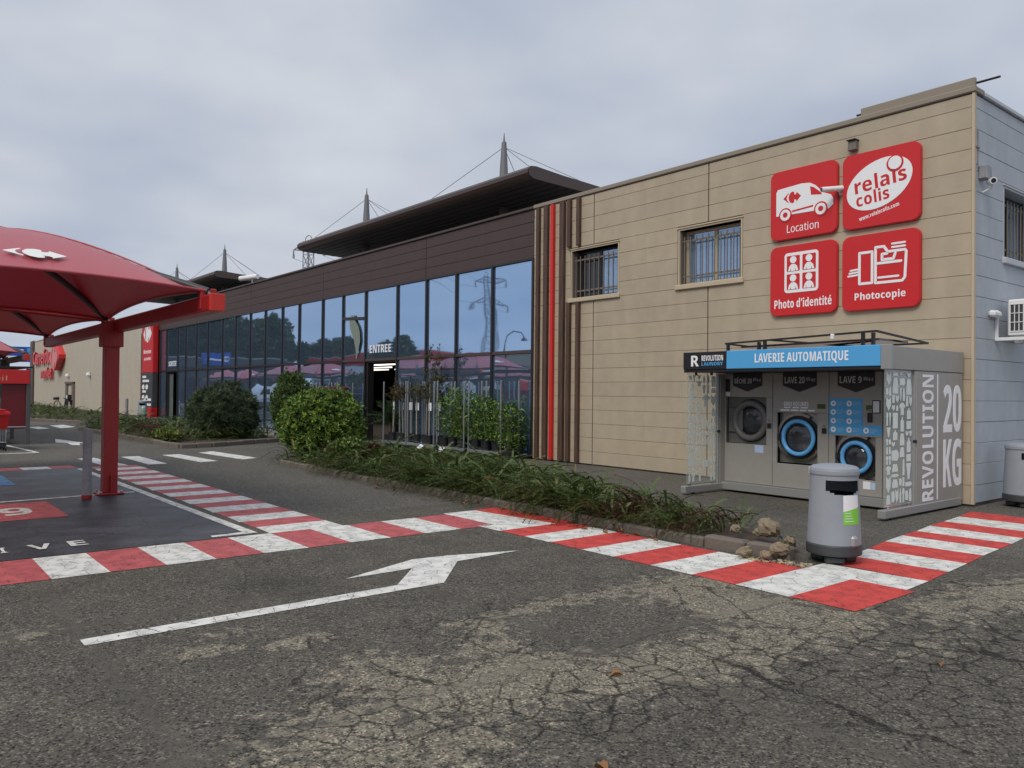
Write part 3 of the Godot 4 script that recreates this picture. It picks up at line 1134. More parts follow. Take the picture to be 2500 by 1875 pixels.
	obj("door_leaf", MB.new().bbc(Vector3(-72.3, 0, 0.004), Vector3(-70.4, 2.0, 0.03), 0.01), M.pale_cladding, dr)
	obj("door_frame", MB.new().bbc(Vector3(-72.95, 0, 0.002), Vector3(-72.3, 2.12, 0.14), 0.01).bbc(Vector3(-70.4, 0, 0.002), Vector3(-69.75, 2.12, 0.14), 0.01).bbc(Vector3(-72.95, 2.0, 0.002), Vector3(-69.75, 2.16, 0.2), 0.01), M.grille_metal, dr)
	for k in [[-50.2, 0.3, "slat"], [-49.8, 0.3, "slat"], [-49.45, 0.22, "red_slat"]]:
		obj(k[2], MB.new().bbc(Vector3(k[0] - k[1] / 2, 0.03, -0.04), Vector3(k[0] + k[1] / 2, 4.9, 0.06), 0.01), M.red_paint if k[2] == "red_slat" else M.slat_wood, s)
	obj("wall_panel", MB.new().bbc(Vector3(-50.42, 0.03, -0.2), Vector3(-46.47, 4.9, -0.05), 0.01), M.brown_metal, s)
	shop_window(s)
	roof_wing(s, -21.75)
	roof_wing(s, -44.6)

func barred_window(s: Node, at: Vector3, w: float, h: float, b: Basis, trim: Material, opened: float) -> void:
	var win := holder("window", s)
	win.transform = Transform3D(b, at)
	# reveal lining
	obj("reveal", MB.new().bc(Vector3(-0.002, 0, -0.28), Vector3(0.03, h, 0.0)).bc(Vector3(w - 0.03, 0, -0.28), Vector3(w + 0.002, h, 0.0)).bc(Vector3(0.03, h - 0.03, -0.28), Vector3(w - 0.03, h, 0.0)), trim, win)
	obj("sill", MB.new().bbc(Vector3(-0.05, -0.07, -0.28), Vector3(w + 0.05, 0.03, 0.055), 0.012), trim, win)
	obj("lintel_trim", MB.new().bbc(Vector3(-0.03, h, -0.02), Vector3(w + 0.03, h + 0.03, 0.02), 0.006), trim, win)
	var fr := MB.new()
	for k in [[0.03, 0.09], [w / 2 - 0.035, w / 2 + 0.035], [w - 0.09, w - 0.03]]:
		fr.bbc(Vector3(k[0], 0.03, -0.27), Vector3(k[1], h - 0.03, -0.21), 0.005)
	fr.bbc(Vector3(0.09, 0.03, -0.268), Vector3(w - 0.09, 0.09, -0.212), 0.005)
	fr.bbc(Vector3(0.09, h - 0.09, -0.268), Vector3(w - 0.09, h - 0.03, -0.212), 0.005)
	obj("frame", fr, M.mullion if opened > 0 else trim, win)
	obj("pane", MB.new().bc(Vector3(w / 2 + 0.03, 0.08, -0.245), Vector3(w - 0.085, h - 0.08, -0.240)), M.office_glass, win)
	obj("pane", MB.new().bc(Vector3(0.085 + opened * w * 0.5 * 0, 0.08, -0.245), Vector3(w / 2 - 0.03, h - 0.08, -0.240)), M.office_glass if opened == 0.0 else M.dark_glass, win)
	# dark room behind
	obj("room", MB.new().bc(Vector3(-0.2, -0.2, -2.4), Vector3(w + 0.2, h + 0.2, -2.35)).bc(Vector3(-0.2, -0.2, -2.35), Vector3(-0.15, h + 0.2, -0.30)).bc(Vector3(w + 0.15, -0.2, -2.35), Vector3(w + 0.2, h + 0.2, -0.30)).bc(Vector3(-0.15, -0.2, -2.35), Vector3(w + 0.15, -0.15, -0.30)).bc(Vector3(-0.15, h + 0.15, -2.35), Vector3(w + 0.15, h + 0.2, -0.30)), M.concrete_grey, win)
	# burglar bars
	var nb := 10
	for i in nb:
		var x := 0.10 + (w - 0.2) * i / (nb - 1)
		obj("bar", MB.new().tube([Vector3(x, 0.06, -0.08), Vector3(x, h - 0.16, -0.08)], 0.012, 6), M.grille_metal, win)
	for y in [0.20, h - 0.24]:
		obj("crossbar", MB.new().bbc(Vector3(0.03, y - 0.018, -0.10), Vector3(w - 0.03, y + 0.018, -0.092), 0.002), M.grille_metal, win)

func shop_window(s: Node) -> void:
	for i in MULL.size():
		var x: float = MULL[i]
		obj("mullion", MB.new().bbc(Vector3(x - 0.035, 0.05, -0.14), Vector3(x + 0.035, 4.90, 0.04), 0.006), M.mullion, s)
	obj("head_rail", MB.new().bbc(Vector3(-46.5, 4.86, -0.05), Vector3(-14.7, 4.912, 0.03), 0.004), M.mullion, s)
	for i in MULL.size() - 1:
		var a: float = MULL[i + 1] + 0.035
		var b: float = MULL[i] - 0.035
		obj("transom", MB.new().bbc(Vector3(a, 2.58, -0.10), Vector3(b, 2.66, 0.03), 0.004), M.mullion if i > 5 else M.brown_metal, s)
		for lower in 2:
			var y0 := 2.665 if lower == 0 else 0.10
			var y1 := 4.855 if lower == 0 else 2.575
			if lower == 1 and (i == 4 or i == 17):
				continue
			var c := Vector3((a + b) / 2, (y0 + y1) / 2, -0.02)
			var p := obj("window_pane", MB.new().box(Vector3.ZERO, Vector3(b - a - 0.012, y1 - y0 - 0.006, 0.006)), [M.solar_glass, M.solar_glass_b, M.solar_glass_c][rng.randi() % 3], s)
			p.position = c
			p.rotation = Vector3(rng.randf_range(-0.0022, 0.0022), rng.randf_range(-0.003, 0.003), 0)
		if i != 4 and i != 17:
			obj("bottom_rail", MB.new().bbc(Vector3(a, 0.03, -0.10), Vector3(b, 0.10, 0.03), 0.004), M.mullion, s)
	# entrance and exit: open portals with dark lining
	for k in [[-23.085, -21.155], [-45.255, -43.325]]:
		var e := holder("doorway", s)
		obj("jamb", MB.new().bbc(Vector3(k[0], 0.02, -0.25), Vector3(k[0] + 0.10, 2.575, -0.02), 0.01), M.mullion, e)
		obj("jamb", MB.new().bbc(Vector3(k[1] - 0.10, 0.02, -0.25), Vector3(k[1], 2.575, -0.02), 0.01), M.mullion, e)
		obj("door_head", MB.new().bbc(Vector3(k[0] + 0.10, 2.53, -0.30), Vector3(k[1] - 0.10, 2.575, -0.02), 0.01), M.mullion, e)
		if k[0] > -30:
			continue
		obj("sliding_leaf", MB.new().bc(Vector3(k[0] + 0.1, 0.05, -0.13), Vector3(k[0] + 0.75, 2.45, -0.12)), M.clear_glass, e)
	text("lettering", "ENTREE", 1.34, 0.25, Vector3(-22.14, 2.97, 0.012), M.letter_white, s)
	text("lettering", "SORTIE", 1.36, 0.26, Vector3(-44.23, 2.99, 0.012), M.letter_white, s)
	# inside: ceiling, lining, checkout fronts, shelves, light lines
	obj("shop_ceiling", MB.new().bc(Vector3(-50.3, 3.3, -0.3), Vector3(-14.8, 3.4, -21.9)), M.dark, s)
	obj("shop_lining", MB.new().bc(Vector3(-50.3, 0.02, -12.0), Vector3(-14.8, 3.3, -12.2)).bc(Vector3(-14.95, 0.02, -12.0), Vector3(-14.75, 3.3, -0.31)).bc(Vector3(-50.4, 0.02, -12.0), Vector3(-50.2, 3.3, -0.31)), M.sign_grey, s)
	for i in 3:
		for j in 3:
			var x := -27.9 + 3.0 * i - 3.2 * j
			var l := obj("light_tube", MB.new().bbc(Vector3(x, 2.60, -2.6 - 1.7 * j), Vector3(x + 2.4, 2.65, -2.54 - 1.7 * j), 0.01), lamp_mat(), s)
			l.name = "light_tube" if i + j == 0 else "light_tube_%03d" % (i * 3 + j)
			var al := AreaLight3D.new()
			al.name = "tube_light_%d%d" % [i, j]
			al.area_size = Vector2(2.4, 0.05)
			al.light_energy = 0.35
			al.light_color = Color(1, 0.96, 0.9)
			al.shadow_enabled = true
			al.position = Vector3(x + 1.2, 2.59, FZ - 2.575 - 1.7 * j)
			al.rotation_degrees = Vector3(-90, 0, 0)
			add_child(al)
	# torn film hanging in front of one pane
	var f := holder("torn_film", s)
	obj("film_rail", MB.new().bar(Vector3(-24.66, 4.07, 0.03), Vector3(-23.15, 3.99, 0.03), 0.03, 0.10), M.mullion, f)
	obj("film", MB.new().at(Vector3(0, 0, 0.035)).prism(poly([-24.17, 4.04, -24.05, 4.15, -23.86, 4.14, -23.80, 3.98, -23.55, 3.75, -23.45, 3.55, -23.42, 3.25, -23.50, 3.05, -23.58, 2.85, -23.64, 2.67, -23.68, 2.67, -23.72, 3.0, -23.84, 3.3, -24.0, 3.52, -24.14, 3.72]), 0.004), M.film, f)

func lamp_mat() -> StandardMaterial3D:
	if not M.has("lamp"):
		var m := mat("lamp", 0.9, 0.9, 0.88, 0.5)
		m.emission_enabled = true
		m.emission = Color(1, 0.97, 0.92)
		m.emission_energy_multiplier = 1.6
	return M.lamp

# brown wing roof with two masts and their stays
func roof_wing(s: Node, cx: float) -> void:
	var w := holder("roof_wing", s)
	var hw := 6.8
	# section across: (z, y), rounded nose at the front
	var top := [[-5.2, 7.02], [-3.0, 7.10], [-1.2, 7.18], [-0.25, 7.25], [-0.08, 7.23], [0.0, 7.15], [0.0, 7.06], [-0.06, 6.98], [-0.2, 6.93]]
	var und := [[-0.2, 6.93], [-2.2, 6.90], [-5.2, 6.80]]
	var mb := MB.new()
	for i in top.size() - 1:
		var a: Array = top[i]
		var b: Array = top[i + 1]
		mb.q(Vector3(cx - hw, b[1], b[0]), Vector3(cx + hw, b[1], b[0]), Vector3(cx + hw, a[1], a[0]), Vector3(cx - hw, a[1], a[0]))
	for sg in [-1, 1]:
		var pl := PackedVector2Array()
		for a in top:
			pl.append(Vector2(-a[0], a[1]))
		pl.append(Vector2(5.2, 6.80))
		mb.at(Vector3(cx + sg * (hw - 0.02), 0, 0), Basis(Vector3.UP, PI / 2))
		mb.prism(pl, 0.02, 0.0 if sg > 0 else -0.0)
		mb.at(Vector3.ZERO)
	obj("wing_shell", mb, M.brown_metal, w)
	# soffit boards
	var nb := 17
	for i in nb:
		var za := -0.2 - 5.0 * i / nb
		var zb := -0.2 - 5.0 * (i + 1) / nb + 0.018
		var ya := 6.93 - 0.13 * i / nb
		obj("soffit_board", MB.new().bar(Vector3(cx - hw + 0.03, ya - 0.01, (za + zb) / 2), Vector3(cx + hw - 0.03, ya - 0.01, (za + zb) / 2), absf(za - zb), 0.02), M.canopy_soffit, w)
	for sx in [-4.02, 4.02]:
		var x: float = cx + sx
		obj("post", MB.new().tube([Vector3(x, 5.95, -1.42), Vector3(x, 6.92, -1.42)], 0.13, 14), M.brown_metal, w)
		obj("mast", MB.new().tube([Vector3(x, 7.1, -1.42), Vector3(x, 8.0, -1.42), Vector3(x, 8.75, -1.42), Vector3(x, 8.78, -1.42), Vector3(x, 9.02, -1.42)], [0.15, 0.115, 0.07, 0.03, 0.008], 12), M.mast, w)
		for e in [Vector3(x - 2.6, 7.2, -0.3), Vector3(x + 2.6, 7.15, -2.4), Vector3(x - 1.2, 7.12, -3.6), Vector3(x + 1.0, 7.12, -3.4)]:
			obj("stay_cable", MB.new().tube([Vector3(x, 8.62, -1.42), e], 0.009, 5, false), M.cable, w)

func stroke(mb: MB, pts: Array, w: float, d: float, closed := false) -> MB:
	var n := pts.size()
	for i in (n if closed else n - 1):
		var a: Vector2 = pts[i]
		var b: Vector2 = pts[(i + 1) % n]
		var t := (b - a).orthogonal().normalized() * w / 2
		mb.prism(PackedVector2Array([a + t, b + t, b - t, a - t]), d)
	for p in pts:
		mb.prism(circle(w / 2 - 0.0004, p, 10), d + 0.0012)
	return mb

func emblem(s: float, o: Vector2) -> Array:
	# two facing arrowheads with the round letter between
	var left := poly([-1.0, 0.0, -0.42, 0.52, -0.40, 0.42, -0.56, 0.22, -0.62, 0.0, -0.56, -0.22, -0.40, -0.42, -0.42, -0.52], s, o)
	var right := poly([1.0, 0.0, 0.48, 0.52, 0.50, 0.36, 0.40, 0.26, 0.20, 0.26, 0.26, 0.38, 0.22, 0.55, 0.02, 0.60, -0.22, 0.48, -0.36, 0.22, -0.40, 0.0, -0.36, -0.22, -0.22, -0.48, 0.02, -0.60, 0.22, -0.55, 0.26, -0.38, 0.20, -0.26, 0.40, -0.26, 0.50, -0.36, 0.48, -0.52], s, o)
	return [left, right]

func plate_sign(called: String, label: String, x: float, y: float) -> Node3D:
	var t := thing(called, label, "sign", Vector3(x, y, FZ + 0.004), 0.0, "square service signs on the wall")
	obj("plate", MB.new().prism(rrect(1.26, 1.225, 0.13), 0.06).prism(rrect(1.24, 1.205, 0.12), 0.008, 0.06), M.sign_red, t)
	return t

func signs() -> void:
	var zf := 0.068
	var d := 0.006
	# van hire
	var t := plate_sign("service_sign", "red square sign with white van pictogram reading Location", -7.49, 4.96)
	var pc := MB.new().at(Vector3(0, 0.08, zf))
	pc.prism(poly([-0.51, -0.26, -0.51, 0.16, -0.48, 0.21, -0.02, 0.24, 0.14, 0.22, 0.24, 0.16, 0.38, 0.01, 0.52, -0.05, 0.56, -0.12, 0.56, -0.22, 0.48, -0.28]), d)
	obj("van_pictogram", pc, M.letter_white, t)
	pc = MB.new().at(Vector3(0, 0.08, zf + d))
	pc.prism(poly([0.14, 0.16, 0.21, 0.13, 0.34, 0.02, 0.36, -0.02, 0.16, 0.01]), 0.002)
	pc.prism(poly([-0.20, -0.23, 0.20, -0.20, 0.20, -0.17, -0.20, -0.20]), 0.002)
	for e in emblem(0.17, Vector2(-0.20, 0.03)):
		pc.prism(e, 0.002)
	for x in [-0.33, 0.34]:
		pc.prism(circle(0.125, Vector2(x, -0.26)), 0.002)
	obj("pictogram_detail", pc, M.sign_red, t)
	for x in [-0.33, 0.34]:
		obj("pictogram_wheel", MB.new().at(Vector3(0, 0.08, zf + d + 0.002)).ring(0.048, 0.098, 0.004, Vector3(x, -0.26, 0), 24), M.letter_white, t)
	text("lettering", "Location", 0.60, 0.14, Vector3(0.0, -0.43, zf), M.letter_white, t, Basis.IDENTITY, false)
	# parcel point
	t = plate_sign("service_sign", "red square sign with white oval reading relais colis", -6.14, 4.95)
	var rb := Basis(Vector3(0, 0, 1), deg_to_rad(21))
	pc = MB.new().at(Vector3(-0.02, 0.06, zf), rb)
	pc.prism(circle(0.55, Vector2.ZERO, 40, 0.68), d)
	obj("oval", pc, M.letter_white, t)
	obj("dot_ring", MB.new().at(Vector3(0.24, 0.33, zf + d)).prism(circle(0.135), 0.002), M.sign_red, t)
	obj("dot", MB.new().at(Vector3(0.24, 0.34, zf + d + 0.002)).prism(circle(0.105), 0.004), M.letter_white, t)
	var tb := Basis(Vector3(0, 0, 1), deg_to_rad(6))
	text("lettering", "relais", 0.84, 0.25, Vector3(0.0, 0.12, zf + d), M.sign_red, t, tb)
	text("lettering", "colis", 0.54, 0.21, Vector3(-0.12, -0.13, zf + d), M.sign_red, t, tb)
	text("lettering", "www.relaiscolis.com", 0.66, 0.07, Vector3(-0.02, -0.39, zf), M.letter_white, t, Basis(Vector3(0, 0, 1), deg_to_rad(13)))
	# passport photographs
	t = plate_sign("service_sign", "red square sign with four portrait pictograms reading Photo d'identité", -7.49, 3.62)
	obj("frame_pictogram", MB.new().at(Vector3(-0.02, 0.13, zf)).prism(rrect(0.64, 0.70, 0.06), d), M.letter_white, t)
	for i in 4:
		var o := Vector2([-0.15, 0.15, -0.15, 0.15][i] - 0.02, [0.16, 0.16, -0.16, -0.16][i] + 0.13)
		obj("cell", MB.new().at(Vector3(o.x, o.y, zf + d)).prism(rrect(0.25, 0.275, 0.015), 0.002), M.sign_red, t)
		pc = MB.new().at(Vector3(o.x, o.y, zf + d + 0.002))
		pc.prism(circle(0.062, Vector2(0, 0.065)), 0.004)
		pc.prism(poly([-0.10, -0.13, -0.075, -0.05, -0.03, -0.01, 0.03, -0.01, 0.075, -0.05, 0.10, -0.13, 0.06, -0.13, 0.05, -0.08, 0.04, -0.13, -0.04, -0.13, -0.05, -0.08, -0.06, -0.13]), 0.004)
		obj("portrait", pc, M.letter_white, t)
	text("lettering", "Photo d’identité", 1.08, 0.16, Vector3(0.0, -0.40, zf), M.letter_white, t)
	# copies
	t = plate_sign("service_sign", "red square sign with white copier pictogram reading Photocopie", -6.14, 3.61)
	pc = MB.new().at(Vector3(0, 0.06, zf))
	var w := 0.042
	stroke(pc, [Vector2(-0.33, 0.26), Vector2(-0.12, 0.26), Vector2(-0.12, -0.24), Vector2(-0.33, -0.24)], w, d, true)
	stroke(pc, [Vector2(-0.065, 0.32), Vector2(0.07, 0.32), Vector2(0.13, 0.23), Vector2(0.40, 0.23), Vector2(0.42, 0.20), Vector2(0.40, -0.20), Vector2(0.36, -0.25), Vector2(-0.065, -0.25)], w, d, true)
	stroke(pc, [Vector2(-0.05, 0.06), Vector2(0.34, 0.06)], w, d)
	stroke(pc, [Vector2(-0.02, -0.17), Vector2(0.30, -0.17)], w * 0.8, d)
	stroke(pc, [Vector2(0.12, 0.20), Vector2(0.04, 0.20), Vector2(0.04, 0.11), Vector2(0.22, 0.11), Vector2(0.25, 0.19)], w, d)
	for k in 3:
		stroke(pc, [Vector2(-0.52 + 0.02 * k, -0.10 + 0.045 * k), Vector2(-0.36, -0.09 + 0.045 * k)], 0.03, d)
		if k < 2:
			stroke(pc, [Vector2(0.20, 0.29 + 0.055 * k), Vector2(0.40, 0.29 + 0.055 * k)], 0.032, d)
	obj("copier_pictogram", pc, M.letter_white, t)
	text("lettering", "Photocopie", 0.82, 0.16, Vector3(0.0, -0.40, zf), M.letter_white, t)

	# opening-hours totem beside the exit
	t = thing("totem_sign", "tall red and dark grey opening-hours panel beside the exit", "sign", Vector3(-47.95, 0, FZ + 0.02))
	obj("panel", MB.new().bbc(Vector3(-1.1, 0.6, 0), Vector3(1.1, 2.54, 0.3), 0.02), M.sign_grey, t)
	obj("panel", MB.new().bbc(Vector3(-1.1, 2.545, 0), Vector3(1.1, 5.25, 0.3), 0.02), M.sign_red, t)
	obj("panel", MB.new().bbc(Vector3(-1.1, 0.03, 0), Vector3(1.1, 0.595, 0.3), 0.02), M.sign_red, t)
	pc = MB.new().at(Vector3(0, 4.75, 0.302))
	for e in emblem(0.85, Vector2.ZERO):
		pc.prism(e, 0.006)
	obj("emblem", pc, M.letter_white, t)
	text("lettering", "Bienvenue", 1.5, 0.24, Vector3(0, 3.75, 0.302), M.letter_white, t)
	text("lettering", "au market", 1.4, 0.2, Vector3(0.05, 3.35, 0.302), M.letter_white, t)
	for k in [[2.25, -0.9, 0.75], [2.02, -0.9, 1.35], [1.42, -0.9, 0.75], [0.96, -0.95, 1.85], [0.68, -0.95, 1.85]]:
		obj("print_bar", MB.new().bbc(Vector3(k[1], k[0], 0.302), Vector3(k[1] + k[2], k[0] + 0.13, 0.308), 0.002), M.letter_white, t)
	for k in [[1.74, -0.72], [1.74, 0.0], [1.14, -0.72], [1.14, 0.0]]:
		obj("print_disc", MB.new().at(Vector3(k[1], k[0], 0.302)).prism(circle(0.26, Vector2.ZERO, 20, 0.55), 0.006), M.letter_white, t)

	# big letters far along the wall
	t = thing("shop_lettering", "large red letters spelling the shop name on the far pale wall", "sign", Vector3(-83.7, 4.4, FZ + 0.02))
	text("lettering", "Carrefour", 10.0, 1.35, Vector3(0, 0.1, 0.16), M.letter_red, t, Basis.IDENTITY, true, 0.16)
	text("lettering", "market", 5.4, 0.95, Vector3(2.3, -1.4, 0.16), M.letter_red, t, Basis.IDENTITY, true, 0.16)
	t = thing("wall_emblem", "large red diamond emblem beside the shop name letters", "sign", Vector3(-75.9, 4.2, FZ + 0.02))
	obj("body", MB.new().prism(poly([-2.15, 0.1, -0.3, 1.12, 0.3, 1.12, 2.15, 0.2, 2.15, -0.1, 0.3, -1.08, -0.3, -1.08, -2.15, -0.1]), 0.5), M.letter_red, t)
	pc = MB.new().at(Vector3(0, 0, 0.502))
	for e in emblem(1.75, Vector2.ZERO):
		pc.prism(e, 0.02)
	obj("emblem", pc, M.letter_pink, t)

# ------------------------------------------------------------------ laundry kiosk
func kiosk() -> void:
	var P := Vector3(-6.5, 0, -11.3)
	var t := thing("laundry_kiosk", "grey self-service laundry kiosk with three machines under blue LAVERIE AUTOMATIQUE fascia", "kiosk", P)
	var q := func() -> MB: return MB.new().at(-P)
	var zf := -11.15
	var mb: MB
	# shell
	obj("side_wall", q.call().bbc(Vector3(-4.97, 0.10, -12.52), Vector3(-4.90, 1.955, -11.03), 0.008), M.kiosk_metal, t)
	obj("side_wall", q.call().bbc(Vector3(-8.16, 0.10, -12.52), Vector3(-8.09, 1.955, -11.03), 0.008), M.kiosk_metal, t)
	obj("back_wall", q.call().bbc(Vector3(-8.09, 0.10, -12.52), Vector3(-4.97, 1.955, -12.46), 0.008), M.kiosk_metal, t)
	obj("side_fascia", q.call().bbc(Vector3(-4.965, 1.96, -12.54), Vector3(-4.895, 2.27, -10.22), 0.008), M.kiosk_metal, t)
	obj("side_fascia", q.call().bbc(Vector3(-8.165, 1.96, -12.54), Vector3(-8.095, 2.27, -10.22), 0.008), M.kiosk_metal, t)
	obj("roof", q.call().bbc(Vector3(-8.095, 2.20, -12.54), Vector3(-4.965, 2.26, -10.22), 0.005), M.kiosk_metal, t)
	obj("awning_soffit", q.call().bbc(Vector3(-8.095, 1.965, -11.06), Vector3(-4.965, 2.0, -10.22), 0.005), M.kiosk_black, t)
	obj("edge_post", q.call().bbc(Vector3(-4.965, 1.955, -10.215), Vector3(-4.83, 2.275, -10.15), 0.006), M.kiosk_trim, t)
	obj("plinth", q.call().bbc(Vector3(-8.16, 0.035, -12.5), Vector3(-4.99, 0.165, -11.09), 0.008), M.kiosk_trim, t)
	for x in [-8.125, -4.935]:
		obj("wing_base", q.call().bbc(Vector3(x - 0.05, 0.03, -12.45), Vector3(x + 0.05, 0.14, -10.12), 0.008), M.kiosk_trim, t)
		obj("wing_post", q.call().bbc(Vector3(x - 0.03, 0.14, -11.03), Vector3(x + 0.03, 1.955, -10.985), 0.005), M.kiosk_trim, t)
		obj("foot", q.call().bbc(Vector3(x - 0.02, 0.0, -10.4), Vector3(x + 0.02, 0.03, -10.36), 0.003), M.black_plastic, t)
		obj("foot", q.call().bbc(Vector3(x - 0.02, 0.0, -12.3), Vector3(x + 0.02, 0.03, -12.26), 0.003), M.black_plastic, t)
	# blue front with the name
	obj("name_board", q.call().bbc(Vector3(-8.165, 2.00, -10.215), Vector3(-7.345, 2.275, -10.155), 0.006), M.kiosk_black, t)
	obj("name_board", q.call().bbc(Vector3(-7.342, 2.00, -10.215), Vector3(-4.968, 2.275, -10.155), 0.006), M.kiosk_blue, t)
	obj("board_edge", q.call().bbc(Vector3(-8.165, 1.955, -10.215), Vector3(-4.968, 1.998, -10.17), 0.005), M.kiosk_black, t)
	text("lettering", "LAVERIE AUTOMATIQUE", 1.44, 0.16, Vector3(-6.12, 2.135, -10.152) - P, M.letter_white, t)
	text("lettering", "REVOLUTION", 0.40, 0.085, Vector3(-7.60, 2.175, -10.152) - P, M.letter_white, t)
	text("lettering", "LAUNDRY", 0.40, 0.055, Vector3(-7.60, 2.085, -10.152) - P, M.kiosk_blue, t)
	text("logo_letter", "R", 0.15, 0.17, Vector3(-7.93, 2.135, -10.152) - P, M.letter_white, t)
	for x in [-8.02, -7.72]:
		obj("spotlight", q.call().tube([Vector3(x, 1.955, -10.3), Vector3(x, 1.91, -10.3)], 0.022, 10), M.black_plastic, t)
	# machine fronts with their openings
	var xs := [-8.09, -7.18, -6.23, -5.42, -4.97]
	var hol := [[-8.06, -7.29, 0.81, 1.57], [-7.10, -6.41, 0.54, 1.34], [-6.13, -5.52, 0.40, 1.02]]
	for i in 4:
		mb = q.call()
		var a: float = xs[i] + 0.004
		var b: float = xs[i + 1] - 0.004
		if i < 3:
			var h: Array = hol[i]
			mb.bbc(Vector3(a, 0.17, zf - 0.03), Vector3(b, h[2], zf), 0.004)
			mb.bbc(Vector3(a, h[3], zf - 0.03), Vector3(b, 1.96, zf), 0.004)
			mb.bc(Vector3(a, h[2], zf - 0.03), Vector3(h[0], h[3], zf - 0.0005))
			mb.bc(Vector3(h[1], h[2], zf - 0.03), Vector3(b, h[3], zf - 0.0005))
		else:
			mb.bbc(Vector3(a, 0.17, zf - 0.03), Vector3(b, 1.96, zf), 0.004)
		obj("front_panel", mb, M.kiosk_metal, t)
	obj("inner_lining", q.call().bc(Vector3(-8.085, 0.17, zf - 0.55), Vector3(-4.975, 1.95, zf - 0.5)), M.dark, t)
	# dryer door
	var dr := holder("dryer_door", t)
	dr.position = Vector3(-7.62, 1.19, zf - 0.06) - P
	obj("door_panel", MB.new().at(Vector3(0, 0, -0.03)).ring(0.24, 0.37, 0.012, Vector3.ZERO, 40).bc(Vector3(-0.438, -0.378, -0.002), Vector3(-0.26, 0.378, 0.008)).bc(Vector3(0.26, -0.378, -0.002), Vector3(0.328, 0.378, 0.008)).bc(Vector3(-0.26, 0.26, -0.001), Vector3(0.26, 0.378, 0.007)).bc(Vector3(-0.26, -0.378, -0.001), Vector3(0.26, -0.26, 0.007)), M.door_grey, dr)
	obj("hinge_plate", MB.new().bbc(Vector3(-0.42, -0.2, -0.016), Vector3(-0.15, 0.2, 0.02), 0.01), M.door_grey, dr)
	obj("door_ring", MB.new().at(Vector3(0, 0, 0.01)).torus(0.285, 0.055, Vector3.ZERO, 48, 10), M.door_grey, dr)
	obj("ring_edge", MB.new().at(Vector3(0, 0, -0.015)).torus(0.335, 0.018, Vector3.ZERO, 48, 6), M.black_plastic, dr)
	obj("porthole", porthole(0.245, -0.07), M.door_glass, dr)
	obj("drum", MB.new().at(Vector3(0, 0, -0.42), Basis(Vector3.RIGHT, PI / 2)).lathe([Vector2(0, 0.0), Vector2(0.25, 0.0), Vector2(0.25, 0.34)], 32), M.drum, dr)
	# washers
	for k in [[-6.745, 0.955, 0.285, "washer_door"], [-5.82, 0.715, 0.240, "washer_door"]]:
		dr = holder(k[3], t)
		var r: float = k[2]
		dr.position = Vector3(k[0], k[1], zf - 0.05) - P
		var hw := 0.34 if r > 0.25 else 0.30
		var hh := 0.40 if r > 0.25 else 0.31
		obj("back_plate", MB.new().at(Vector3(0, 0, -0.05)).ring(r - 0.03, (r - 0.02) * 1.45, 0.01, Vector3.ZERO, 40).bc(Vector3(-hw - 0.02, -hh, -0.004), Vector3(-(r - 0.02), hh, 0.004)).bc(Vector3((r - 0.02), -hh, -0.004), Vector3(hw, hh, 0.004)).bc(Vector3(-(r - 0.02), (r - 0.02), -0.003), Vector3((r - 0.02), hh, 0.003)).bc(Vector3(-(r - 0.02), -hh, -0.003), Vector3((r - 0.02), -(r - 0.02), 0.003)), M.brushed_steel, dr)
		obj("chrome_rim", MB.new().at(Vector3(0, 0, -0.02)).ring(r + 0.055, r + 0.095, 0.03, Vector3.ZERO, 48, deg_to_rad(60), deg_to_rad(330)), M.chrome, dr)
		obj("seal", MB.new().at(Vector3(0, 0, -0.035)).ring(r - 0.03, r + 0.055, 0.02, Vector3.ZERO, 48), M.black_plastic, dr)
		obj("door_ring", MB.new().at(Vector3(0, 0, 0.03)).torus(r - 0.03, 0.034, Vector3.ZERO, 48, 10), M.ring_blue, dr)
		obj("porthole", porthole(r - 0.06, -0.02), M.door_glass, dr)
		obj("drum", MB.new().at(Vector3(0, 0, -0.36), Basis(Vector3.RIGHT, PI / 2)).lathe([Vector2(0, 0.0), Vector2(r - 0.03, 0.0), Vector2(r - 0.03, 0.30)], 32), M.drum, dr)
		obj("handle", MB.new().bbc(Vector3(-r - 0.05, -0.05, 0.0), Vector3(-r + 0.03, 0.05, 0.075), 0.02), M.black_plastic, dr)
	# pennant labels
	for k in [[-7.645, 0.55, "SÉCHE 20", "1 €"], [-6.71, 0.57, "LAVE 20", "10 €"], [-5.81, 0.56, "LAVE 9", "5 €"]]:
		var o := holder("pennant", t)
		o.position = Vector3(k[0], 1.96, zf + 0.002) - P
		var hw: float = k[1] / 2
		obj("pennant_board", MB.new().prism(poly([-hw, 0, hw, 0, hw, -0.20, 0, -0.30, -hw, -0.20]), 0.006), M.kiosk_black, o)
		text("lettering", k[2], k[1] * 0.60, 0.10, Vector3(-0.08, -0.115, 0.006), M.letter_dim, o, Basis.IDENTITY, true, 0.002)
		text("lettering", "KG", 0.06, 0.05, Vector3(hw * 0.52, -0.10, 0.006), M.letter_dim, o, Basis.IDENTITY, true, 0.002)
		text("lettering", k[3], 0.07, 0.045, Vector3(hw * 0.80, -0.115, 0.006), M.letter_dim, o, Basis.IDENTITY, true, 0.002)
	text("lettering", "GROS VOLUMES", 0.42, 0.065, Vector3(-6.77, 1.475, zf + 0.002) - P, M.letter_white, t, Basis.IDENTITY, true, 0.002)
	for k in [[-6.98, 0.12], [-6.83, 0.11], [-6.69, 0.12]]:
		obj("print_bar", q.call().bc(Vector3(k[0], 1.408, zf), Vector3(k[0] + k[1], 1.430, zf + 0.002)), M.letter_white, t)
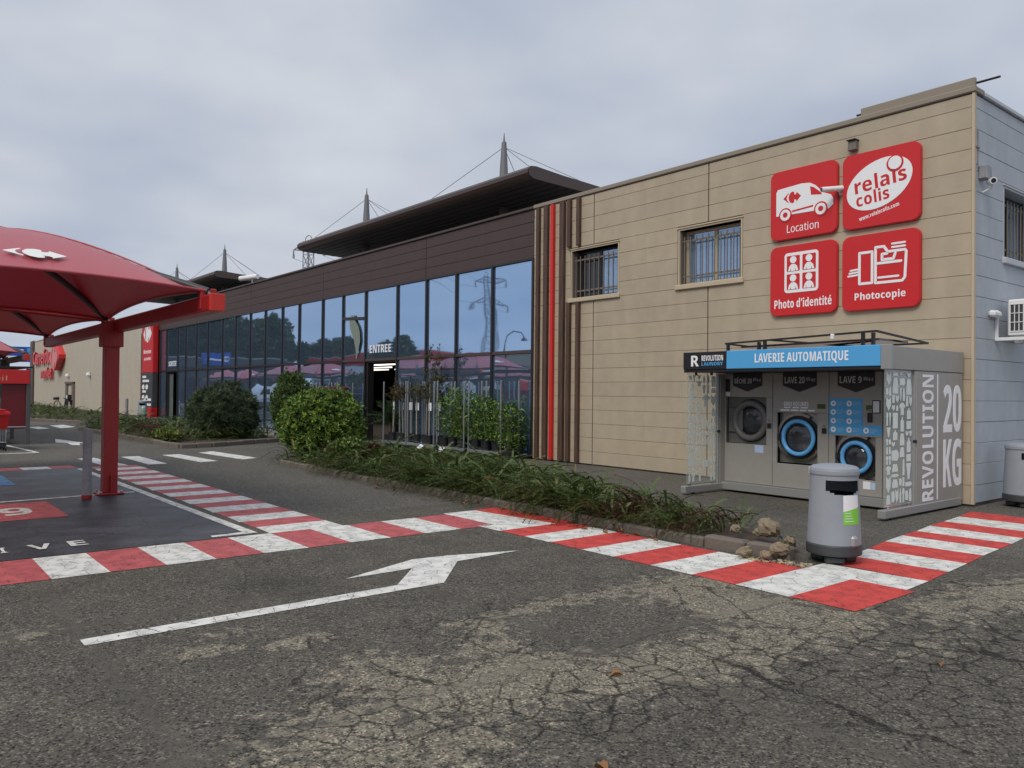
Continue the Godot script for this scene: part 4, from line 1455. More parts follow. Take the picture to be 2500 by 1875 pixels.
	for k in [[-7.04, 0.16], [-6.86, 0.13], [-6.71, 0.12], [-6.57, 0.11]]:
		obj("print_bar", q.call().bc(Vector3(k[0], 1.365, zf), Vector3(k[0] + k[1], 1.390, zf + 0.002)), M.letter_white, t)
	# instruction panel
	var ip := holder("instruction_panel", t)
	ip.position = Vector3(0, 0, zf + 0.002) - P
	obj("panel", MB.new().prism(poly([-6.22, 1.57, -5.71, 1.57, -5.71, 1.185, -5.43, 1.185, -5.43, 1.045, -6.22, 1.045]), 0.004), M.kiosk_blue, ip)
	for k in 9:
		var x: float = -6.155 + 0.245 * (k % 2) if k < 8 else -5.655
		var y: float = 1.495 - 0.128 * (k / 2) if k < 8 else 1.11
		obj("icon", MB.new().at(Vector3(x, y, 0.004)).prism(circle(0.042, Vector2.ZERO, 18), 0.002), M.letter_white, ip)
		for l in 3:
			obj("print_line", MB.new().bc(Vector3(x + 0.055, y + 0.02 - 0.022 * l, 0.004), Vector3(x + 0.055 + [0.10, 0.12, 0.07][l], y + 0.026 - 0.022 * l, 0.005)), M.letter_blue, ip)
		obj("icon_print", MB.new().at(Vector3(x, y, 0.006)).prism(rrect(0.03, 0.026 + 0.004 * (k % 3), 0.008), 0.001), M.kiosk_blue, ip)
	# small controls
	for k in [[-6.35, 1.445, 0.065, 0.035], [-5.60, 1.44, 0.06, 0.035]]:
		obj("display", q.call().bbc(Vector3(k[0] - k[2], k[1] - k[3], zf), Vector3(k[0] + k[2], k[1] + k[3], zf + 0.008), 0.003), M.lcd_green, t)
	for k in [[-7.235, 1.12], [-6.30, 1.08], [-5.60, 1.27], [-5.60, 1.33]]:
		obj("card_reader", q.call().bbc(Vector3(k[0] - 0.035, k[1] - 0.04, zf), Vector3(k[0] + 0.035, k[1] + 0.04, zf + 0.02), 0.005), M.black_plastic, t)
		obj("coin_slot", q.call().bbc(Vector3(k[0] - 0.022, k[1] + 0.06, zf), Vector3(k[0] + 0.022, k[1] + 0.095, zf + 0.01), 0.003), M.chrome, t)
	obj("notice", q.call().bbc(Vector3(-5.57, 1.36, zf), Vector3(-5.45, 1.55, zf + 0.006), 0.002), M.black_plastic, t)
	obj("notice_paper", q.call().bbc(Vector3(-5.555, 1.375, zf + 0.006), Vector3(-5.465, 1.535, zf + 0.009), 0.001), M.paper, t)
	obj("notice_paper", q.call().bbc(Vector3(-7.50, 0.68, zf), Vector3(-7.34, 0.80, zf + 0.003), 0.001), M.sticker_blue, t)
	obj("notice_paper", q.call().bbc(Vector3(-6.55, 0.43, zf), Vector3(-6.45, 0.53, zf + 0.003), 0.001), M.paper, t)
	obj("notice_paper", q.call().bbc(Vector3(-5.70, 0.27, zf), Vector3(-5.59, 0.38, zf + 0.003), 0.001), M.paper, t)
	obj("notice_paper", q.call().bbc(Vector3(-5.585, 0.27, zf), Vector3(-5.52, 0.37, zf + 0.003), 0.001), M.sticker_blue, t)
	obj("notice_board", q.call().bbc(Vector3(-8.06, 1.66, zf), Vector3(-7.98, 1.87, zf + 0.02), 0.004), M.kiosk_black, t)
	obj("notice_paper", q.call().bbc(Vector3(-8.06, 1.59, zf), Vector3(-7.98, 1.655, zf + 0.004), 0.001), M.paper, t)
	# glass wings with frosted print
	for sd in 2:
		var x := -8.125 if sd == 0 else -4.935
		var wgl := holder("glass_wing", t)
		wgl.position = Vector3(x, 0, 0) - P
		obj("pane", MB.new().bc(Vector3(-0.005, 0.17, -10.985), Vector3(0.005, 1.955, -10.20)), M.clear_glass, wgl)
		for k in [Vector3(0, 0.16, -10.88), Vector3(0, 0.16, -10.28)]:
			obj("clamp", MB.new().bb(k, Vector3(0.04, 0.05, 0.05), 0.008), M.chrome, wgl)
		obj("knob", MB.new().bb(Vector3(0.03, 1.0, -11.0), Vector3(0.05, 0.045, 0.045), 0.01), M.black_plastic, wgl)
		frosted(wgl, 0.0065 if sd == 1 else 0.0065, 300 + sd)
	obj("grip", q.call().bbc(Vector3(-5.36, 1.20, zf), Vector3(-5.25, 1.32, zf + 0.05), 0.012), M.black_plastic, t)
	# lettering on the right-hand side
	var sb := Basis(Vector3.UP, PI / 2)
	var up := sb * Basis(Vector3(0, 0, 1), PI / 2)
	text("lettering", "REVOLUTION", 1.74, 0.33, Vector3(-4.8985, 1.04, -11.38) - P, M.letter_white, t, up)
	obj("printed_line", q.call().bc(Vector3(-4.8995, 0.17, -11.69), Vector3(-4.896, 1.92, -11.665)), M.letter_white, t)
	text("lettering", "20", 0.60, 0.68, Vector3(-4.8985, 1.44, -12.17) - P, M.letter_white, t, sb)
	text("lettering", "KG", 0.60, 0.68, Vector3(-4.8985, 0.66, -12.17) - P, M.letter_white, t, sb)
	# frame folded on the roof
	mb = q.call()
	var fr := [[Vector3(-7.5, 2.40, -10.35), Vector3(-5.12, 2.47, -10.35)], [Vector3(-5.12, 2.47, -10.35), Vector3(-5.0, 2.36, -11.6)], [Vector3(-7.5, 2.40, -10.35), Vector3(-7.4, 2.35, -11.6)], [Vector3(-7.4, 2.35, -11.6), Vector3(-5.0, 2.36, -11.6)], [Vector3(-6.7, 2.42, -10.35), Vector3(-5.6, 2.30, -11.2)]]
	for f in fr:
		mb.bar(f[0], f[1], 0.026, 0.026)
	for f in [[-7.45, -10.35, 2.39], [-6.9, -10.35, 2.40], [-6.8, -10.35, 2.41], [-5.16, -10.35, 2.45], [-5.3, -10.35, 2.45]]:
		mb.bc(Vector3(f[0] - 0.02, 2.26, f[1] - 0.02), Vector3(f[0] + 0.02, f[2], f[1] + 0.02))
	obj("roof_frame", mb, M.black_plastic, t)
	obj("solar_panel", q.call().bar(Vector3(-7.3, 2.345, -10.9), Vector3(-5.15, 2.37, -10.9), 0.85, 0.03), M.dark_glass, t)
	obj("roof_lamp", q.call().bb(Vector3(-5.72, 2.42, -10.32), Vector3(0.05, 0.08, 0.05), 0.012), M.white_paint, t)

func porthole(r: float, z: float) -> MB:
	# bulging glass bowl
	var mb := MB.new().at(Vector3(0, 0, z), Basis(Vector3.RIGHT, PI / 2))
	var pr := []
	for k in 8:
		var a := PI / 2 * k / 7
		pr.append(Vector2(r * cos(a), 0.07 * sin(a)))
	return mb.lathe(pr, 36)

func frosted(parent: Node, x: float, sd: int) -> void:
	# washing, bottles and boxes laid out like a puzzle
	var r := RandomNumberGenerator.new()
	r.seed = sd
	var mb := MB.new().at(Vector3(x, 0, 0), Basis(Vector3.UP, PI / 2))
	var shapes := [
		[-0.35, -0.5, 0.35, -0.5, 0.35, 0.5, -0.35, 0.5],
		[-0.3, -0.5, 0.3, -0.5, 0.3, 0.2, 0.1, 0.35, 0.1, 0.5, -0.1, 0.5, -0.1, 0.35, -0.3, 0.2],
		[-0.3, -0.5, 0.3, -0.5, 0.28, 0.15, 0.5, 0.05, 0.5, 0.3, 0.2, 0.5, -0.2, 0.5, -0.5, 0.3, -0.5, 0.05, -0.28, 0.15],
		[-0.12, -0.5, 0.12, -0.5, 0.3, 0.2, 0.4, 0.5, -0.4, 0.5, -0.3, 0.2],
		[-0.4, -0.5, 0.4, -0.5, 0.4, -0.1, 0.25, 0.5, -0.25, 0.5, -0.4, -0.1],
		[-0.45, 0.5, -0.45, -0.1, 0.0, -0.5, 0.45, -0.1, 0.45, 0.5, 0.0, 0.3],
		[-0.5, -0.35, 0.3, -0.4, 0.5, -0.15, 0.5, 0.15, 0.3, 0.4, -0.5, 0.35]]
	# four columns of uneven width, each filled with pieces of uneven height
	var z := 10.225
	var ws := [0.20, 0.15, 0.21, 0.17]
	for cc in 4:
		var w: float = ws[(cc + sd) % 4]
		var y := 0.19
		while y < 1.90:
			var h: float = minf(r.randf_range(0.07, 0.24), 1.93 - y)
			var split := r.randf() < 0.45
			for half in (2 if split else 1):
				var pw := (w / 2 if split else w)
				var s: Array = shapes[r.randi() % shapes.size()]
				var p := PackedVector2Array()
				for i in range(0, s.size(), 2):
					p.append(Vector2(z + half * w / 2 + pw / 2 + s[i] * (pw - 0.016), y + h / 2 + s[i + 1] * (h - 0.02)))
				if r.randf() < 0.93 and h > 0.05:
					mb.prism(p, 0.001)
			y += h + 0.004
		z += w + 0.004
	obj("frosted_print", mb, M.frosted_print, parent)

# ------------------------------------------------------------------ tensile canopies over the bays
func sail_y(u: float, v: float) -> float:
	var m := pow(pow(absf(u), 8) + pow(absf(v), 8), 0.125)
	return 2.72 + 0.08 * (2.0 - u * u - v * v) + 0.68 * (1.0 - pow(minf(m, 1.0), 1.4))

func shade_canopy(label: String, at: Vector3, frame: Material, post: Material) -> Node3D:
	var t := thing("shade_canopy", label, "canopy", at, 0.0, "red tensile canopies over the parking bays")
	# built round the post at x = -13.25, z = -2.87
	var o := Vector3(-13.25, 0, -2.87)
	var bays := [[-11.475, 2.425], [-16.62, 2.63]]
	var zc := -1.30
	var hz := 1.65
	for b in bays:
		var mb := MB.new().at(-o)
		var N := 26
		var P := []
		var NN := []
		for j in N + 1:
			for i in N + 1:
				var u := -1.0 + 2.0 * i / N
				var v := -1.0 + 2.0 * j / N
				P.append(Vector3(b[0] + b[1] * u * (1.0 - 0.03 * (1.0 - v * v) * absf(u)), sail_y(u, v), zc + hz * v * (1.0 - 0.05 * (1.0 - u * u) * absf(v))))
		for j in N + 1:
			for i in N + 1:
				var dx: Vector3 = P[j * (N + 1) + mini(i + 1, N)] - P[j * (N + 1) + maxi(i - 1, 0)]
				var dz: Vector3 = P[mini(j + 1, N) * (N + 1) + i] - P[maxi(j - 1, 0) * (N + 1) + i]
				NN.append(dz.cross(dx).normalized())
		for j in N:
			for i in N:
				var a := j * (N + 1) + i
				mb.qs(P[a], P[a + 1], P[a + N + 2], P[a + N + 1], NN[a], NN[a + 1], NN[a + N + 2], NN[a + N + 1])
		obj("membrane", mb, M.membrane, t)
		# welded seams along the hips
		mb = MB.new().at(-o)
		for sx in [-1, 1]:
			for sz in [-1, 1]:
				var sp := []
				for k in 15:
					var e := 1.0 - k / 14.0
					sp.append(Vector3(b[0] + b[1] * sx * e, sail_y(e, e) + 0.002, zc + hz * sz * e))
				mb.tube(sp, 0.011, 5)
		obj("seam", mb, M.membrane, t)
		# hem all round
		mb = MB.new().at(-o)
		for e in 4:
			var pts := []
			for k in N + 1:
				var id: int = [k, k * (N + 1) + N, N * (N + 1) + k, k * (N + 1)][e]
				pts.append(P[id] - Vector3(0, 0.012, 0))
			mb.tube(pts, 0.016, 6)
		obj("hem", mb, M.membrane, t)
		for sx in [-1, 1]:
			for sz in [-1, 1]:
				var pts := []
				for k in 11:
					var s := k / 10.0
					pts.append(Vector3(b[0] + b[1] * sx * (1 - s), 2.70 + 0.62 * (1.0 - pow(1 - s, 1.5)), zc + hz * sz * (1 - s)))
				obj("rib", MB.new().at(-o).tube(pts, 0.045, 10), M.rib_dark, t)
	for sz in [-1.0, 1.0]:
		var z: float = zc + hz * sz
		obj("beam", MB.new().at(-o).bbc(Vector3(-19.25, 2.47, z - 0.075), Vector3(-8.80, 2.65, z + 0.075), 0.012), frame, t)
		obj("beam_cap", MB.new().at(-o).bbc(Vector3(-8.80, 2.465, z - 0.08), Vector3(-8.74, 2.655, z + 0.08), 0.006), M.cap_red, t)
		for x in [-9.1, -13.86, -19.2]:
			obj("corner_bracket", MB.new().at(-o).bbc(Vector3(x - 0.05, 2.50, z - 0.09), Vector3(x + 0.05, 2.74, z + 0.09), 0.01), frame, t)
			obj("bolt", MB.new().at(-o).bb(Vector3(x + 0.052, 2.69, z), Vector3(0.02, 0.035, 0.035), 0.006), M.galvanised, t)
		var px := -13.25
		obj("post", MB.new().at(-o).bbc(Vector3(px - 0.10, 0.03, z - 0.02), Vector3(px + 0.10, 2.48, z + 0.18), 0.008), post, t)
		obj("head_plate", MB.new().at(-o).bbc(Vector3(px - 0.16, 2.24, z - 0.06), Vector3(px + 0.16, 2.60, z + 0.22), 0.008), post, t)
		obj("base_plate", MB.new().at(-o).bbc(Vector3(px - 0.19, 0.0085, z - 0.10), Vector3(px + 0.19, 0.035, z + 0.26), 0.006), post, t)
		obj("gusset", MB.new().at(-o).bbc(Vector3(px + 0.10, 0.035, z + 0.07), Vector3(px + 0.16, 0.30, z + 0.09), 0.004), post, t)
		for bx in [-0.15, 0.15]:
			for bz in [-0.06, 0.22]:
				obj("bolt", MB.new().at(-o).bb(Vector3(px + bx, 0.05, z + bz), Vector3(0.035, 0.03, 0.035), 0.008), M.galvanised, t)
	# tube and lacing between the two sails
	obj("ridge_tube", MB.new().at(-o).tube([Vector3(-13.95, 2.70, zc - hz), Vector3(-13.95, 2.79, zc), Vector3(-13.95, 2.70, zc + hz)], 0.03, 8), frame, t)
	var lace := MB.new().at(-o)
	for k in 14:
		var z0 := zc - hz + 0.15 + 0.22 * k
		lace.tube([Vector3(-13.88, 2.795, z0), Vector3(-14.03, 2.795, z0 + 0.11), Vector3(-13.88, 2.795, z0 + 0.22)], 0.006, 4, false)
	obj("lacing", lace, M.rope, t)
	# white emblem printed on the slope towards the lane
	var em := MB.new().at(-o)
	for e in emblem(1.0, Vector2.ZERO):
		em_on_sail(em, e, bays[0], zc, hz)
	obj("emblem", em, M.print_white, t)
	return t

func em_on_sail(mb: MB, p: PackedVector2Array, b: Array, zc: float, hz: float) -> void:
	var tr := Geometry2D.triangulate_polygon(p)
	var on := func(a: Vector2) -> Vector3:
		var z := -1.32 - a.x * 0.29
		var x := -9.47 - a.y * 0.26
		return Vector3(x, sail_y((x - b[0]) / b[1], (z - zc) / hz) + 0.015, z)
	for i in range(0, tr.size(), 3):
		var q: Array = [on.call(p[tr[i]]), on.call(p[tr[i + 1]]), on.call(p[tr[i + 2]])]
		mb.to(q[0], q[1], q[2], Vector3(-11.5, 0, -1.3))

func car_park_canopies() -> void:
	shade_canopy("red tensile canopy with white emblem on a red post in the foreground", Vector3(-13.25, 0, -2.87), M.post_red, M.post_red)
	shade_canopy("red tensile canopy on grey beams behind the trolley shelter", Vector3(-33.2, 0, -3.75), M.post_dark, M.post_dark)
	shade_canopy("red tensile canopy beyond the grey-beamed one, mirrored in the shop window", Vector3(-53.5, 0, -2.0), M.post_dark, M.post_dark)
	shade_canopy("red tensile canopy across the yard, mirrored at the entrance", Vector3(-52.0, 0, 8.0), M.post_dark, M.post_dark)
	shade_canopy("farthest red tensile canopy of the row along the shop", Vector3(-76.0, 0, 1.0), M.post_dark, M.post_dark)
	shade_canopy("red tensile canopy in the far row, mirrored right of the entrance", Vector3(-51.5, 0, 17.6), M.post_dark, M.post_dark)
	# grey bollard in front of the post
	var b := thing("bollard", "grey steel bollard beside the red canopy post", "bollard", Vector3(-12.85, 0.0085, -2.49))
	obj("tube", MB.new().lathe([Vector2(0.062, 0), Vector2(0.062, 0.95), Vector2(0.055, 0.985), Vector2(0.03, 1.0), Vector2(0.0, 1.003)], 20), M.bollard_grey, b)
	obj("foot_collar", MB.new().lathe([Vector2(0.068, 0), Vector2(0.068, 0.05), Vector2(0.062, 0.055)], 20), M.post_red, b)
	for k in [[-51.0, "grey bollard at the far bed, left of the pair"], [-48.9, "grey bollard at the far bed, nearer the far litter bin"]]:
		b = thing("bollard", k[1], "bollard", Vector3(k[0], 0, -11.45))
		obj("tube", MB.new().lathe([Vector2(0.08, 0), Vector2(0.08, 1.05), Vector2(0.06, 1.09), Vector2(0.0, 1.10)], 16), M.bollard_grey, b)
	trolley_shelter()

func trolley_shelter() -> void:
	var t := thing("trolley_shelter", "dark red trolley shelter with black roof at the left edge", "shelter", Vector3(-26.5, 0, -2.6))
	obj("roof_sheet", MB.new().bar(Vector3(-1.4, 2.18, 2.4), Vector3(-1.4, 2.20, -1.05), 3.4, 0.04), M.black_plastic, t)
	obj("sign_board", MB.new().bbc(Vector3(0.25, 1.72, -0.98), Vector3(0.31, 2.12, 2.3), 0.01), M.sign_red, t)
	text("lettering", "à l’accueil", 1.35, 0.14, Vector3(0.312, 1.88, 0.25), M.letter_gold, t, Basis(Vector3.UP, PI / 2), false)
	for z in [-0.95, 0.6, 2.2]:
		for x in [0.22, -2.9]:
			obj("post", MB.new().bbc(Vector3(x - 0.05, 0.0, z - 0.05), Vector3(x + 0.05, 2.16, z + 0.05), 0.008), M.post_dark, t)
	obj("side_panel", MB.new().bbc(Vector3(0.16, 0.45, -0.9), Vector3(0.2, 1.74, -0.32), 0.006), M.deep_red, t)
	obj("side_panel", MB.new().bbc(Vector3(0.16, 0.45, -0.05), Vector3(0.2, 1.74, 0.32), 0.006), M.deep_red, t)
	obj("side_panel", MB.new().bbc(Vector3(-2.8, 0.45, -0.97), Vector3(0.16, 1.74, -0.93), 0.006), M.deep_red, t)
	obj("rail", MB.new().tube([Vector3(0.24, 0.5, -0.9), Vector3(0.24, 0.5, 2.2)], 0.02, 8), M.galvanised, t)
	# nested trolleys standing in front of it
	for k in 3:
		var c := thing("shopping_trolley", ["red plastic shopping trolley at the head of the row by the shelter", "second red shopping trolley of the nested row", "third red shopping trolley of the nested row"][k], "trolley", Vector3(-24.15 - 0.30 * k, 0, -2.55 + 0.02 * k), 0.0, "nested red shopping trolleys")
		var mb := MB.new()
		# tapered basket, open on top
		var A := [Vector3(-0.42, 0.98, -0.30), Vector3(0.42, 0.94, -0.27), Vector3(0.42, 0.94, 0.27), Vector3(-0.42, 0.98, 0.30)]
		var B := [Vector3(-0.34, 0.52, -0.25), Vector3(0.34, 0.55, -0.22), Vector3(0.34, 0.55, 0.22), Vector3(-0.34, 0.52, 0.25)]
		for i in 4:
			var j := (i + 1) % 4
			mb.qo(A[i], A[j], B[j], B[i], Vector3(0, 0.8, 0))
		mb.qo(B[0], B[1], B[2], B[3], Vector3(0, 0.8, 0))
		obj("basket", mb, M.trolley_red, c)
		mb = MB.new()
		for i in 4:
			mb.bar(A[i], A[(i + 1) % 4], 0.035, 0.05)
		obj("basket_rim", mb, M.trolley_red, c)
		obj("handle", MB.new().tube([Vector3(-0.52, 1.02, -0.28), Vector3(-0.52, 1.02, 0.28)], 0.018, 8), M.trolley_red, c)
		mb = MB.new()
		for s in [-1, 1]:
			mb.tube([Vector3(-0.50, 1.0, 0.27 * s), Vector3(-0.36, 0.6, 0.26 * s), Vector3(-0.40, 0.16, 0.26 * s), Vector3(0.40, 0.22, 0.20 * s), Vector3(0.36, 0.54, 0.20 * s)], 0.014, 6)
		mb.tube([Vector3(0.40, 0.22, -0.20), Vector3(0.40, 0.22, 0.20)], 0.014, 6)
		mb.tube([Vector3(-0.38, 0.17, -0.26), Vector3(-0.38, 0.17, 0.26)], 0.014, 6)
		obj("frame", mb, M.galvanised, c)
		for s in [Vector3(-0.40, 0.065, -0.25), Vector3(-0.40, 0.065, 0.25), Vector3(0.38, 0.065, -0.19), Vector3(0.38, 0.065, 0.19)]:
			var wh := obj("castor", MB.new().at(s).torus(0.042, 0.020, Vector3.ZERO, 16, 6).bar(Vector3(0, 0, 0), Vector3(0, 0.14, 0), 0.02, 0.05), M.black_plastic, c)
			wh.position = Vector3.ZERO

# ------------------------------------------------------------------ bins, wall fittings, bicycle
func litter_bin(label: String, at: Vector3, turn: float) -> Node3D:
	var t := thing("litter_bin", label, "bin", at, turn, "grey round litter bins")
	var open := func(a: float, y: float) -> bool:
		var d := absf(wrapf(a, -PI, PI))
		return d < 0.80 and y < 0.800 and y > 0.655 + 0.055 * pow(d / 0.80, 2)
	var pr := []
	for k in 41:
		var y := 0.185 + (0.845 - 0.185) * k / 40.0
		pr.append(Vector2(0.247 - 0.030 * k / 40.0, y))
	obj("shell", MB.new().lathe(pr, 72, Vector3.ZERO, open), M.bin_grey, t)
	obj("inner_liner", MB.new().lathe([Vector2(0.0, 0.2), Vector2(0.215, 0.2), Vector2(0.20, 0.66)], 32), M.black_plastic, t)
	obj("lid", MB.new().lathe([Vector2(0.200, 0.838), Vector2(0.224, 0.840), Vector2(0.229, 0.852), Vector2(0.229, 0.880), Vector2(0.222, 0.905), Vector2(0.20, 0.922), Vector2(0.12, 0.938), Vector2(0.0, 0.943)], 48), M.bin_grey, t)
	obj("base_ring", MB.new().lathe([Vector2(0.225, 0.075), Vector2(0.252, 0.085), Vector2(0.255, 0.10), Vector2(0.255, 0.172), Vector2(0.247, 0.186)], 48), M.bin_dark, t)
	for a in 3:
		var an := TAU * a / 3 + 0.4
		obj("foot", MB.new().at(Vector3(cos(an) * 0.13, 0, sin(an) * 0.13), Basis(Vector3.UP, -an)).bbc(Vector3(-0.07, 0.0, -0.09), Vector3(0.07, 0.08, 0.09), 0.02), M.bin_dark, t)
	# curved notice: white above, green below
	for k in 2:
		var y0: float = [0.535, 0.385][k]
		var y1: float = [0.660, 0.535][k]
		var mb := MB.new()
		for s in 8:
			var a0 := -0.70 + 0.78 * s / 8.0
			var a1 := -0.70 + 0.78 * (s + 1) / 8.0
			var r0 := 0.249 - 0.030 * (y0 - 0.185) / 0.66
			var r1 := 0.249 - 0.030 * (y1 - 0.185) / 0.66
			var w0 := 0.012 - 0.040 * s / 8.0
			var w1 := 0.012 - 0.040 * (s + 1) / 8.0
			var lo0 := y0 + (w0 if k == 0 else 0.0)
			var lo1 := y0 + (w1 if k == 0 else 0.0)
			var hi0 := y1 + (w0 if k == 1 else 0.0)
			var hi1 := y1 + (w1 if k == 1 else 0.0)
			mb.qo(Vector3(cos(a0) * r0, lo0, sin(a0) * r0), Vector3(cos(a1) * r0, lo1, sin(a1) * r0), Vector3(cos(a1) * r1, hi1, sin(a1) * r1), Vector3(cos(a0) * r1, hi0, sin(a0) * r1), Vector3(0, 0.5, 0))
		obj("notice", mb, [M.paper, M.sticker_green][k], t)
	var ln := MB.new()
	for k in 4:
		for s in 5:
			var a0 := 0.02 - 0.40 * s / 5.0 * (0.7 + 0.1 * k)
			var a1 := 0.02 - 0.40 * (s + 1) / 5.0 * (0.7 + 0.1 * k)
			var y := 0.49 - 0.025 * k
			var r := 0.251 - 0.030 * (y - 0.185) / 0.66
			ln.qo(Vector3(cos(a0) * r, y, sin(a0) * r), Vector3(cos(a1) * r, y, sin(a1) * r), Vector3(cos(a1) * r, y + 0.006, sin(a1) * r), Vector3(cos(a0) * r, y + 0.006, sin(a0) * r), Vector3(0, 0.5, 0))
	obj("notice_print", ln, M.paper, t)
	obj("lock", MB.new().at(Vector3(cos(-0.36) * 0.245, 0.225, sin(-0.36) * 0.245), Basis(Vector3.UP, 0.36)).bb(Vector3.ZERO, Vector3(0.05, 0.11, 0.085), 0.022), M.kiosk_trim, t)
	return t

func street_things() -> void:
	litter_bin("grey round litter bin standing before the laundry kiosk", Vector3(-4.02, 0.0045, -7.30), deg_to_rad(-36))
	litter_bin("grey round litter bin against the grey side wall at the right edge", Vector3(-4.36, 0.0045, -13.25), deg_to_rad(-30))
	litter_bin("grey round litter bin beside the red opening-hours panel", Vector3(-46.75, 0.051, -11.75), deg_to_rad(-20))
	# cameras and fittings on the shop
	var t := thing("security_camera", "white bullet camera between the two upper red signs", "camera", Vector3(-6.815, 5.0, FZ))
	obj("bracket", MB.new().tube([Vector3(0, 0, 0), Vector3(0, 0.02, 0.12)], 0.022, 10).bb(Vector3(0, 0, 0.01), Vector3(0.09, 0.09, 0.02), 0.006), M.white_paint, t)
	obj("housing", MB.new().tube([Vector3(0.04, 0.06, 0.06), Vector3(-0.16, 0.02, 0.36)], 0.042, 14), M.white_paint, t)
	obj("lens", MB.new().tube([Vector3(-0.158, 0.02, 0.358), Vector3(-0.165, 0.018, 0.37)], 0.03, 12), M.dark_glass, t)
	t = thing("wall_box", "small dark square sensor box above the upper red signs", "sensor", Vector3(-6.60, 5.72, FZ))
	obj("box", MB.new().bbc(Vector3(-0.07, -0.08, 0), Vector3(0.07, 0.08, 0.10), 0.012), M.grille_metal, t)
	obj("hood", MB.new().bbc(Vector3(-0.08, 0.082, 0), Vector3(0.08, 0.098, 0.14), 0.005), M.bin_dark, t)
	t = thing("security_camera", "white dome camera under junction box high on the side wall corner", "camera", Vector3(CX, 4.78, -12.80))
	obj("junction_box", MB.new().bbc(Vector3(0, 0.06, -0.12), Vector3(0.12, 0.26, 0.06), 0.012), M.bollard_grey, t)
	obj("arm", MB.new().tube([Vector3(0.02, -0.12, -0.05), Vector3(0.14, -0.08, -0.05), Vector3(0.17, 0.02, -0.05)], 0.014, 8), M.white_paint, t)
	obj("housing", MB.new().tube([Vector3(0.10, 0.02, -0.10), Vector3(0.22, -0.01, 0.10)], 0.05, 12), M.white_paint, t)
	obj("lens", MB.new().tube([Vector3(0.22, -0.01, 0.10), Vector3(0.223, -0.011, 0.106)], 0.035, 12), M.dark_glass, t)
	t = thing("conduit", "thin grey cable conduit rising above the side wall camera", "pipe", Vector3(CX, 4.98, -12.64))
	obj("pipe", MB.new().tube([Vector3(0.012, 0.06, 0), Vector3(0.012, 0.62, 0)], 0.012, 8).tube([Vector3(0.012, 0.06, -0.05), Vector3(0.012, 0.58, -0.05)], 0.012, 8), M.bollard_grey, t)
	obj("clip", MB.new().bbc(Vector3(0, 0.3, -0.08), Vector3(0.028, 0.33, 0.03), 0.004), M.grille_metal, t)
	t = thing("security_camera", "white bullet camera on the edge of the dark fascia roof", "camera", Vector3(-33.2, 6.17, FZ - 0.05))
	obj("stand", MB.new().tube([Vector3(0, 0, 0), Vector3(0, 0.2, 0)], 0.03, 8), M.white_paint, t)
	obj("housing", MB.new().tube([Vector3(0.35, 0.26, -0.1), Vector3(-0.45, 0.20, 0.35)], 0.11, 12), M.white_paint, t)
	for k in [[-72.2, "white wall lamp above the far side door"], [-64.3, "white wall lamp to the right of the far side door"]]:
		t = thing("wall_lamp", k[1], "lamp", Vector3(k[0], 2.62, FZ))
		obj("back_plate", MB.new().bbc(Vector3(-0.12, -0.2, 0), Vector3(0.12, 0.2, 0.03), 0.01), M.grille_metal, t)
		obj("globe", MB.new().at(Vector3(0, 0, 0.12)).lathe([Vector2(0.0, -0.20), Vector2(0.13, -0.14), Vector2(0.18, 0.0), Vector2(0.13, 0.16), Vector2(0.0, 0.2)], 16), M.white_paint, t)
	# air conditioner on brackets
	t = thing("air_conditioner", "white air conditioner unit on wall brackets at the right edge", "air conditioner", Vector3(CX, 2.52, -13.5))
	obj("casing", MB.new().bbc(Vector3(0.13, 0.02, -0.85), Vector3(0.45, 0.58, 0.0), 0.02), M.white_paint, t)
	obj("side_grille", MB.new().bc(Vector3(0.17, 0.10, 0.0), Vector3(0.35, 0.50, 0.004)), M.bin_dark, t)
	var gr := MB.new()
	for k in 4:
		gr.bc(Vector3(0.165 + 0.06 * k, 0.09, 0.004), Vector3(0.176 + 0.06 * k, 0.51, 0.012))
		gr.bc(Vector3(0.165, 0.09 + 0.1367 * k, 0.013), Vector3(0.356, 0.10 + 0.1367 * k, 0.018))
	obj("grille_bars", gr, M.white_paint, t)
	obj("fan_grille", MB.new().at(Vector3(0.452, 0.3, -0.5), Basis(Vector3.UP, PI / 2)).ring(0.05, 0.22, 0.01), M.bin_dark, t)
	for z in [0.1, -0.7]:
		obj("bracket", MB.new().bbc(Vector3(0.0, -0.05, z - 0.02), Vector3(0.5, 0.0, z + 0.02), 0.004).bbc(Vector3(0.0, -0.05, z - 0.025), Vector3(0.04, 0.42, z + 0.025), 0.004), M.white_paint, t)
	obj("pipe_cover", MB.new().bbc(Vector3(0.0, 0.30, 0.10), Vector3(0.10, 0.40, 0.40), 0.03), M.white_paint, t)
	bicycle()

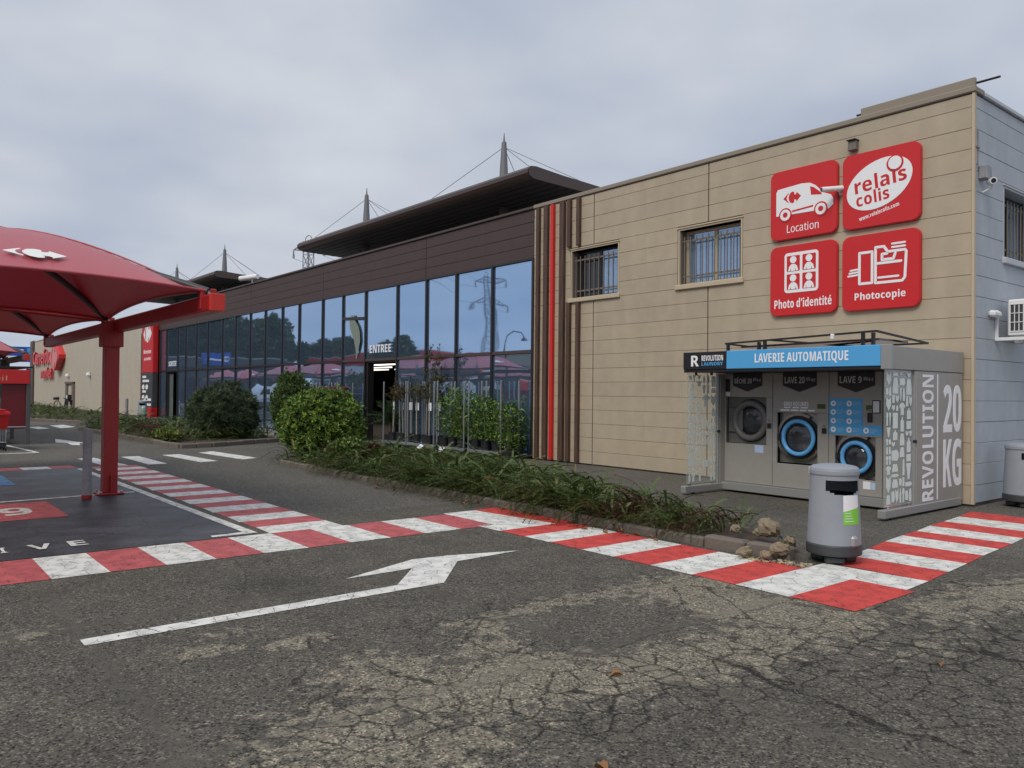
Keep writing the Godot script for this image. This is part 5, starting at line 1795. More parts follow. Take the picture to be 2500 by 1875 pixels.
func bicycle() -> void:
	var t := thing("bicycle", "dark city bicycle with basket and child seat against the far wall", "bicycle", Vector3(-66.6, 0, -11.2), deg_to_rad(28))
	for x in [-0.58, 0.58]:
		var w := holder("wheel", t)
		w.position = Vector3(x, 0.35, 0)
		obj("tyre", MB.new().torus(0.33, 0.024, Vector3.ZERO, 28, 6), M.black_plastic, w)
		var sp := MB.new()
		for k in 10:
			var a := TAU * k / 10
			sp.tube([Vector3.ZERO, Vector3(cos(a), sin(a), 0) * 0.32], 0.004, 4, false)
		obj("spokes", sp, M.galvanised, w)
		obj("mudguard", MB.new().ring(0.36, 0.375, 0.03, Vector3(0, 0, -0.015), 16, 0.3, PI * 0.95), M.black_plastic, w)
	var f := MB.new()
	f.tube([Vector3(-0.58, 0.35, 0), Vector3(-0.46, 0.68, 0), Vector3(-0.40, 0.98, 0)], 0.018, 8)
	f.tube([Vector3(-0.45, 0.72, 0), Vector3(-0.05, 0.33, 0), Vector3(0.18, 0.30, 0), Vector3(0.30, 0.85, 0)], 0.022, 8)
	f.tube([Vector3(0.18, 0.30, 0), Vector3(0.58, 0.35, 0), Vector3(0.27, 0.68, 0)], 0.014, 8)
	obj("frame", f, M.black_plastic, t)
	obj("handlebar", MB.new().tube([Vector3(-0.40, 0.98, 0), Vector3(-0.44, 1.04, 0.12), Vector3(-0.30, 1.06, 0.26), Vector3(-0.14, 1.02, 0.28)], 0.014, 8).tube([Vector3(-0.40, 0.98, 0), Vector3(-0.44, 1.04, -0.12), Vector3(-0.30, 1.06, -0.26), Vector3(-0.14, 1.02, -0.28)], 0.014, 8), M.galvanised, t)
	obj("basket", MB.new().bbc(Vector3(-0.82, 0.76, -0.16), Vector3(-0.52, 0.96, 0.16), 0.03), M.black_plastic, t)
	obj("saddle", MB.new().bbc(Vector3(0.16, 0.86, -0.09), Vector3(0.42, 0.93, 0.09), 0.03), M.black_plastic, t)
	var cs := holder("child_seat", t)
	obj("seat_shell", MB.new().bbc(Vector3(0.40, 0.72, -0.17), Vector3(0.75, 0.86, 0.17), 0.04).bbc(Vector3(0.66, 0.80, -0.17), Vector3(0.78, 1.16, 0.17), 0.04).bbc(Vector3(0.55, 0.40, -0.2), Vector3(0.82, 0.76, -0.13), 0.03).bbc(Vector3(0.55, 0.40, 0.13), Vector3(0.82, 0.76, 0.2), 0.03), M.black_plastic, cs)
	obj("cushion", MB.new().bbc(Vector3(0.50, 0.86, -0.13), Vector3(0.66, 1.10, 0.13), 0.03), M.paper, cs)
	obj("carrier", MB.new().bar(Vector3(0.30, 0.72, 0), Vector3(0.85, 0.72, 0), 0.14, 0.02), M.black_plastic, t)
	obj("kickstand", MB.new().tube([Vector3(0.2, 0.3, 0.02), Vector3(0.28, 0.01, 0.16)], 0.01, 6), M.galvanised, t)
	obj("crank", MB.new().tube([Vector3(0.08, 0.16, 0.06), Vector3(0.28, 0.44, 0.06)], 0.012, 6).at(Vector3(0.18, 0.30, 0.03)).ring(0.05, 0.09, 0.01, Vector3.ZERO, 16), M.galvanised, t)

# ------------------------------------------------------------------ planting beds
func kerb_line(parent: Node, pts: Array, step: float, w: float, h: float, r: RandomNumberGenerator, lean := 0.0) -> void:
	for i in pts.size() - 1:
		var a := Vector3(pts[i][0], 0, pts[i][1])
		var b := Vector3(pts[i + 1][0], 0, pts[i + 1][1])
		var n := maxi(1, roundi((b - a).length() / step))
		for k in n:
			var p := a.lerp(b, float(k) / n)
			var q := a.lerp(b, float(k + 1) / n)
			var d := (q - p).normalized()
			var len := (q - p).length() - 0.015
			var o := obj("kerb_stone", MB.new().bb(Vector3.ZERO, Vector3(len, h, w * r.randf_range(0.9, 1.08)), 0.022), M.kerb, parent)
			o.transform = Transform3D(Basis(d, Vector3.UP, d.cross(Vector3.UP)), (p + q) / 2 + Vector3(0, h / 2 - 0.035 + r.randf_range(-0.012, 0.012), 0))
			o.rotate_object_local(Vector3(0, 1, 0), r.randf_range(-0.02, 0.02))
			o.rotate_object_local(Vector3(1, 0, 0), r.randf_range(-0.03, 0.03) + lean)

func leaf_mesh(l: float, w: float, fold := 0.25) -> ArrayMesh:
	# pointed leaf along +z, folded on its midrib
	var mb := MB.new()
	var pts := [[0.0, 0.0, 0.0], [0.3, 0.85, 0.02], [0.62, 0.95, 0.0], [1.0, 0.0, -0.14]]
	for i in 3:
		var a: Array = pts[i]
		var b: Array = pts[i + 1]
		var ma := Vector3(0, a[2] * l, a[0] * l)
		var mc := Vector3(0, b[2] * l, b[0] * l)
		for s in [-1, 1]:
			var ea := ma + Vector3(s * a[1] * w / 2, a[1] * w * fold, 0)
			var eb := mc + Vector3(s * b[1] * w / 2, b[1] * w * fold, 0)
			if i == 0:
				mb.to(ma, mc, eb, Vector3(0, -9, 0))
			elif i == 2:
				mb.to(ma, ea, mc, Vector3(0, -9, 0))
			else:
				mb.qo(ma, mc, eb, ea, Vector3(0, -9, 0))
	return mb.mesh()

func tuft_mesh(n: int, l: float, w: float, sd: int, spread := 0.9) -> ArrayMesh:
	# whorl of simple leaves pointing along +y
	var r := RandomNumberGenerator.new()
	r.seed = sd
	var mb := MB.new()
	for k in n:
		var a := TAU * k / n + r.randf_range(-0.4, 0.4)
		var e := r.randf_range(0.25, 1.0) * spread
		var d := Vector3(cos(a) * sin(e), cos(e), sin(a) * sin(e))
		var s := d.cross(Vector3(-sin(a), 0.3, cos(a))).normalized()
		s = Vector3(-sin(a), r.randf_range(-0.4, 0.4), cos(a)).normalized()
		var ll := l * r.randf_range(0.7, 1.15)
		var t := r.randf_range(0.92, 1.08)
		mb.col = Color(t, t, t)
		var b := Vector3(r.randf_range(-0.2, 0.2), r.randf_range(-0.3, 0.2), r.randf_range(-0.2, 0.2)) * l
		mb.t(b, b + d * ll * 0.55 + s * w / 2, b + d * ll)
		mb.t(b, b + d * ll, b + d * ll * 0.55 - s * w / 2)
	return mb.mesh()

func spray_mesh(l: float, n: int, lw: float, ll: float, sd: int, droop := 0.35, wide := false) -> ArrayMesh:
	# arching twig along +z with short side leaves
	var r := RandomNumberGenerator.new()
	r.seed = sd
	var mb := MB.new()
	var P := func(t: float) -> Vector3: return Vector3(sin(t * 2.0 + sd) * 0.04 * l, l * (0.55 * t - droop * t * t * 1.4), l * t)
	for k in 5:
		var a: Vector3 = P.call(k / 5.0)
		var b: Vector3 = P.call((k + 1) / 5.0)
		mb.col = Color(0.55, 0.42, 0.30)
		mb.q(a + Vector3(0.004, 0, 0), b + Vector3(0.003, 0, 0), b - Vector3(0.003, 0, 0), a - Vector3(0.004, 0, 0))
	for k in n:
		var t := 0.08 + 0.92 * k / n
		var p: Vector3 = P.call(t)
		var s := -1.0 if k % 2 == 0 else 1.0
		var d := Vector3(s * r.randf_range(0.5, 1.0), r.randf_range(0.05, 0.8), r.randf_range(0.3, 0.9)).normalized()
		var q := d.cross(Vector3(r.randf_range(-0.4, 0.4), 1, r.randf_range(-0.4, 0.4))).normalized()
		var len := ll * r.randf_range(0.6, 1.2) * (1.1 - 0.5 * t)
		var c := r.randf_range(0.8, 1.2)
		mb.col = Color(c, c, c * 0.95)
		mb.t(p + q * lw / 2, p + d * len, p - q * lw / 2)
		if wide:
			mb.t(p, p + d * len, p + d * len * 0.5 - q * lw / 2)
	return mb.mesh()

func inside(pl: PackedVector2Array, p: Vector2) -> bool:
	return Geometry2D.is_point_in_polygon(p, pl)

func pv(a: Array) -> PackedVector2Array:
	var p := PackedVector2Array()
	for k in a:
		p.append(Vector2(k[0], k[1]))
	return p

func soil(parent: Node, out: Array, h: float, sd: int) -> void:
	# gently uneven soil: triangulated outline refined on a grid
	var pl := pv(out)
	var nz := noise(FastNoiseLite.TYPE_SIMPLEX_SMOOTH, 0.9, sd, 3)
	var bx := Rect2(pl[0], Vector2.ZERO)
	for p in pl:
		bx = bx.expand(p)
	var mb := MB.new()
	var st := 0.4 if bx.size.x < 20 else 0.9
	var x := bx.position.x
	while x < bx.end.x:
		var z := bx.position.y
		while z < bx.end.y:
			for cell in Geometry2D.intersect_polygons(pl, PackedVector2Array([Vector2(x, z), Vector2(x + st, z), Vector2(x + st, z + st), Vector2(x, z + st)])):
				var tr := Geometry2D.triangulate_polygon(cell)
				for i in range(0, tr.size(), 3):
					var v := []
					for j in 3:
						var p: Vector2 = cell[tr[i + j]]
						v.append(Vector3(p.x, h + 0.04 * nz.get_noise_2d(p.x, p.y), p.y))
					mb.to(v[0], v[1], v[2], v[0] - Vector3(0, 5, 0))
			z += st
		x += st
	obj("soil", mb, M.soil, parent)

func ground_cover(called: String, label: String, out: Array, count: int, sc: float, y: float, red: Callable, sd: int, cat := "ground cover", bare = null, low = null) -> void:
	var r := RandomNumberGenerator.new()
	r.seed = sd
	var pl := pv(out)
	var bx := Rect2(pl[0], Vector2.ZERO)
	for p in pl:
		bx = bx.expand(p)
	var nz := noise(FastNoiseLite.TYPE_SIMPLEX_SMOOTH, 0.7, sd, 2)
	for var_ in 3:
		pass
	var xs := [[], []]
	var cs := [[], []]
	var n := 0
	var tries := 0
	while n < count and tries < count * 20:
		tries += 1
		var p := Vector2(r.randf_range(bx.position.x, bx.end.x), r.randf_range(bx.position.y, bx.end.y))
		if not inside(pl, p) or (bare != null and bare.call(p, r.randf())):
			continue
		n += 1
		var d := nz.get_noise_2d(p.x, p.y)
		var rd: float = red.call(p) + 0.35 * d
		var s: float = sc * r.randf_range(0.6, 1.15) * (1.0 + 0.5 * d) * (low.call(p) if low != null else 1.0)
		var b := Basis(Vector3.UP, r.randf() * TAU if r.randf() < 0.55 else r.randf_range(-0.9, 0.7)) * Basis(Vector3.RIGHT, r.randf_range(-0.75, 0.15))
		var k := r.randi() % 2
		xs[k].append(Transform3D(b.scaled(Vector3.ONE * s), Vector3(p.x, y + r.randf_range(0.0, 0.11) * s + 0.05 * d, p.y)))
		var c: Color
		var v := r.randf_range(0.65, 1.3)
		if rd > 0.4 and r.randf() < 0.75:
			c = Color(0.115, 0.045, 0.035) * v
		elif r.randf() < 0.08:
			c = Color(0.17, 0.15, 0.06) * v
		else:
			c = Color(0.072, 0.112, 0.036).lerp(Color(0.125, 0.165, 0.050), r.randf() * 0.8) * v
		cs[k].append(c)
	var t := Node3D.new()
	t.name = numbered(called)
	t.set_meta("kind", "stuff")
	add_child(t)
	t.set_meta("label", label)
	t.set_meta("category", cat)
	for k in 2:
		many("foliage", spray_mesh(0.62, 84 if sc < 0.95 else 44, 0.013 if sc < 0.95 else 0.02, 0.045 if sc < 0.95 else 0.06, sd + k, 0.44 + 0.12 * k), M.leaf, xs[k], cs[k], t)

func beds() -> void:
	var r := RandomNumberGenerator.new()
	r.seed = 515
	# ---- bed in front of the shop, next to the kiosk
	var b := setting("planting_bed")
	var out := [[-4.35, -7.02], [-5.2, -6.92], [-8.5, -6.92], [-12.5, -6.92], [-16.7, -7.0], [-17.35, -7.4], [-18.6, -8.7], [-19.2, -10.0], [-18.6, -10.45], [-17.4, -10.15], [-14.2, -9.75], [-11.0, -9.05], [-9.8, -8.85], [-5.7, -7.9], [-5.1, -7.75], [-4.5, -7.45]]
	soil(b, out, 0.07, 5)
	kerb_line(b, [[-5.25, -6.93], [-8.5, -6.95], [-12.5, -6.95], [-16.6, -7.02]], 0.62, 0.12, 0.13, r, 0.03)
	kerb_line(b, [[-16.6, -7.02], [-17.3, -7.42], [-18.6, -8.75], [-19.2, -10.0]], 0.45, 0.13, 0.15, r)
	kerb_line(b, [[-4.28, -7.02], [-4.75, -6.96], [-5.24, -6.93]], 0.5, 0.15, 0.17, r, 0.06)
	kerb_line(b, [[-18.6, -10.47], [-17.4, -10.17], [-14.2, -9.77], [-11.0, -9.07], [-9.8, -8.87], [-5.7, -7.92], [-5.1, -7.77]], 0.7, 0.10, 0.12, r)
	var red := func(p: Vector2) -> float:
		return maxf(maxf(0.62 * exp(-(pow((p.x + 6.6) / 0.7, 2) + pow((p.y + 7.3) / 0.6, 2))), 0.6 * exp(-(pow((p.x + 14.3) / 1.1, 2) + pow((p.y + 7.5) / 0.5, 2)))), 0.5 * exp(-pow((p.x + 5.6) / 0.3, 2)))
	var bare := func(p: Vector2, q: float) -> bool:
		return (p.x < -14.8 and q < 0.86) or (p.x > -5.25 and q < 0.9) or Vector2(p.x + 17.9, p.y + 8.5).length() < 0.9
	ground_cover("ground_cover", "low green and rust-tinged ground cover filling the bed before the kiosk", out, 5600, 0.92, 0.07, red, 901, "ground cover", bare, func(p: Vector2) -> float: return clampf(0.45 + (-4.6 - p.x) * 0.22, 0.45, 1.0))
	# ---- beds further along
	b = setting("planting_bed")
	out = [[-22.7, -6.75], [-28.8, -6.6], [-34.2, -6.5], [-35.0, -7.6], [-34.5, -10.6], [-27.0, -10.7], [-24.0, -9.9], [-22.7, -7.5]]
	soil(b, out, 0.08, 6)
	kerb_line(b, [[-22.5, -6.62], [-28.8, -6.5], [-34.3, -6.38], [-35.2, -7.6]], 0.8, 0.14, 0.17, r)
	kerb_line(b, [[-22.5, -6.62], [-22.6, -7.5], [-23.9, -10.0]], 0.55, 0.14, 0.17, r)
	red = func(p: Vector2) -> float:
		return 0.85 * exp(-(pow((p.x + 26.8) / 1.4, 2) + pow((p.y + 7.2) / 0.6, 2)))
	bare = func(p: Vector2, q: float) -> bool:
		return p.x > -24.6 and q < 0.93
	ground_cover("ground_cover", "low green ground cover around the dark shrub in the middle bed", out, 2600, 1.0, 0.08, red, 902, "ground cover", bare)
	b = setting("planting_bed")
	out = [[-40.6, -8.0], [-45.0, -6.3], [-60.0, -5.8], [-86.0, -6.5], [-86.0, -11.6], [-52.0, -11.2], [-41.0, -10.6]]
	soil(b, out, 0.08, 7)
	kerb_line(b, [[-40.5, -7.9], [-45.0, -6.15], [-60.0, -5.65], [-80.0, -6.2]], 1.2, 0.16, 0.17, r)
	red = func(p: Vector2) -> float: return 0.0
	ground_cover("ground_cover", "low green ground cover in the far bed before the pale wall", out, 3200, 0.96, 0.0, red, 903)

func lump(rad: Vector3, sd: int, amp: float, seg := 14) -> MB:
	var nz := noise(FastNoiseLite.TYPE_SIMPLEX_SMOOTH, 0.8, sd, 4)
	var mb := MB.new()
	var P := func(i: int, j: int) -> Vector3:
		var a := TAU * (i % seg) / seg
		var e := PI * j / (seg / 2) - PI / 2
		var d := Vector3(cos(a) * cos(e), sin(e), sin(a) * cos(e))
		return d * rad * (1.0 + amp * nz.get_noise_3d(d.x * 2, d.y * 2, d.z * 2) * 1.6)
	for j in seg / 2:
		for i in seg:
			var a: Vector3 = P.call(i, j)
			var b: Vector3 = P.call(i + 1, j)
			var c: Vector3 = P.call(i + 1, j + 1)
			var d: Vector3 = P.call(i, j + 1)
			if j > 0:
				mb.to(a, b, c, Vector3.ZERO)
			if j < seg / 2 - 1:
				mb.to(a, c, d, Vector3.ZERO)
	return mb

func shrub(label: String, at: Vector3, rad: Vector3, n: int, sd: int, kind: int, cols: Array) -> void:
	var t := thing("shrub", label, "shrub", at)
	var r := RandomNumberGenerator.new()
	r.seed = sd
	var nz := noise(FastNoiseLite.TYPE_SIMPLEX_SMOOTH, 1.5, sd, 3)
	var cy := rad.y * 0.82
	for k in 6:
		var a := TAU * k / 6 + 0.3
		obj("branch", MB.new().tube([Vector3(cos(a) * 0.06, 0, sin(a) * 0.06), Vector3(cos(a) * rad.x * 0.35, cy * 0.7, sin(a) * rad.z * 0.35), Vector3(cos(a) * rad.x * 0.6, cy * 1.25, sin(a) * rad.z * 0.6)], [0.035, 0.02, 0.008], 6), M.bark, t)
	var core := obj("dark_filler", lump(rad * 0.80, sd, 0.12, 18), M.shrub_core, t)  # solid dark lump added inside to block the view through the leaves
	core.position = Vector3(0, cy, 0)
	var xs := [[], []]
	var cs := [[], []]
	for i in n:
		var a := r.randf() * TAU
		var se := r.randf_range(-0.75, 1.0)
		var ce := sqrt(1.0 - se * se)
		var d := Vector3(cos(a) * ce, se, sin(a) * ce)
		var lumpy := nz.get_noise_3d(d.x * 1.3, d.y * 1.3, d.z * 1.3)
		var k := r.randf_range(0.78, 1.0) * (1.0 + 0.26 * lumpy) + (r.randf() * 0.13 if r.randf() < 0.10 else 0.0)
		var p := d * rad * k + Vector3(0, cy, 0)
		if p.y < 0.03:
			p.y = r.randf_range(0.03, 0.15)
		var up := (d + Vector3(0, 0.5, 0) + Vector3(r.randf_range(-0.5, 0.5), r.randf_range(-0.5, 0.5), r.randf_range(-0.5, 0.5))).normalized()
		var s := up.cross(Vector3(r.randf_range(-1, 1), 0.2, r.randf_range(-1, 1))).normalized()
		var b := Basis(s, up, s.cross(up))
		var w := r.randi() % 2
		xs[w].append(Transform3D(b.scaled(Vector3.ONE * r.randf_range(0.55, 1.4)), p))
		var c: Color = (cols[0] as Color).lerp(cols[1], clampf(r.randf() * 0.75 + 0.5 * lumpy, 0, 1))
		if r.randf() < cols[3]:
			c = cols[2]
		cs[w].append(c * r.randf_range(0.75, 1.25))
	for w in 2:
		many("crown", tuft_mesh(9, 0.075, 0.032, sd + w) if kind == 0 else tuft_mesh(16, 0.13, 0.014, sd + w, 1.1), M.leaf, xs[w], cs[w], t)

func rosette(label: String, at: Vector3, s: float, sd: int) -> void:
	var t := thing("weed", label, "plant", at, 0.0)
	var r := RandomNumberGenerator.new()
	r.seed = sd
	var xs := []
	var cs := []
	for k in 22:
		var b := Basis(Vector3.UP, r.randf() * TAU) * Basis(Vector3.RIGHT, r.randf_range(-1.1, -0.1))
		xs.append(Transform3D(b.scaled(Vector3.ONE * s * r.randf_range(0.7, 1.2)), Vector3(r.randf_range(-0.03, 0.03), 0.01, r.randf_range(-0.03, 0.03))))
		cs.append(Color(0.16, 0.25, 0.06) * r.randf_range(0.7, 1.2))
	many("leaves", leaf_mesh(0.24, 0.075), M.leaf, xs, cs, t)
	obj("stalk", MB.new().tube([Vector3.ZERO, Vector3(0.02, 0.25 * s, 0.01), Vector3(0.01, 0.42 * s, 0.03)], 0.005, 5), M.weed_stalk, t)

# ------------------------------------------------------------------ shop plants on trolleys
func plant_trolley(label: String, x0: float, x1: float, z0: float, z1: float) -> void:
	var t := thing("plant_trolley", label, "trolley", Vector3((x0 + x1) / 2, 0, (z0 + z1) / 2), 0.0, "galvanised plant trolleys by the entrance")
	var hx := (x1 - x0) / 2
	var hz := (z0 - z1) / 2
	obj("deck", MB.new().bbc(Vector3(-hx, 0.135, -hz), Vector3(hx, 0.165, hz), 0.006), M.galvanised, t)
	obj("deck_frame", MB.new().bbc(Vector3(-hx, 0.10, hz - 0.03), Vector3(hx, 0.134, hz + 0.004), 0.004).bbc(Vector3(-hx, 0.10, -hz - 0.004), Vector3(hx, 0.134, -hz + 0.03), 0.004), M.galvanised, t)
	for sx in [-1, 1]:
		for sz in [-1, 1]:
			obj("pole", MB.new().bbc(Vector3(sx * (hx - 0.02) - 0.018, 0.10, sz * (hz - 0.02) - 0.018), Vector3(sx * (hx - 0.02) + 0.018, 1.90, sz * (hz - 0.02) + 0.018), 0.005), M.galvanised, t)
			obj("castor", MB.new().at(Vector3(sx * (hx - 0.10), 0.05, sz * (hz - 0.08))).torus(0.032, 0.018, Vector3.ZERO, 14, 6).bar(Vector3.ZERO, Vector3(0, 0.052, 0), 0.02, 0.05), M.black_plastic, t)

var laurel_leaf: Mesh
var fruit_leaf: Mesh

func potted(called: String, label: String, cat: String, at: Vector3, pot_r: float, pot_h: float, group: String) -> Node3D:
	var t := thing(called, label, cat, at, rng.randf() * TAU, group)
	obj("pot", MB.new().lathe([Vector2(0, 0.0), Vector2(pot_r * 0.8, 0.0), Vector2(pot_r, pot_h * 0.92), Vector2(pot_r * 1.06, pot_h * 0.92), Vector2(pot_r * 1.06, pot_h), Vector2(pot_r * 0.92, pot_h), Vector2(pot_r * 0.9, pot_h * 0.9), Vector2(0, pot_h * 0.9)], 18), M.pot, t)
	return t

func laurel(label: String, at: Vector3, h: float, wide: float, n: int) -> void:
	var t := potted("cherry_laurel", label, "plant", at, 0.13, 0.24, "potted cherry laurels")
	for k in 4:
		var a := TAU * k / 4 + rng.randf()
		obj("stem", MB.new().tube([Vector3(0, 0.2, 0), Vector3(cos(a) * 0.06, 0.2 + h * 0.4, sin(a) * 0.06), Vector3(cos(a) * wide * 0.5, 0.2 + h * 0.85, sin(a) * wide * 0.5)], [0.011, 0.008, 0.004], 5), M.weed_stalk, t)
	var xs := []
	var cs := []
	for k in n:
		var y := rng.randf()
		var a := rng.randf() * TAU
		var rr := wide * sqrt(rng.randf()) * (0.75 + 0.5 * sin(y * PI)) * (1.0 if y < 0.85 else 0.6)
		var b := Basis(Vector3.UP, a + rng.randf_range(-0.9, 0.9)) * Basis(Vector3.RIGHT, rng.randf_range(-1.0, 0.45)) * Basis(Vector3.BACK, rng.randf_range(-0.5, 0.5))
		xs.append(Transform3D(b.scaled(Vector3.ONE * rng.randf_range(0.75, 1.2)), Vector3(sin(a) * rr, 0.25 + y * h, cos(a) * rr)))
		cs.append(Color(0.085, 0.155, 0.034).lerp(Color(0.22, 0.34, 0.07), pow(rng.randf(), 1.4)) * rng.randf_range(0.7, 1.2))
	many("foliage", laurel_leaf, M.leaf, xs, cs, t)

func fruit_tree(label: String, at: Vector3, top: float, n: int, col: Color) -> void:
	var t := potted("young_tree", label, "tree", at, 0.125, 0.25, "young potted fruit trees")
	var bend := Vector3(rng.randf_range(-0.05, 0.05), 0, rng.randf_range(-0.04, 0.04))
	obj("trunk", MB.new().tube([Vector3(0, 0.2, 0), Vector3(0, 0.6, 0) + bend * 0.6, Vector3(0, 1.1, 0) + bend, Vector3(0, top - 0.2, 0) + bend], [0.016, 0.014, 0.012, 0.004], 7), M.pale_bark, t)
	obj("stake", MB.new().tube([Vector3(0.03, 0.2, 0.02), Vector3(0.03, 1.25, 0.02)], 0.009, 6), M.stake, t)
	obj("price_tag", MB.new().bbc(Vector3(-0.05, 0.92, 0.02), Vector3(0.05, 1.14, 0.024), 0.001), M.paper, t)
	var br := []
	for k in 9:
		var y := lerpf(1.1, top - 0.35, k / 8.0)
		var a := k * 2.4 + rng.randf()
		var l := lerpf(0.34, 0.14, k / 8.0)
		var e := Vector3(cos(a) * l, y + l * rng.randf_range(0.5, 1.1), sin(a) * l) + bend
		br.append([Vector3(0, y, 0) + bend, e])
	br.append([Vector3(0, top - 0.5, 0) + bend, Vector3(0, top, 0) + bend])
	var xs := []
	var cs := []
	for k in br:
		obj("branch", MB.new().tube([k[0], (k[0] + k[1]) / 2 + Vector3(0, -0.02, 0), k[1]], [0.007, 0.005, 0.003], 5), M.bark, t)
		for j in n / br.size():
			var s := rng.randf_range(0.2, 1.05)
			var p: Vector3 = (k[0] as Vector3).lerp(k[1], s) + Vector3(rng.randf_range(-1, 1), rng.randf_range(-1, 1), rng.randf_range(-1, 1)) * 0.06
			var b := Basis(Vector3.UP, rng.randf() * TAU) * Basis(Vector3.RIGHT, rng.randf_range(-0.6, 1.0))
			xs.append(Transform3D(b.scaled(Vector3.ONE * rng.randf_range(0.7, 1.2)), p))
			cs.append(col.lerp(Color(0.20, 0.12, 0.05), rng.randf() * 0.5) * rng.randf_range(0.6, 1.2))
	many("crown", fruit_leaf, M.leaf, xs, cs, t)

func palm(label: String, at: Vector3, s: float) -> void:
	var t := potted("potted_palm", label, "palm", at, 0.2, 0.32, "potted palms by the entrance")
	obj("trunk", MB.new().tube([Vector3(0, 0.28, 0), Vector3(0.01, 0.5, 0), Vector3(0, 0.68 * s, 0)], [0.07, 0.06, 0.045], 9), M.bark, t)
	var xs := []
	var cs := []
	for k in 26:
		var b := Basis(Vector3.UP, k * 2.399) * Basis(Vector3.RIGHT, lerpf(-1.15, 0.3, k / 25.0))
		xs.append(Transform3D(b.scaled(Vector3.ONE * s * rng.randf_range(0.85, 1.15)), Vector3(0, 0.64 * s, 0)))
		cs.append(Color(0.055, 0.095, 0.035) * rng.randf_range(0.7, 1.3))
	many("fronds", spray_mesh(0.75, 56, 0.018, 0.20, 771, 0.40, true), M.leaf, xs, cs, t)

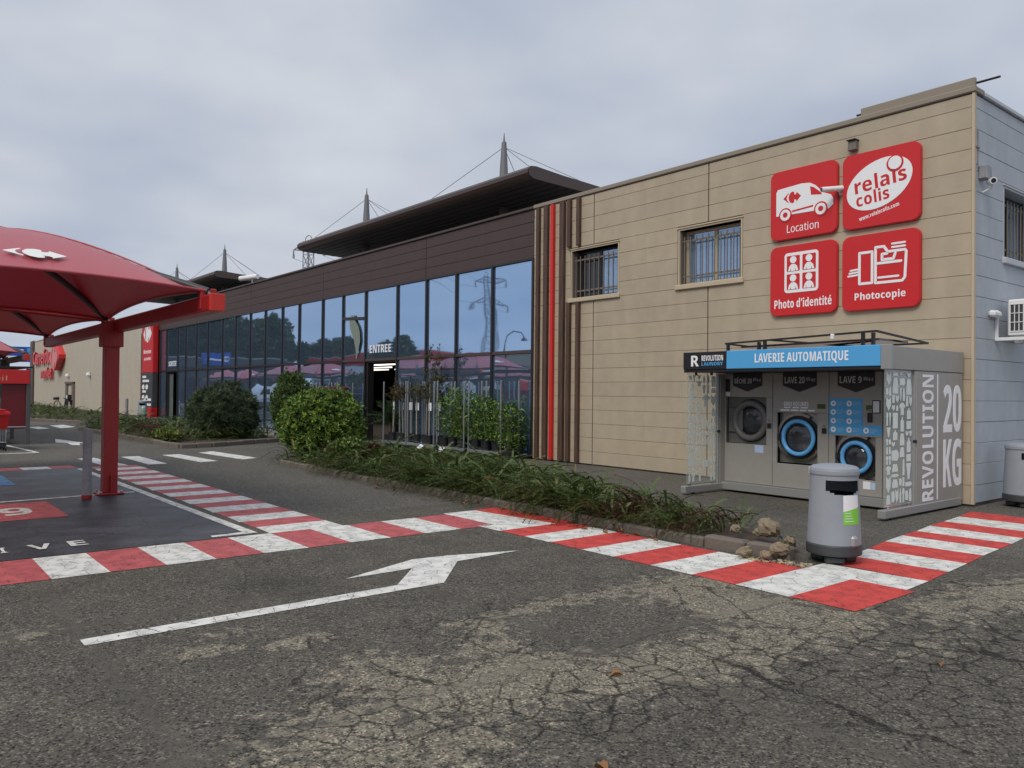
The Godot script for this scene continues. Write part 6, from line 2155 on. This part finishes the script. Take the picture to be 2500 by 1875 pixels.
func plants() -> void:
	laurel_leaf = leaf_mesh(0.125, 0.052)
	fruit_leaf = leaf_mesh(0.075, 0.036)
	shrub("clipped round green shrub at the left end of the near planting bed", Vector3(-17.85, 0.05, -8.55), Vector3(0.96, 0.88, 0.96), 5200, 31, 0, [Color(0.062, 0.112, 0.024), Color(0.155, 0.245, 0.044), Color(0.24, 0.36, 0.062), 0.32])
	shrub("dark loose shrub in the middle planting bed", Vector3(-25.6, 0.05, -8.85), Vector3(1.02, 0.94, 1.02), 4600, 32, 1, [Color(0.040, 0.062, 0.030), Color(0.070, 0.095, 0.042), Color(0.10, 0.125, 0.055), 0.15])
	shrub("leafy green shrub behind the round one, beside the flower racks", Vector3(-26.0, 0.05, -11.35), Vector3(1.15, 1.22, 0.6), 2600, 33, 0, [Color(0.055, 0.10, 0.026), Color(0.10, 0.16, 0.036), Color(0.15, 0.22, 0.05), 0.2])
	shrub("small green shrub low in the near bed beside the round shrub", Vector3(-14.6, 0.06, -7.55), Vector3(0.38, 0.30, 0.38), 420, 34, 0, [Color(0.085, 0.14, 0.03), Color(0.13, 0.20, 0.04), Color(0.18, 0.26, 0.06), 0.2])
	shrub("low yellowish green cushion plant at the kerb of the middle bed", Vector3(-25.1, 0.06, -7.0), Vector3(0.9, 0.20, 0.36), 700, 35, 0, [Color(0.11, 0.14, 0.03), Color(0.17, 0.20, 0.045), Color(0.2, 0.23, 0.06), 0.2])
	rosette("bright green weed with one tall stalk near the end of the near bed", Vector3(-15.75, 0.07, -7.30), 1.0, 5)
	rosette("small bright green weed beside the round shrub", Vector3(-16.2, 0.07, -7.35), 0.7, 6)
	# trolleys, left to right
	plant_trolley("first plant trolley from the entrance, with slim fruit trees", -20.66, -19.37, -11.84, -12.44)
	plant_trolley("second plant trolley from the entrance, with stems in large pots", -19.31, -17.93, -11.84, -12.44)
	plant_trolley("third plant trolley from the entrance, with tall cherry laurels", -17.81, -16.54, -11.84, -12.44)
	plant_trolley("fourth plant trolley from the entrance, with lower cherry laurels", -16.38, -15.02, -11.84, -12.44)
	var ord := ["first", "second", "third", "fourth", "fifth", "sixth", "seventh", "eighth"]
	for k in 4:
		fruit_tree("young fruit tree in black pot, %s from left on first trolley" % ord[k], Vector3(-20.48 + 0.29 * k, 0.166, -12.08 - 0.08 * (k % 2)), [1.85, 1.95, 1.8, 1.9][k], 210, Color(0.075, 0.070, 0.028))
	for k in 4:
		fruit_tree("young fruit tree in black pot, %s from left on second trolley" % ord[k], Vector3(-19.12 + 0.32 * k, 0.166, -12.06 - 0.1 * (k % 2)), [1.9, 1.95, 2.75, 2.1][k], [220, 220, 420, 300][k], Color(0.075, 0.085, 0.030))
	fruit_tree("tall slender young tree against the window behind the second trolley", Vector3(-18.35, 0.166, -12.28), 2.7, 320, Color(0.06, 0.09, 0.035))
	for k in 6:
		laurel("tall cherry laurel in black pot, %s from left on third trolley" % ord[k], Vector3(-17.66 + 0.205 * k, 0.166, -12.0 - 0.25 * (k % 2)), [1.05, 1.1, 1.3, 1.1, 1.25, 1.15][k], 0.20, 210)
	for k in 6:
		laurel("lower cherry laurel in black pot, %s from left on fourth trolley" % ord[k], Vector3(-16.24 + 0.215 * k, 0.166, -12.0 - 0.25 * (k % 2)), [1.0, 0.95, 1.05, 0.9, 1.0, 0.9][k], 0.20, 190)
	laurel("cherry laurel standing on the ground right of the trolleys", Vector3(-14.86, 0.0, -11.95), 1.05, 0.22, 210)
	laurel("cherry laurel on the ground between last trolley and mullion", Vector3(-15.0, 0.0, -12.38), 0.95, 0.18, 160)
	palm("potted palm left of the entrance doorway", Vector3(-23.5, 0.0, -11.75), 1.05)
	palm("potted palm right of the entrance doorway, behind the first trolley", Vector3(-20.9, 0.0, -12.25), 1.0)
	# price cards hung on the trolleys
	for k in [[-18.45, "white price card hanging from the second plant trolley"], [-17.45, "white price card hanging from the third plant trolley"]]:
		var c := thing("price_card", k[1], "card", Vector3(k[0], 0.155, -11.825))
		obj("sheet", MB.new().bar(Vector3(0, 0, 0), Vector3(-0.05, -0.14, 0.17), 0.24, 0.004, Vector3(0, 0.7, 0.7)), M.paper, c)
	# flower racks behind the round shrub
	for k in 2:
		var x := -25.0 + 1.5 * k
		var t := thing("flower_rack", ["flower rack with purple heather, left one behind the round shrub", "flower rack with pink heather, right one beside the entrance"][k], "rack", Vector3(x, 0, -11.75), 0.0, "flower racks by the entrance")
		for sx in [-1, 1]:
			for sz in [-1, 1]:
				obj("pole", MB.new().bbc(Vector3(sx * 0.62 - 0.018, 0.0, sz * 0.27 - 0.018), Vector3(sx * 0.62 + 0.018, 1.88, sz * 0.27 + 0.018), 0.005), M.galvanised, t)
		for y in [0.3, 0.95, 1.5]:
			obj("shelf", MB.new().bbc(Vector3(-0.6, y, -0.27), Vector3(0.6, y + 0.03, 0.27), 0.005), M.galvanised, t)
		for y in [0.95, 1.5]:
			var h := thing("heather_tray", "%s heather tray on the %s shelf of the %s flower rack" % [["purple", "pink"][k], "upper" if y > 1 else "middle", ["left", "right"][k]], "tray", Vector3(x, y + 0.031, -11.75))
			obj("tray", MB.new().bbc(Vector3(-0.52, 0, -0.22), Vector3(0.52, 0.08, 0.22), 0.01), M.pot, h)
			var xs := []
			var cs := []
			for j in 240:
				xs.append(Transform3D(Basis(Vector3.UP, rng.randf() * TAU).scaled(Vector3.ONE * rng.randf_range(0.8, 1.4)), Vector3(rng.randf_range(-0.52, 0.52), 0.09 + rng.randf() * 0.08, rng.randf_range(-0.24, 0.24))))
				cs.append([Color(0.20, 0.12, 0.14), Color(0.30, 0.10, 0.12)][k].lerp(Color(0.07, 0.09, 0.04), rng.randf() * 0.7))
			many("flowers", tuft_mesh(8, 0.07, 0.014, 55 + k), M.leaf, xs, cs, h)
	# loose stones at the broken end of the bed
	var stones := [[-4.66, -7.18, 0.17, 0.20, "largest tan stone, resting on the broken end of the kerb"], [-5.05, -7.16, 0.075, 0.17, "small upright tan stone on the kerb by the last spray"], [-4.62, -6.72, 0.10, 0.04, "flat tan stone lying on the painted border"], [-4.40, -6.73, 0.075, 0.05, "rough tan stone on the border beside the flat one"], [-4.36, -6.90, 0.12, 0.08, "tan stone wedged below the broken kerb end"], [-4.88, -7.35, 0.08, 0.13, "pale stone in the soil behind the largest one"], [-4.50, -7.32, 0.09, 0.09, "pale stone at the back of the broken bed end"]]
	for k in stones.size():
		var s: Array = stones[k]
		var o := obj("stone", lump(Vector3(s[2], s[2] * 0.66, s[2] * 0.8) * 0.8, 70 + k, 0.34, 16), M.rock)
		tag(o, s[4], "stone", "loose stones at the bed end")
		o.position = Vector3(s[0], s[3] + s[2] * 0.25, s[1])
		o.rotation = Vector3(rng.randf_range(-0.3, 0.3), rng.randf() * TAU, rng.randf_range(-0.3, 0.3))
	var xs2 := []
	var cs2 := []
	for k in 90:
		var x := rng.randf_range(-4.62, -4.02)
		xs2.append(Transform3D(Basis(Vector3.UP, rng.randf() * TAU).scaled(Vector3(1, 0.7, 1) * rng.randf_range(0.5, 1.6)), Vector3(x, 0.012, -6.80 + rng.randf_range(-0.08, 0.10) - 0.25 * (x + 4.3))))
		cs2.append(Color(0.42, 0.34, 0.22) * rng.randf_range(0.6, 1.2))
	var gr := many("rubble", lump(Vector3(0.016, 0.012, 0.014), 91, 0.4, 6).mesh(), M.leaf_plain, xs2, cs2)
	gr.set_meta("kind", "stuff")
	tag(gr, "crumbled tan rubble at the foot of the broken kerb", "rubble")
	# leaf litter blown against the kerb
	xs2 = []
	cs2 = []
	for k in 46:
		var x := rng.randf_range(-12.6, -5.6)
		xs2.append(Transform3D((Basis(Vector3.UP, rng.randf() * TAU) * Basis(Vector3.RIGHT, rng.randf_range(-0.5, 0.3))).scaled(Vector3.ONE * rng.randf_range(0.6, 1.3)), Vector3(x, 0.014, -6.83 + absf(rng.randfn()) * 0.10)))
		cs2.append(Color(0.30, 0.13, 0.05).lerp(Color(0.20, 0.11, 0.06), rng.randf()))
	var lt := many("leaf_litter", leaf_mesh(0.07, 0.045, 0.5), M.leaf_plain, xs2, cs2)
	lt.set_meta("kind", "stuff")
	tag(lt, "brown leaf litter blown against the kerb of the near bed", "leaves")
	# fallen leaves
	for k in [[-3.10, -3.35, "brown fallen leaf on the worn asphalt below the border"], [-2.05, -4.95, "orange-brown fallen leaf at the right of the foreground"], [-2.35, -2.45, "curled brown leaf low in the foreground"], [-6.75, -6.55, "brown leaf on the border at the bed kerb, left one"], [-6.45, -6.6, "orange leaf on the border at the bed kerb, right one"], [-11.6, -6.5, "rusty leaf on the asphalt by the middle of the bed"], [-11.2, -6.6, "second rusty leaf on the asphalt by the bed"]]:
		var o := obj("fallen_leaf", leaf_mesh(0.085, 0.05, 0.5), M.dry_leaf)
		tag(o, k[2], "leaf", "fallen leaves")
		o.position = Vector3(k[0], 0.008, k[1])
		o.rotation.y = rng.randf() * TAU

# ------------------------------------------------------------------ far off and mirrored in the glass
func lattice(mb: MB, a: float, ya: float, b: float, yb: float, w: float) -> void:
	# one bay of a square lattice tower: corner legs and crossed braces
	for s in 4:
		var c0: Vector2 = [Vector2(-1, -1), Vector2(1, -1), Vector2(1, 1), Vector2(-1, 1)][s]
		var c1: Vector2 = [Vector2(-1, -1), Vector2(1, -1), Vector2(1, 1), Vector2(-1, 1)][(s + 1) % 4]
		var p0 := Vector3(c0.x * a, ya, c0.y * a)
		var p1 := Vector3(c1.x * a, ya, c1.y * a)
		var q0 := Vector3(c0.x * b, yb, c0.y * b)
		var q1 := Vector3(c1.x * b, yb, c1.y * b)
		mb.bar(p0, q0, w, w)
		mb.bar(p0, q1, w * 0.6, w * 0.6)
		mb.bar(p1, q0, w * 0.6, w * 0.6)
		mb.bar(q0, q1, w * 0.6, w * 0.6)

func pylon(label: String, at: Vector3, turn: float) -> void:
	var t := thing("electricity_pylon", label, "pylon", at, turn)
	var mb := MB.new()
	var H := 42.0
	for k in 12:
		var a := lerpf(3.2, 1.0, minf(1.0, k / 8.0))
		var b := lerpf(3.2, 1.0, minf(1.0, (k + 1) / 8.0))
		lattice(mb, a, k * H / 12, b, (k + 1) * H / 12, 0.17)
	obj("tower", mb, M.pylon, t)
	for k in [[H - 1.5, 5.2], [H - 9.0, 5.8]]:
		for s in [-1, 1]:
			mb = MB.new()
			var tip := Vector3(s * k[1], k[0] - 0.4, 0)
			for z in [-1.0, 1.0]:
				mb.bar(Vector3(s * 1.0, k[0] + 1.2, z), tip, 0.16, 0.16)
				mb.bar(Vector3(s * 1.0, k[0] - 0.8, z), tip, 0.16, 0.16)
				for j in 3:
					var f := (j + 1) / 4.0
					mb.bar(Vector3(s * 1.0, k[0] + 1.2, z).lerp(tip, f), Vector3(s * 1.0, k[0] - 0.8, z).lerp(tip, f - 0.2), 0.1, 0.1)
			obj("arm", mb, M.pylon, t)
			obj("insulator", MB.new().tube([tip, tip - Vector3(0.2, 2.2, 0), tip - Vector3(-0.3, 2.3, 0), tip], 0.14, 6), M.pylon, t)
	mb = MB.new()
	mb.torus(1.1, 0.12, Vector3(0, H + 0.6, 0), 20, 5)
	obj("cap", mb, M.pylon, t)
	# conductors
	for k in [[-5.2, H - 4.2], [5.2, H - 4.2], [5.8, H - 11.6]]:
		var pts := []
		for j in 13:
			var f := j / 12.0
			pts.append(Vector3(k[0], k[1] - 8.0 * 4 * f * (1 - f) * 0.5, -160.0 * f))
		obj("wire", MB.new().tube(pts, 0.045, 4, false), M.pylon, t)

func tree(label: String, at: Vector3, h: float, rad: float, sd: int, col: Color) -> void:
	var t := thing("tree", label, "tree", at, 0.0, "trees beyond the car park")
	var r := RandomNumberGenerator.new()
	r.seed = sd
	obj("trunk", MB.new().tube([Vector3.ZERO, Vector3(0.1, h * 0.35, 0), Vector3(0, h * 0.7, 0.1)], [h * 0.03, h * 0.022, h * 0.008], 9), M.bark, t)
	for k in 6:
		var a := TAU * k / 6 + r.randf()
		obj("limb", MB.new().tube([Vector3(0, h * 0.35, 0), Vector3(cos(a) * rad * 0.4, h * 0.55, sin(a) * rad * 0.4), Vector3(cos(a) * rad * 0.7, h * 0.75, sin(a) * rad * 0.7)], [h * 0.012, h * 0.008, h * 0.003], 6), M.bark, t)
	var xs := []
	var cs := []
	var clumps := []
	for k in 16:
		var d := Vector3(r.randf_range(-1, 1), r.randf_range(-0.7, 1), r.randf_range(-1, 1)).normalized() * r.randf_range(0.3, 0.8)
		clumps.append([Vector3(d.x * rad, h * 0.66 + d.y * h * 0.30, d.z * rad), rad * r.randf_range(0.28, 0.5), r.randf_range(0.7, 1.25)])
	for k in 2600:
		var c: Array = clumps[r.randi() % clumps.size()]
		var d: Vector3 = Vector3(r.randfn(), r.randfn(), r.randfn()).normalized() * r.randf_range(0.6, 1.0) * float(c[1])
		xs.append(Transform3D(Basis(Vector3(r.randfn(), r.randfn(), r.randfn()).normalized(), r.randf() * TAU).scaled(Vector3.ONE * rad * 0.14 * r.randf_range(0.7, 1.3)), c[0] + d))
		cs.append(col * r.randf_range(0.7, 1.3) * c[2])
	many("crown", tree_tuft, M.leaf, xs, cs, t)

var tree_tuft: Mesh

func car(label: String, at: Vector3, turn: float, paint: Material, van := false) -> void:
	var t := thing("parked_car", label, "van" if van else "car", at, turn, "cars parked in the yard")
	var L := 2.1 if not van else 2.5
	var W := 0.88
	var prof: Array
	if van:
		prof = [[-L, 0.35], [L, 0.35], [L, 0.95], [L * 0.86, 1.15], [L * 0.60, 1.85], [L * 0.45, 2.15], [-L * 0.96, 2.2], [-L, 1.9]]
	else:
		prof = [[-L, 0.35], [L, 0.35], [L * 1.02, 0.62], [L * 0.93, 0.80], [L * 0.45, 0.95], [L * 0.10, 1.40], [-L * 0.35, 1.46], [-L * 0.78, 1.05], [-L * 0.98, 0.98], [-L * 1.02, 0.6]]
	# cross-sections leaning in above the waist
	var mb := MB.new()
	var lean := func(p: Array, s: float) -> Vector3:
		var k: float = 0.0 if p[1] < 0.9 else (p[1] - 0.9) * (0.22 if not van else 0.06)
		return Vector3(p[0], p[1], s * (W - k))
	var c := Vector3(0, 0.9, 0)
	for i in prof.size():
		var j := (i + 1) % prof.size()
		mb.qo(lean.call(prof[i], -1), lean.call(prof[j], -1), lean.call(prof[j], 1), lean.call(prof[i], 1), c)
		for s in [-1, 1]:
			mb.to(lean.call(prof[i], s), lean.call(prof[j], s), Vector3(0, 0.9, s * W), c)
	obj("body", mb, paint, t)
	for s in [-1, 1]:
		var gl := MB.new()
		var q: Array
		if van:
			q = [[L * 0.30, 1.20], [L * 0.74, 1.20], [L * 0.58, 1.75], [L * 0.30, 1.75]]
		else:
			q = [[-L * 0.70, 1.0], [L * 0.36, 0.98], [L * 0.08, 1.34], [-L * 0.34, 1.40]]
		var p := []
		for k in q:
			p.append((lean.call(k, s) as Vector3) + Vector3(0, 0, 0.012 * s))
		gl.qo(p[0], p[1], p[2], p[3], c)
		obj("side_window", gl, M.car_glass, t)
	for k in ([[0.62, 1.22, 0.47, 2.05]] if van else [[0.42, 0.985, 0.12, 1.38], [-0.74, 1.08, -0.38, 1.43]]):
		var gl := MB.new()
		var o := 0.02 if k[0] > 0 else -0.02
		var w0 := 0.74
		gl.qo(Vector3(L * k[0] + o + (0.3 if van else 0.0), k[1] + 0.02, -w0), Vector3(L * k[0] + o + (0.3 if van else 0.0), k[1] + 0.02, w0), Vector3(L * k[2] + o, k[3] + 0.02, w0 - 0.05), Vector3(L * k[2] + o, k[3] + 0.02, -w0 + 0.05), c)
		obj("windscreen", gl, M.car_glass, t)
	for x in [-L * 0.62, L * 0.64]:
		for s in [-1, 1]:
			var w := holder("wheel", t)
			w.position = Vector3(x, 0.31, s * 0.80)
			obj("tyre", MB.new().torus(0.22, 0.09, Vector3.ZERO, 24, 8), M.black_plastic, w)
			obj("rim", MB.new().at(Vector3(0, 0, 0.05 * s)).disc(0.19), M.galvanised, w)
	for s in [-1, 1]:
		obj("headlight", MB.new().bb(Vector3(L * 0.985, 0.70, s * 0.66), Vector3(0.1, 0.13, 0.26), 0.03), M.paper, t)
		obj("taillight", MB.new().bb(Vector3(-L * 1.0, 0.85, s * 0.74), Vector3(0.08, 0.2, 0.18), 0.02), M.letter_red, t)

func shed(called: String, label: String, a: Vector3, b: Vector3, wall: Material, band: Material, face: Vector3) -> Node3D:
	# plain retail box whose front faces along `face`
	var o := Vector3((a.x + b.x) / 2, 0, (a.z + b.z) / 2)
	var t := thing(called, label, "building", o)
	var h := b.y
	var p := a - o
	var q := b - o
	obj("wall", MB.new().bbc(Vector3(p.x, 0, p.z), Vector3(q.x, h - 1.2, q.z), 0.03), wall, t)
	obj("fascia", MB.new().bbc(Vector3(p.x - 0.1, h - 1.19, p.z - 0.1), Vector3(q.x + 0.1, h, q.z + 0.1), 0.03), band, t)
	obj("roof", MB.new().bbc(Vector3(p.x, h + 0.001, p.z), Vector3(q.x, h + 0.12, q.z), 0.02), M.concrete_grey, t)
	var n := 6
	for k in n:
		var f0 := (k + 0.15) / n
		var f1 := (k + 0.85) / n
		var w := holder("window", t)
		if absf(face.z) > 0.5:
			var z := (p.z if face.z < 0 else q.z) + face.z * 0.02
			obj("frame", MB.new().bbc(Vector3(lerpf(p.x, q.x, f0), 0.3, z - 0.03), Vector3(lerpf(p.x, q.x, f1), 3.0, z + 0.03), 0.01), M.mullion, w)
			obj("pane", MB.new().bbc(Vector3(lerpf(p.x, q.x, f0) + 0.1, 0.4, z - 0.04), Vector3(lerpf(p.x, q.x, f1) - 0.1, 2.9, z + 0.04), 0.01), M.car_glass, w)
		else:
			var x := (p.x if face.x < 0 else q.x) + face.x * 0.02
			obj("frame", MB.new().bbc(Vector3(x - 0.03, 0.3, lerpf(p.z, q.z, f0)), Vector3(x + 0.03, 3.0, lerpf(p.z, q.z, f1)), 0.01), M.mullion, w)
			obj("pane", MB.new().bbc(Vector3(x - 0.04, 0.4, lerpf(p.z, q.z, f0) + 0.1), Vector3(x + 0.04, 2.9, lerpf(p.z, q.z, f1) - 0.1), 0.01), M.car_glass, w)
	return t

func far_things() -> void:
	tree_tuft = tuft_mesh(7, 1.3, 0.8, 640, 1.5)
	pylon("lattice electricity pylon rising behind the shop roof", Vector3(-0.937, 0, -0.428) * 215.0, deg_to_rad(25))
	pylon("lattice electricity pylon across the road, mirrored in the last window pane", Vector3(-215, 0, 140), deg_to_rad(-40))
	# what the shop window mirrors: yard, houses and trees on the other side
	var t := shed("retail_building", "beige retail building across the yard, mirrored right of the entrance", Vector3(-66, 0, 26), Vector3(-22, 5.3, 40), M.pale_cladding, M.beige_cladding, Vector3(0, 0, -1))
	t = shed("retail_building", "dark retail building with blue sign, mirrored at the far end of the window", Vector3(-112, 0, 0), Vector3(-96, 5.4, 16), M.sign_grey, M.sign_grey, Vector3(1, 0, 0))
	obj("sign_board", MB.new().bbc(Vector3(8.12, 4.6, -2.6), Vector3(8.3, 6.1, 0.6), 0.03), M.sign_blue, t)
	obj("sign_mark", MB.new().at(Vector3(8.31, 5.3, -1.0), Basis(Vector3.UP, PI / 2)).ring(0.2, 0.34, 0.03, Vector3(-0.9, 0, 0)).prism(rrect(1.6, 0.22, 0.1, Vector2(0.4, 0)), 0.03), M.letter_white, t)
	t = shed("retail_building", "white retail building with red band, mirrored behind the parked cars", Vector3(-106, 0, 24), Vector3(-78, 6.2, 38), M.white_paint, M.sign_red, Vector3(0, 0, -1))
	var cols := [Color(0.035, 0.055, 0.022), Color(0.045, 0.07, 0.026), Color(0.055, 0.085, 0.03)]
	var spots := [[-118, 9, 14, 6, "dark tree behind the building with blue sign, tallest of the row"], [-120, 15, 13, 6, "dark tree right of the tallest one, mirrored at the far window end"], [-121, 22, 12, 6, "dark tree in the middle of the mirrored row"], [-116, 3, 11, 5, "dark tree at the left end of the mirrored row"], [-114, 30, 10, 4.5, "dark tree at the right end of the mirrored row"], [-78, 21, 8, 2.6, "slim green tree before the white building, mirrored above the canopies"], [-72, 45, 11, 4, "green tree behind the beige building, mirrored beside the entrance word"], [-46, 46, 12, 3.5, "tall green tree behind the beige building, mirrored in the last panes"], [-30, 47, 11, 3.5, "green tree behind the right end of the beige building"]]
	for k in spots.size():
		var s: Array = spots[k]
		tree(s[4], Vector3(s[0], 0, s[1]), s[2], s[3], 810 + k, cols[k % 3])
	car("pale blue saloon car parked in the yard, mirrored behind the dark shrub", Vector3(-58.5, 0, 1.2), deg_to_rad(80), M.car_pale)
	car("dark grey car parked next to the pale blue one", Vector3(-61.8, 0, 1.4), deg_to_rad(84), M.car_dark)
	car("white van parked in the yard, mirrored at the far window end", Vector3(-66.5, 0, 2.2), deg_to_rad(85), M.car_white, true)
	car("white van parked beyond the first white van", Vector3(-74.0, 0, 6.5), deg_to_rad(95), M.car_white, true)
	car("silver car parked below the far canopy", Vector3(-49.0, 0, 13.5), deg_to_rad(90), M.car_pale)
	# curved street lamp
	t = thing("street_lamp", "tall street lamp with curved arm, mirrored in the upper panes", "lamp", Vector3(-43.0, 0, 9.0))
	obj("pole", MB.new().tube([Vector3(0, 0, 0), Vector3(0, 5.0, 0), Vector3(0.1, 5.6, 0.1), Vector3(0.5, 6.0, 0.5), Vector3(0.9, 5.9, 0.9), Vector3(1.05, 5.5, 1.05)], [0.09, 0.06, 0.05, 0.045, 0.045, 0.045], 10), M.bin_dark, t)
	obj("lamp_head", MB.new().at(Vector3(1.05, 5.2, 1.05)).lathe([Vector2(0.28, 0.0), Vector2(0.2, 0.12), Vector2(0.06, 0.3), Vector2(0.0, 0.32)], 16), M.bin_dark, t)
	# seen past the left end of the shop
	t = thing("billboard", "blue and white billboard beyond the left end of the shop", "billboard", Vector3(-134.0, 0, -17.0), deg_to_rad(78))
	for x in [-1.6, 1.6]:
		obj("post", MB.new().bbc(Vector3(x - 0.12, 0, -0.1), Vector3(x + 0.12, 7.6, 0.1), 0.02), M.post_dark, t)
	obj("board", MB.new().bbc(Vector3(-2.6, 5.4, 0.1), Vector3(2.6, 7.6, 0.25), 0.02), M.sign_blue, t)
	for k in [[-2.3, 6.72, 1.1], [-1.05, 6.72, 1.5], [-2.3, 5.75, 1.9], [-0.2, 5.75, 0.9]]:
		obj("print_bar", MB.new().bbc(Vector3(k[0], k[1], 0.252), Vector3(k[0] + k[2], k[1] + 0.5, 0.262), 0.004), M.letter_white, t)
	obj("print_bar", MB.new().bbc(Vector3(0.9, 6.6, 0.252), Vector3(2.4, 7.4, 0.262), 0.004), M.kiosk_blue, t)
	t = thing("hedge", "low dark hedge on the horizon past the left end of the shop", "hedge", Vector3(-150, 0, -9))
	var r := RandomNumberGenerator.new()
	r.seed = 17
	var xs := []
	var cs := []
	for k in 900:
		xs.append(Transform3D(Basis(Vector3(r.randfn(), r.randfn(), r.randfn()).normalized(), r.randf() * TAU).scaled(Vector3.ONE * r.randf_range(0.4, 0.8)), Vector3(r.randf_range(-2, 2), r.randf_range(0.2, 2.4), r.randf_range(-16, 22))))
		cs.append(Color(0.05, 0.075, 0.03) * r.randf_range(0.7, 1.3))
	many("foliage", tree_tuft, M.leaf, xs, cs, t)
